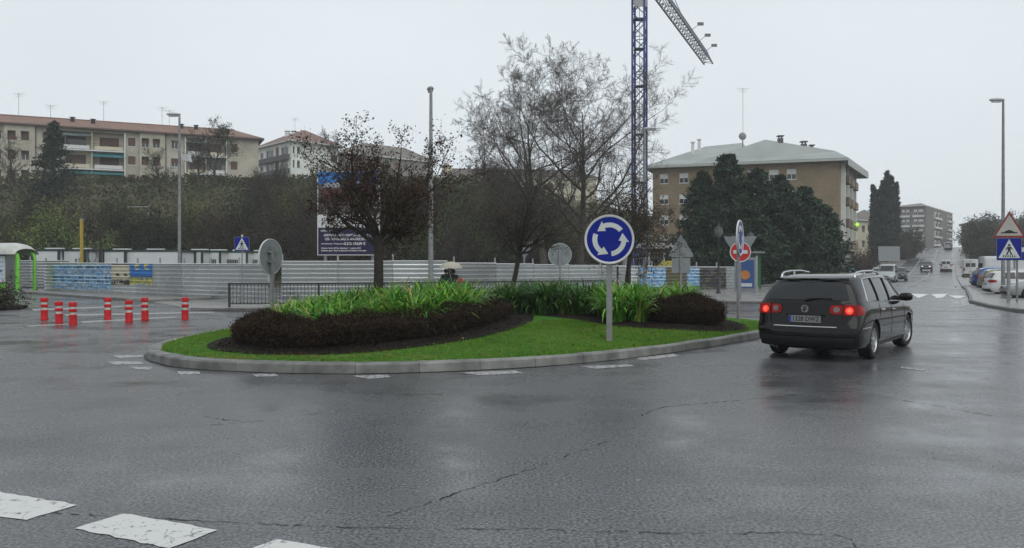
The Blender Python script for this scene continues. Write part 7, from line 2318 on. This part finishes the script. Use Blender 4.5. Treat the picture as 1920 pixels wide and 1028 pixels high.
# ---- the dark estate car leaving the roundabout
HD = R(37)
e, F_ = car('estate', 'estate_car', 'black wet estate car with lit brake lights leaving the roundabout', paint('black_brown', (0.006, 0.0055, 0.0055), 0.0), (5.0, 13.62, 0.0), HD, lit=True, detail=2)
rp = F_['rear_pt']; side_x = F_['side_x']; Yf = F_['Y']; itp = F_['itp']
# number plate with its lettering
y0 = rp(0, 0.70)[1]
pl = MB().box(-0.265, 0.265, y0 - 0.012, y0 + 0.004, 0.655, 0.77).build('number_plate', M_PLATE, e)
MB().box(-0.262, -0.222, y0 - 0.0155, y0 - 0.0125, 0.66, 0.765).build('blue_band', mat('plate_blue', (0.015, 0.04, 0.28), var=0.1), pl)
text_mesh('1328 DWZ', 0.112, 'lettering', mat('plate_black', (0.02, 0.02, 0.02), var=0.1), pl, (0.02, y0 - 0.015, 0.712), align='CENTER', bold=0.002, sx=0.86)
MB().box(-0.33, 0.33, rp(0, 0.785)[1] - 0.012, rp(0, 0.785)[1] + 0.02, 0.778, 0.795).build('plate_lamp_bar', M_TRIM, e)
# round badge with the two stacked letters
yb = rp(0, 0.89)[1]
bd = MB().lathe([(0.052, -0.004), (0.054, -0.012), (0.060, -0.012), (0.062, -0.002)], 24, (0, yb, 0.885), 'y').build('badge', M_CHROME, e, smooth=True)
mb = MB(); yy = yb - 0.008
for pts in ([(-0.024, 0.046), (0, 0.006), (0.024, 0.046)], [(-0.044, 0.024), (-0.020, -0.044), (0, -0.004), (0.020, -0.044), (0.044, 0.024)]):
    mb.tube([(a, yy, 0.885 + b) for a, b in pts], 0.0045, 5)
mb.build('badge_letters', M_CHROME, bd)
# wiper
w0, w1 = rp(-0.02, 1.06, 0.022), rp(-0.36, 1.075, 0.022)
w1 = rp(0.42, 1.065, 0.024)
MB().tube([rp(-0.02, 1.035, 0.03), rp(0.06, 1.06, 0.034), rp(0.2, 1.068, 0.028), w1], [0.02, 0.016, 0.01, 0.008], 6).build('rear_wiper', M_TRIM, e)
# chrome strip on the bumper and along the flanks
MB().tube([rp(x, 0.585, 0.012) for x in np.linspace(-0.52, 0.52, 9)], 0.012, 6).build('bumper_strip', M_CHROME, e)
for sx in (-1, 1):
    pts = [(sx * (side_x(y, 0.57) + 0.003), Yf(y, 0.57), 0.57) for y in np.linspace(0.16, 0.58, 4)]
    MB().tube(pts, 0.008, 5).build('flank_strip', M_CHROME, e)
    pts = [(sx * (side_x(y, 0.55) + 0.003), y, 0.55) for y in np.linspace(1.45, 3.2, 8)]
    MB().tube(pts, 0.007, 5).build('flank_strip', M_TRIM, e)
    # chrome line round the side windows
    yA = np.linspace(0.50, 3.32, 20)
    low = [(sx * (side_x(y, float(itp('belt', y)) + 0.018) + 0.008), Yf(y, float(itp('belt', y)) + 0.018), float(itp('belt', y)) + 0.018) for y in yA]
    up = []
    for y in np.linspace(2.78, 0.74, 16):
        z = float(itp('zr', y)) - 0.085; up.append((sx * (side_x(y, z) + 0.010), Yf(y, z), z))
    MB().tube(low + up + [low[0]], 0.010, 5).build('window_chrome', M_CHROME, e)
    # pillars between the windows
    for yp in (1.33, 2.195):
        pts = [(sx * (side_x(yp, z) + 0.009), Yf(yp, z), z) for z in np.linspace(float(itp('belt', yp)) + 0.02, float(itp('zr', yp)) - 0.09, 6)]
        MB().tube(pts, 0.022, 4).build('window_pillar', M_TRIM, e)
    # roof rail
    xr = 0.62
    zz = [(0.45, -0.02), (0.52, 0.035), (0.72, 0.062), (1.2, 0.066), (1.8, 0.062), (2.25, 0.04), (2.38, -0.02)]
    MB().tube([(sx * (xr + 0.01 * math.sin(y)), Yf(y, 1.45), float(itp('zr', y)) - 0.03 + dz) for y, dz in zz], [0.022, 0.022, 0.018, 0.018, 0.018, 0.022, 0.022], 8).build('roof_rail', mat('rail_silver', (0.45, 0.46, 0.47), rough=0.25, metal=0.9, var=0.08), e, smooth=True)
    MB().tube([(sx * xr, 1.35, 1.43), (sx * xr, 1.35, 1.515)], 0.018, 6).build('rail_foot', M_CHROME, e)
# tailgate and door seams
def seam(pts, name='panel_gap'):
    MB().tube(pts, 0.0045, 4).build(name, M_ARCH, e)
for sx in (-1, 1):
    seam([rp(sx * x, z, 0.002) for x, z in ((0.60, 0.64), (0.605, 0.78), (0.605, 0.97), (0.70, 1.0))])
    for yp in (1.32, 2.2, 3.3):
        seam([(sx * (side_x(yp, z) + 0.001), Yf(yp, z), z) for z in np.linspace(0.30 if yp > 1.4 else 0.72, float(itp('belt', yp)) - 0.01, 7)])
seam([rp(x, 0.635, 0.002) for x in np.linspace(-0.6, 0.6, 9)])
# dark roof-end lip over the rear screen
g_ = F_['grid'](lambda u, v: (lambda q: (q[0], q[1] - 0.02 - 0.05 * v, q[2] + 0.005))(rp(0.62 * (2 * u - 1), 1.355 + 0.04 * v, 0.01)), np.linspace(0, 1, 9), np.linspace(0, 1, 3))
g_.build('roof_spoiler', MATS['paint_black_brown'], e, smooth=True)
MB().tube([(-0.5, 0.2, 0.22), (-0.5, 0.02, 0.215)], 0.03, 8).build('exhaust', M_TRIM, e)

# ---- other vehicles
def onst(px, Y):
    x = X_(px, Y); return (x, Y, float(ramp(x, Y)) + 0.035 if Y > 60 else 0.0)
SH = math.atan(0.548)
P_W, P_S, P_D, P_B, P_T = paint('white', (0.52, 0.53, 0.53), 0), paint('silver', (0.36, 0.38, 0.385), 0.4), paint('dark_grey', (0.02, 0.021, 0.023)), paint('blue', (0.03, 0.09, 0.28)), paint('beige', (0.28, 0.27, 0.21))
def place(kind, label, pm, loc, heading, group=None, **k):
    return car(kind, 'parked_car' if group and 'parked' in group else 'car', label, pm, loc, heading, group, **k)[0]
q = onst(1737, 126); h = SH + math.pi
place('hatch', 'dark car with its headlights on coming down the street', P_D, (q[0] + 3.95 * math.sin(SH) * 0.5, q[1] + 3.95 * math.cos(SH) * 0.5, q[2] + 0.08), h, headlit=True, scale=1.05)
place('van', 'small white van driving up the street', P_W, onst(1774, 124), SH)
place('van', 'grey van near the crest of the street', P_S, onst(1778, 192), SH, scale=1.05)
q = onst(1757, 205)
place('hatch', 'pale car coming over the crest of the street', P_S, (q[0] + 2, q[1] + 3.5, q[2]), SH + math.pi, headlit=False)
q = G_(1660, 527)
place('van', 'silver-grey van with its front towards the camera beside the brick building', P_S, (X_(1663, 79) + 2.0, 79 + 3.6, 0.03), SH + math.pi + 0.05, 'cars parked on the brick building side')
place('hatch', 'pale car parked behind the silver-grey van', P_W, (X_(1640, 90) + 2, 93, 0.03), SH + math.pi, 'cars parked on the brick building side')
place('hatch', 'small dark car parked by the footway past the silver-grey van', P_D, (X_(1687, 88), 88, 0.06), SH + math.pi, 'cars parked on the brick building side')
place('hatch', 'blue car parked under the brick building before the evergreens', P_B, (X_(1560, 84), 84, 0.0), R(80), 'cars parked on the brick building side')
place('hatch', 'dark car parked under the evergreens beside the blue car', P_D, (X_(1523, 82), 82, 0.0), R(85), 'cars parked on the brick building side')
# parking area: rear ends towards the street
PH = SH + math.pi / 2 - 0.25
for (kind, px, Y, pm, lab, sc, dh) in (
        ('hatch', 1886, 38.5, P_S, 'silver car parked nearest the hump sign, cut by the picture edge', 1.0, math.pi),
        ('estate', 1849, 44.0, P_W, 'white car with red tail light parked behind the sign poles', 0.92, 0),
        ('hatch', 1838, 50.5, P_T, 'beige car parked between the white and the blue cars', 1.0, 0),
        ('hatch', 1826, 57.0, P_B, 'blue car parked between the beige car and the pale van', 1.05, 0),
        ('bigvan', 1838, 65.0, P_W, 'pale delivery van parked beyond the blue car', 1.0, 0),
        ('hatch', 1822, 62.5, P_W, 'small white car parked beside the pale delivery van', 0.95, 0),
        ('hatch', 1886, 46.5, P_W, 'white hatchback with red tail light beside the blue crossing plate', 1.0, 0.15)):
    x = X_(px, Y)
    hd = PH + dh
    if dh > 3: loc = (x + 3.9 * math.sin(PH), Y + 3.9 * math.cos(PH), 0.01)
    else: loc = (x, Y, 0.01 + (float(ramp(x, Y)) + 0.04 if Y > 60 else 0))
    place(kind, lab, pm, loc, hd, 'cars parked in the parking area', scale=sc)
q = (X_(1820, 106), 106.0)
place('bigvan', 'tall pale box van standing at the street edge beyond the parked cars', P_W, (q[0], q[1], float(ramp(*q)) + 0.16), SH, scale=1.0)

# ================================================================== two people under one umbrella
def skin_figure(joints, edges, name, mats, parent, paintf, sub=2):
    me = bpy.data.meshes.new(name)
    names = list(joints)
    idx = {n_: i for i, n_ in enumerate(names)}
    me.from_pydata([joints[n_][0] for n_ in names], [(idx[a], idx[b]) for a, b in edges], [])
    o = bpy.data.objects.new(name, me); COL.objects.link(o)
    md = o.modifiers.new('s', 'SKIN'); md.use_smooth_shade = True
    sv = me.skin_vertices[0].data
    for n_, i in idx.items():
        r_ = joints[n_][1]
        sv[i].radius = r_ if hasattr(r_, '__len__') else (r_, r_)
        sv[i].use_root = (n_ == 'pelvis')
    sd_ = o.modifiers.new('u', 'SUBSURF'); sd_.levels = sub; sd_.render_levels = sub
    bpy.context.view_layer.update()
    m2 = bpy.data.meshes.new_from_object(o.evaluated_get(bpy.context.evaluated_depsgraph_get()))
    bpy.data.objects.remove(o)
    m2.materials.clear()
    for m_ in mats: m2.materials.append(m_)
    for p_ in m2.polygons:
        p_.material_index = paintf(p_.center); p_.use_smooth = True
    r = bpy.data.objects.new(name, m2)
    return link(r, parent)
def person(loc, rz, h, label, coat, trousers, hair, hold):
    e = thing('person', label, 'person', loc, rz)
    k = h / 1.72
    J = {'pelvis': ((0, 0, 0.95), (0.16, 0.12)), 'waist': ((0, 0, 1.10), (0.155, 0.115)), 'chest': ((0, 0.01, 1.30), (0.185, 0.125)), 'neckb': ((0, 0.0, 1.45), (0.10, 0.085)),
         'neck': ((0, 0.015, 1.50), 0.056), 'head': ((0, 0.03, 1.60), (0.078, 0.095)), 'crown': ((0, 0.025, 1.675), (0.062, 0.075))}
    E = [('pelvis', 'waist'), ('waist', 'chest'), ('chest', 'neckb'), ('neckb', 'neck'), ('neck', 'head'), ('head', 'crown')]
    for s_, n_ in ((-1, 'l'), (1, 'r')):
        st = 0.12 * s_
        J.update({'hip' + n_: ((0.095 * s_, 0, 0.88), 0.105), 'knee' + n_: ((0.10 * s_, 0.06 + st * 0.5, 0.48), 0.066), 'ank' + n_: ((0.10 * s_, -0.02 + st, 0.09), 0.045), 'toe' + n_: ((0.11 * s_, 0.17 + st, 0.035), 0.04),
                  'sh' + n_: ((0.19 * s_, 0.0, 1.40), 0.082)})
        E += [('pelvis', 'hip' + n_), ('hip' + n_, 'knee' + n_), ('knee' + n_, 'ank' + n_), ('ank' + n_, 'toe' + n_), ('chest', 'sh' + n_)]
        if hold == n_:
            el, wr_, hn = (0.27 * s_, 0.03, 1.14), (0.20 * s_, 0.20, 1.25), (0.19 * s_, 0.235, 1.32)
        else:
            el, wr_, hn = (0.255 * s_, -0.03, 1.13), (0.27 * s_, 0.06, 0.90), (0.268 * s_, 0.075, 0.82)
        J.update({'el' + n_: (el, 0.056), 'wr' + n_: (wr_, 0.036), 'hand' + n_: (hn, (0.040, 0.022))})
        E += [('sh' + n_, 'el' + n_), ('el' + n_, 'wr' + n_), ('wr' + n_, 'hand' + n_)]
        d = np.array(hn) - np.array(wr_); d /= np.linalg.norm(d)
        curl = np.array([0, 0.04, 0]) if hold == n_ else np.array([0, 0.015, 0])
        for f in range(4):
            b_ = np.array(hn) + np.array([(f - 1.5) * 0.018, 0, 0]) + d * 0.02
            m_ = b_ + d * (0.034 - 0.004 * abs(f - 1.3)) + curl * 0.5
            t_ = m_ + d * 0.014 + curl * 0.8
            J['f%d%sa' % (f, n_)] = (tuple(m_), 0.009); J['f%d%sb' % (f, n_)] = (tuple(t_), 0.0075)
            E += [('hand' + n_, 'f%d%sa' % (f, n_)), ('f%d%sa' % (f, n_), 'f%d%sb' % (f, n_))]
        tb = np.array(wr_) + (np.array(hn) - np.array(wr_)) * 0.5 + np.array([-0.045 * s_, 0.02, 0])
        J['th' + n_] = (tuple(tb), 0.010); J['th2' + n_] = (tuple(tb + d * 0.03 + np.array([0, 0.015, 0])), 0.008)
        E += [('wr' + n_, 'th' + n_), ('th' + n_, 'th2' + n_)]
    def pf(c):
        if c.z > 1.475: return 2
        if c.z < 0.07: return 3
        hands = abs(c.x) > 0.15 and ((c.y > 0.17 and 1.2 < c.z < 1.45) if (hold == 'r') == (c.x > 0) else (c.z < 0.89 and abs(c.x) > 0.2))
        if hands: return 2
        return 0 if c.z > 0.80 else 1
    b = skin_figure(J, E, 'body', [coat, trousers, mat('skin', (0.34, 0.20, 0.14), rough=0.5, var=0.1), M_DARK], e, pf)
    b.scale = (k, k, k)
    # coat skirt and hood collar
    MB().lathe([(0.205, 0.74), (0.20, 0.9), (0.185, 1.05), (0.165, 1.12)], 16).build('coat_skirt', coat, e, smooth=True).scale = (k, k * 0.75, k)
    # hair covers the back and top of the head
    mb = MB(); vs_, fs_ = [], []
    for i in range(8):
        for j in range(14):
            t = i / 7 * R(118); a = 2 * math.pi * j / 14
            cut = 1.0 if math.sin(a) < 0.35 else 0.62
            tt = t * cut
            vs_.append((0.098 * math.sin(tt) * math.cos(a), 0.02 + 0.118 * math.sin(tt) * math.sin(a), 1.625 + 0.135 * math.cos(tt)))
    for i in range(7):
        for j in range(14):
            fs_.append((i * 14 + j, i * 14 + (j + 1) % 14, (i + 1) * 14 + (j + 1) % 14, (i + 1) * 14 + j))
    mb.add(vs_, fs_).build('hair', hair, e, smooth=True).scale = (k, k, k)
    # face
    f_ = MB()
    f_.lathe([(0, 0.15), (0.012, 0.145), (0.017, 0.12)], 8, (0, 0.0, 1.60), 'y').build('nose', MATS['skin'], e).scale = (k, k, k)
    for sx in (-1, 1):
        MB().lathe([(0, 0.126), (0.012, 0.124), (0.014, 0.11)], 8, (sx * 0.033, 0, 1.635), 'y').build('eye', M_DARK, e).scale = (k, k, k)
        MB().box(sx * 0.088 - 0.01, sx * 0.088 + 0.01, 0.01, 0.05, 1.58, 1.65).build('ear', MATS['skin'], e).scale = (k, k, k)
    MB().box(-0.025, 0.025, 0.118, 0.124, 1.555, 1.565).build('mouth', mat('lips', (0.22, 0.08, 0.07), var=0.1), e).scale = (k, k, k)
    return e
PYY = 32.6
hair1 = mat('dark_hair', (0.012, 0.010, 0.009), rough=0.6, var=0.3, scale=40)
P1X, P2X = X_(836, PYY), X_(848.5, PYY)
person((P1X, PYY, 0.115), R(25), 1.37, 'person in a dark coat holding the umbrella, seen from behind', mat('black_coat', (0.016, 0.016, 0.019), rough=0.8, var=0.25), mat('dark_trousers', (0.02, 0.022, 0.03), rough=0.85, var=0.2), hair1, 'r')
person((P2X + 0.03, PYY + 0.18, 0.115), R(-5), 1.35, 'person in a navy coat sharing the umbrella', mat('navy_coat', (0.022, 0.024, 0.042), rough=0.8, var=0.25), MATS['dark_trousers'], hair1, 'l')
ux_, uy_ = X_(845.5, PYY - 0.1), PYY - 0.1
e = thing('umbrella', 'open pale beige umbrella over the two people behind the railing', 'umbrella', (ux_, uy_, 0))
mb = MB(); vs, fs = [], []
for i in range(8):
    t = i / 7
    for j in range(32):
        a = 2 * math.pi * j / 32
        sag = 1 - 0.035 * (1 - abs(math.cos(4 * a))) * t
        vs.append((0.47 * math.sin(t * 1.35) / math.sin(1.35) * math.cos(a) * sag, 0.47 * math.sin(t * 1.35) / math.sin(1.35) * math.sin(a) * sag, 1.80 - 0.27 * t ** 2.0 + 0.02 * t * (abs(math.cos(4 * a)) - 1)))
for i in range(7):
    for j in range(32):
        fs.append((i * 32 + j, i * 32 + (j + 1) % 32, (i + 1) * 32 + (j + 1) % 32, (i + 1) * 32 + j))
um = bpy.data.materials.new('umbrella_cloth'); um.use_nodes = True
b_ = um.node_tree.nodes['Principled BSDF']; b_.inputs['Base Color'].default_value = (0.50, 0.48, 0.40, 1); b_.inputs['Roughness'].default_value = 0.6
tr_ = um.node_tree.nodes.new('ShaderNodeBsdfTranslucent'); tr_.inputs['Color'].default_value = (0.5, 0.48, 0.4, 1); mx_ = um.node_tree.nodes.new('ShaderNodeMixShader'); mx_.inputs[0].default_value = 0.35
um.node_tree.links.new(b_.outputs[0], mx_.inputs[1]); um.node_tree.links.new(tr_.outputs[0], mx_.inputs[2]); um.node_tree.links.new(mx_.outputs[0], um.node_tree.nodes['Material Output'].inputs['Surface'])
can = mb.add(vs, fs).build('canopy', um, e, smooth=True)
for j in range(8):
    a = 2 * math.pi * j / 8
    MB().tube([(0, 0, 1.78), (0.25 * math.cos(a), 0.25 * math.sin(a), 1.705), (0.465 * math.cos(a), 0.465 * math.sin(a), 1.505)], 0.005, 4).build('rib', M_STEEL, can)
MB().tube([(0, 0, 1.90), (0, 0, 1.78)], [0.004, 0.012], 6).build('tip', M_DARK, e)
MB().tube([(0, 0, 1.79), (-0.05, -0.0, 1.35), (0.03, 0.02, 1.02)], 0.009, 6).build('shaft', mat('pale_shaft', (0.4, 0.4, 0.38), var=0.1), e)
# red shopping bag carried low beside them
e = thing('red_bag', 'small red bag beside the person in navy behind the plants', 'bag', (X_(863, PYY), PYY, 0.115))
MB().prism([(-0.11, 0.62), (0.11, 0.62), (0.10, 0.95), (0.06, 1.0), (-0.06, 1.0), (-0.10, 0.95)], -0.07, 0.07, 'xz').build('pouch', M_RED, e)
MB().tube([(-0.06, 0, 0.99), (-0.04, 0, 1.08), (0.04, 0, 1.08), (0.06, 0, 0.99)], 0.01, 5).build('handle', M_DARK, e)
MB().box(-0.1, 0.1, -0.06, 0.06, 0.0, 0.55).box(-0.02, 0.02, -0.02, 0.02, 0.55, 0.63).build('trolley_frame', M_DARK, e)

# ================================================================== damp air
hz_ = MB().box(-880, 880, -55, 1200, -1.2, 38.0).build('haze', [])
hm = bpy.data.materials.new('haze_air'); hm.use_nodes = True
t = hm.node_tree; t.nodes.clear()
o_ = t.nodes.new('ShaderNodeOutputMaterial'); v_ = t.nodes.new('ShaderNodeVolumePrincipled')
v_.inputs['Color'].default_value = (0.97, 0.98, 1.0, 1); v_.inputs['Density'].default_value = 0.0006; v_.inputs['Anisotropy'].default_value = 0.0
t.links.new(v_.outputs[0], o_.inputs['Volume'])
hz_.data.materials.append(hm)
tag(hz_, 'thin damp haze over the whole place', 'haze', kind='stuff')
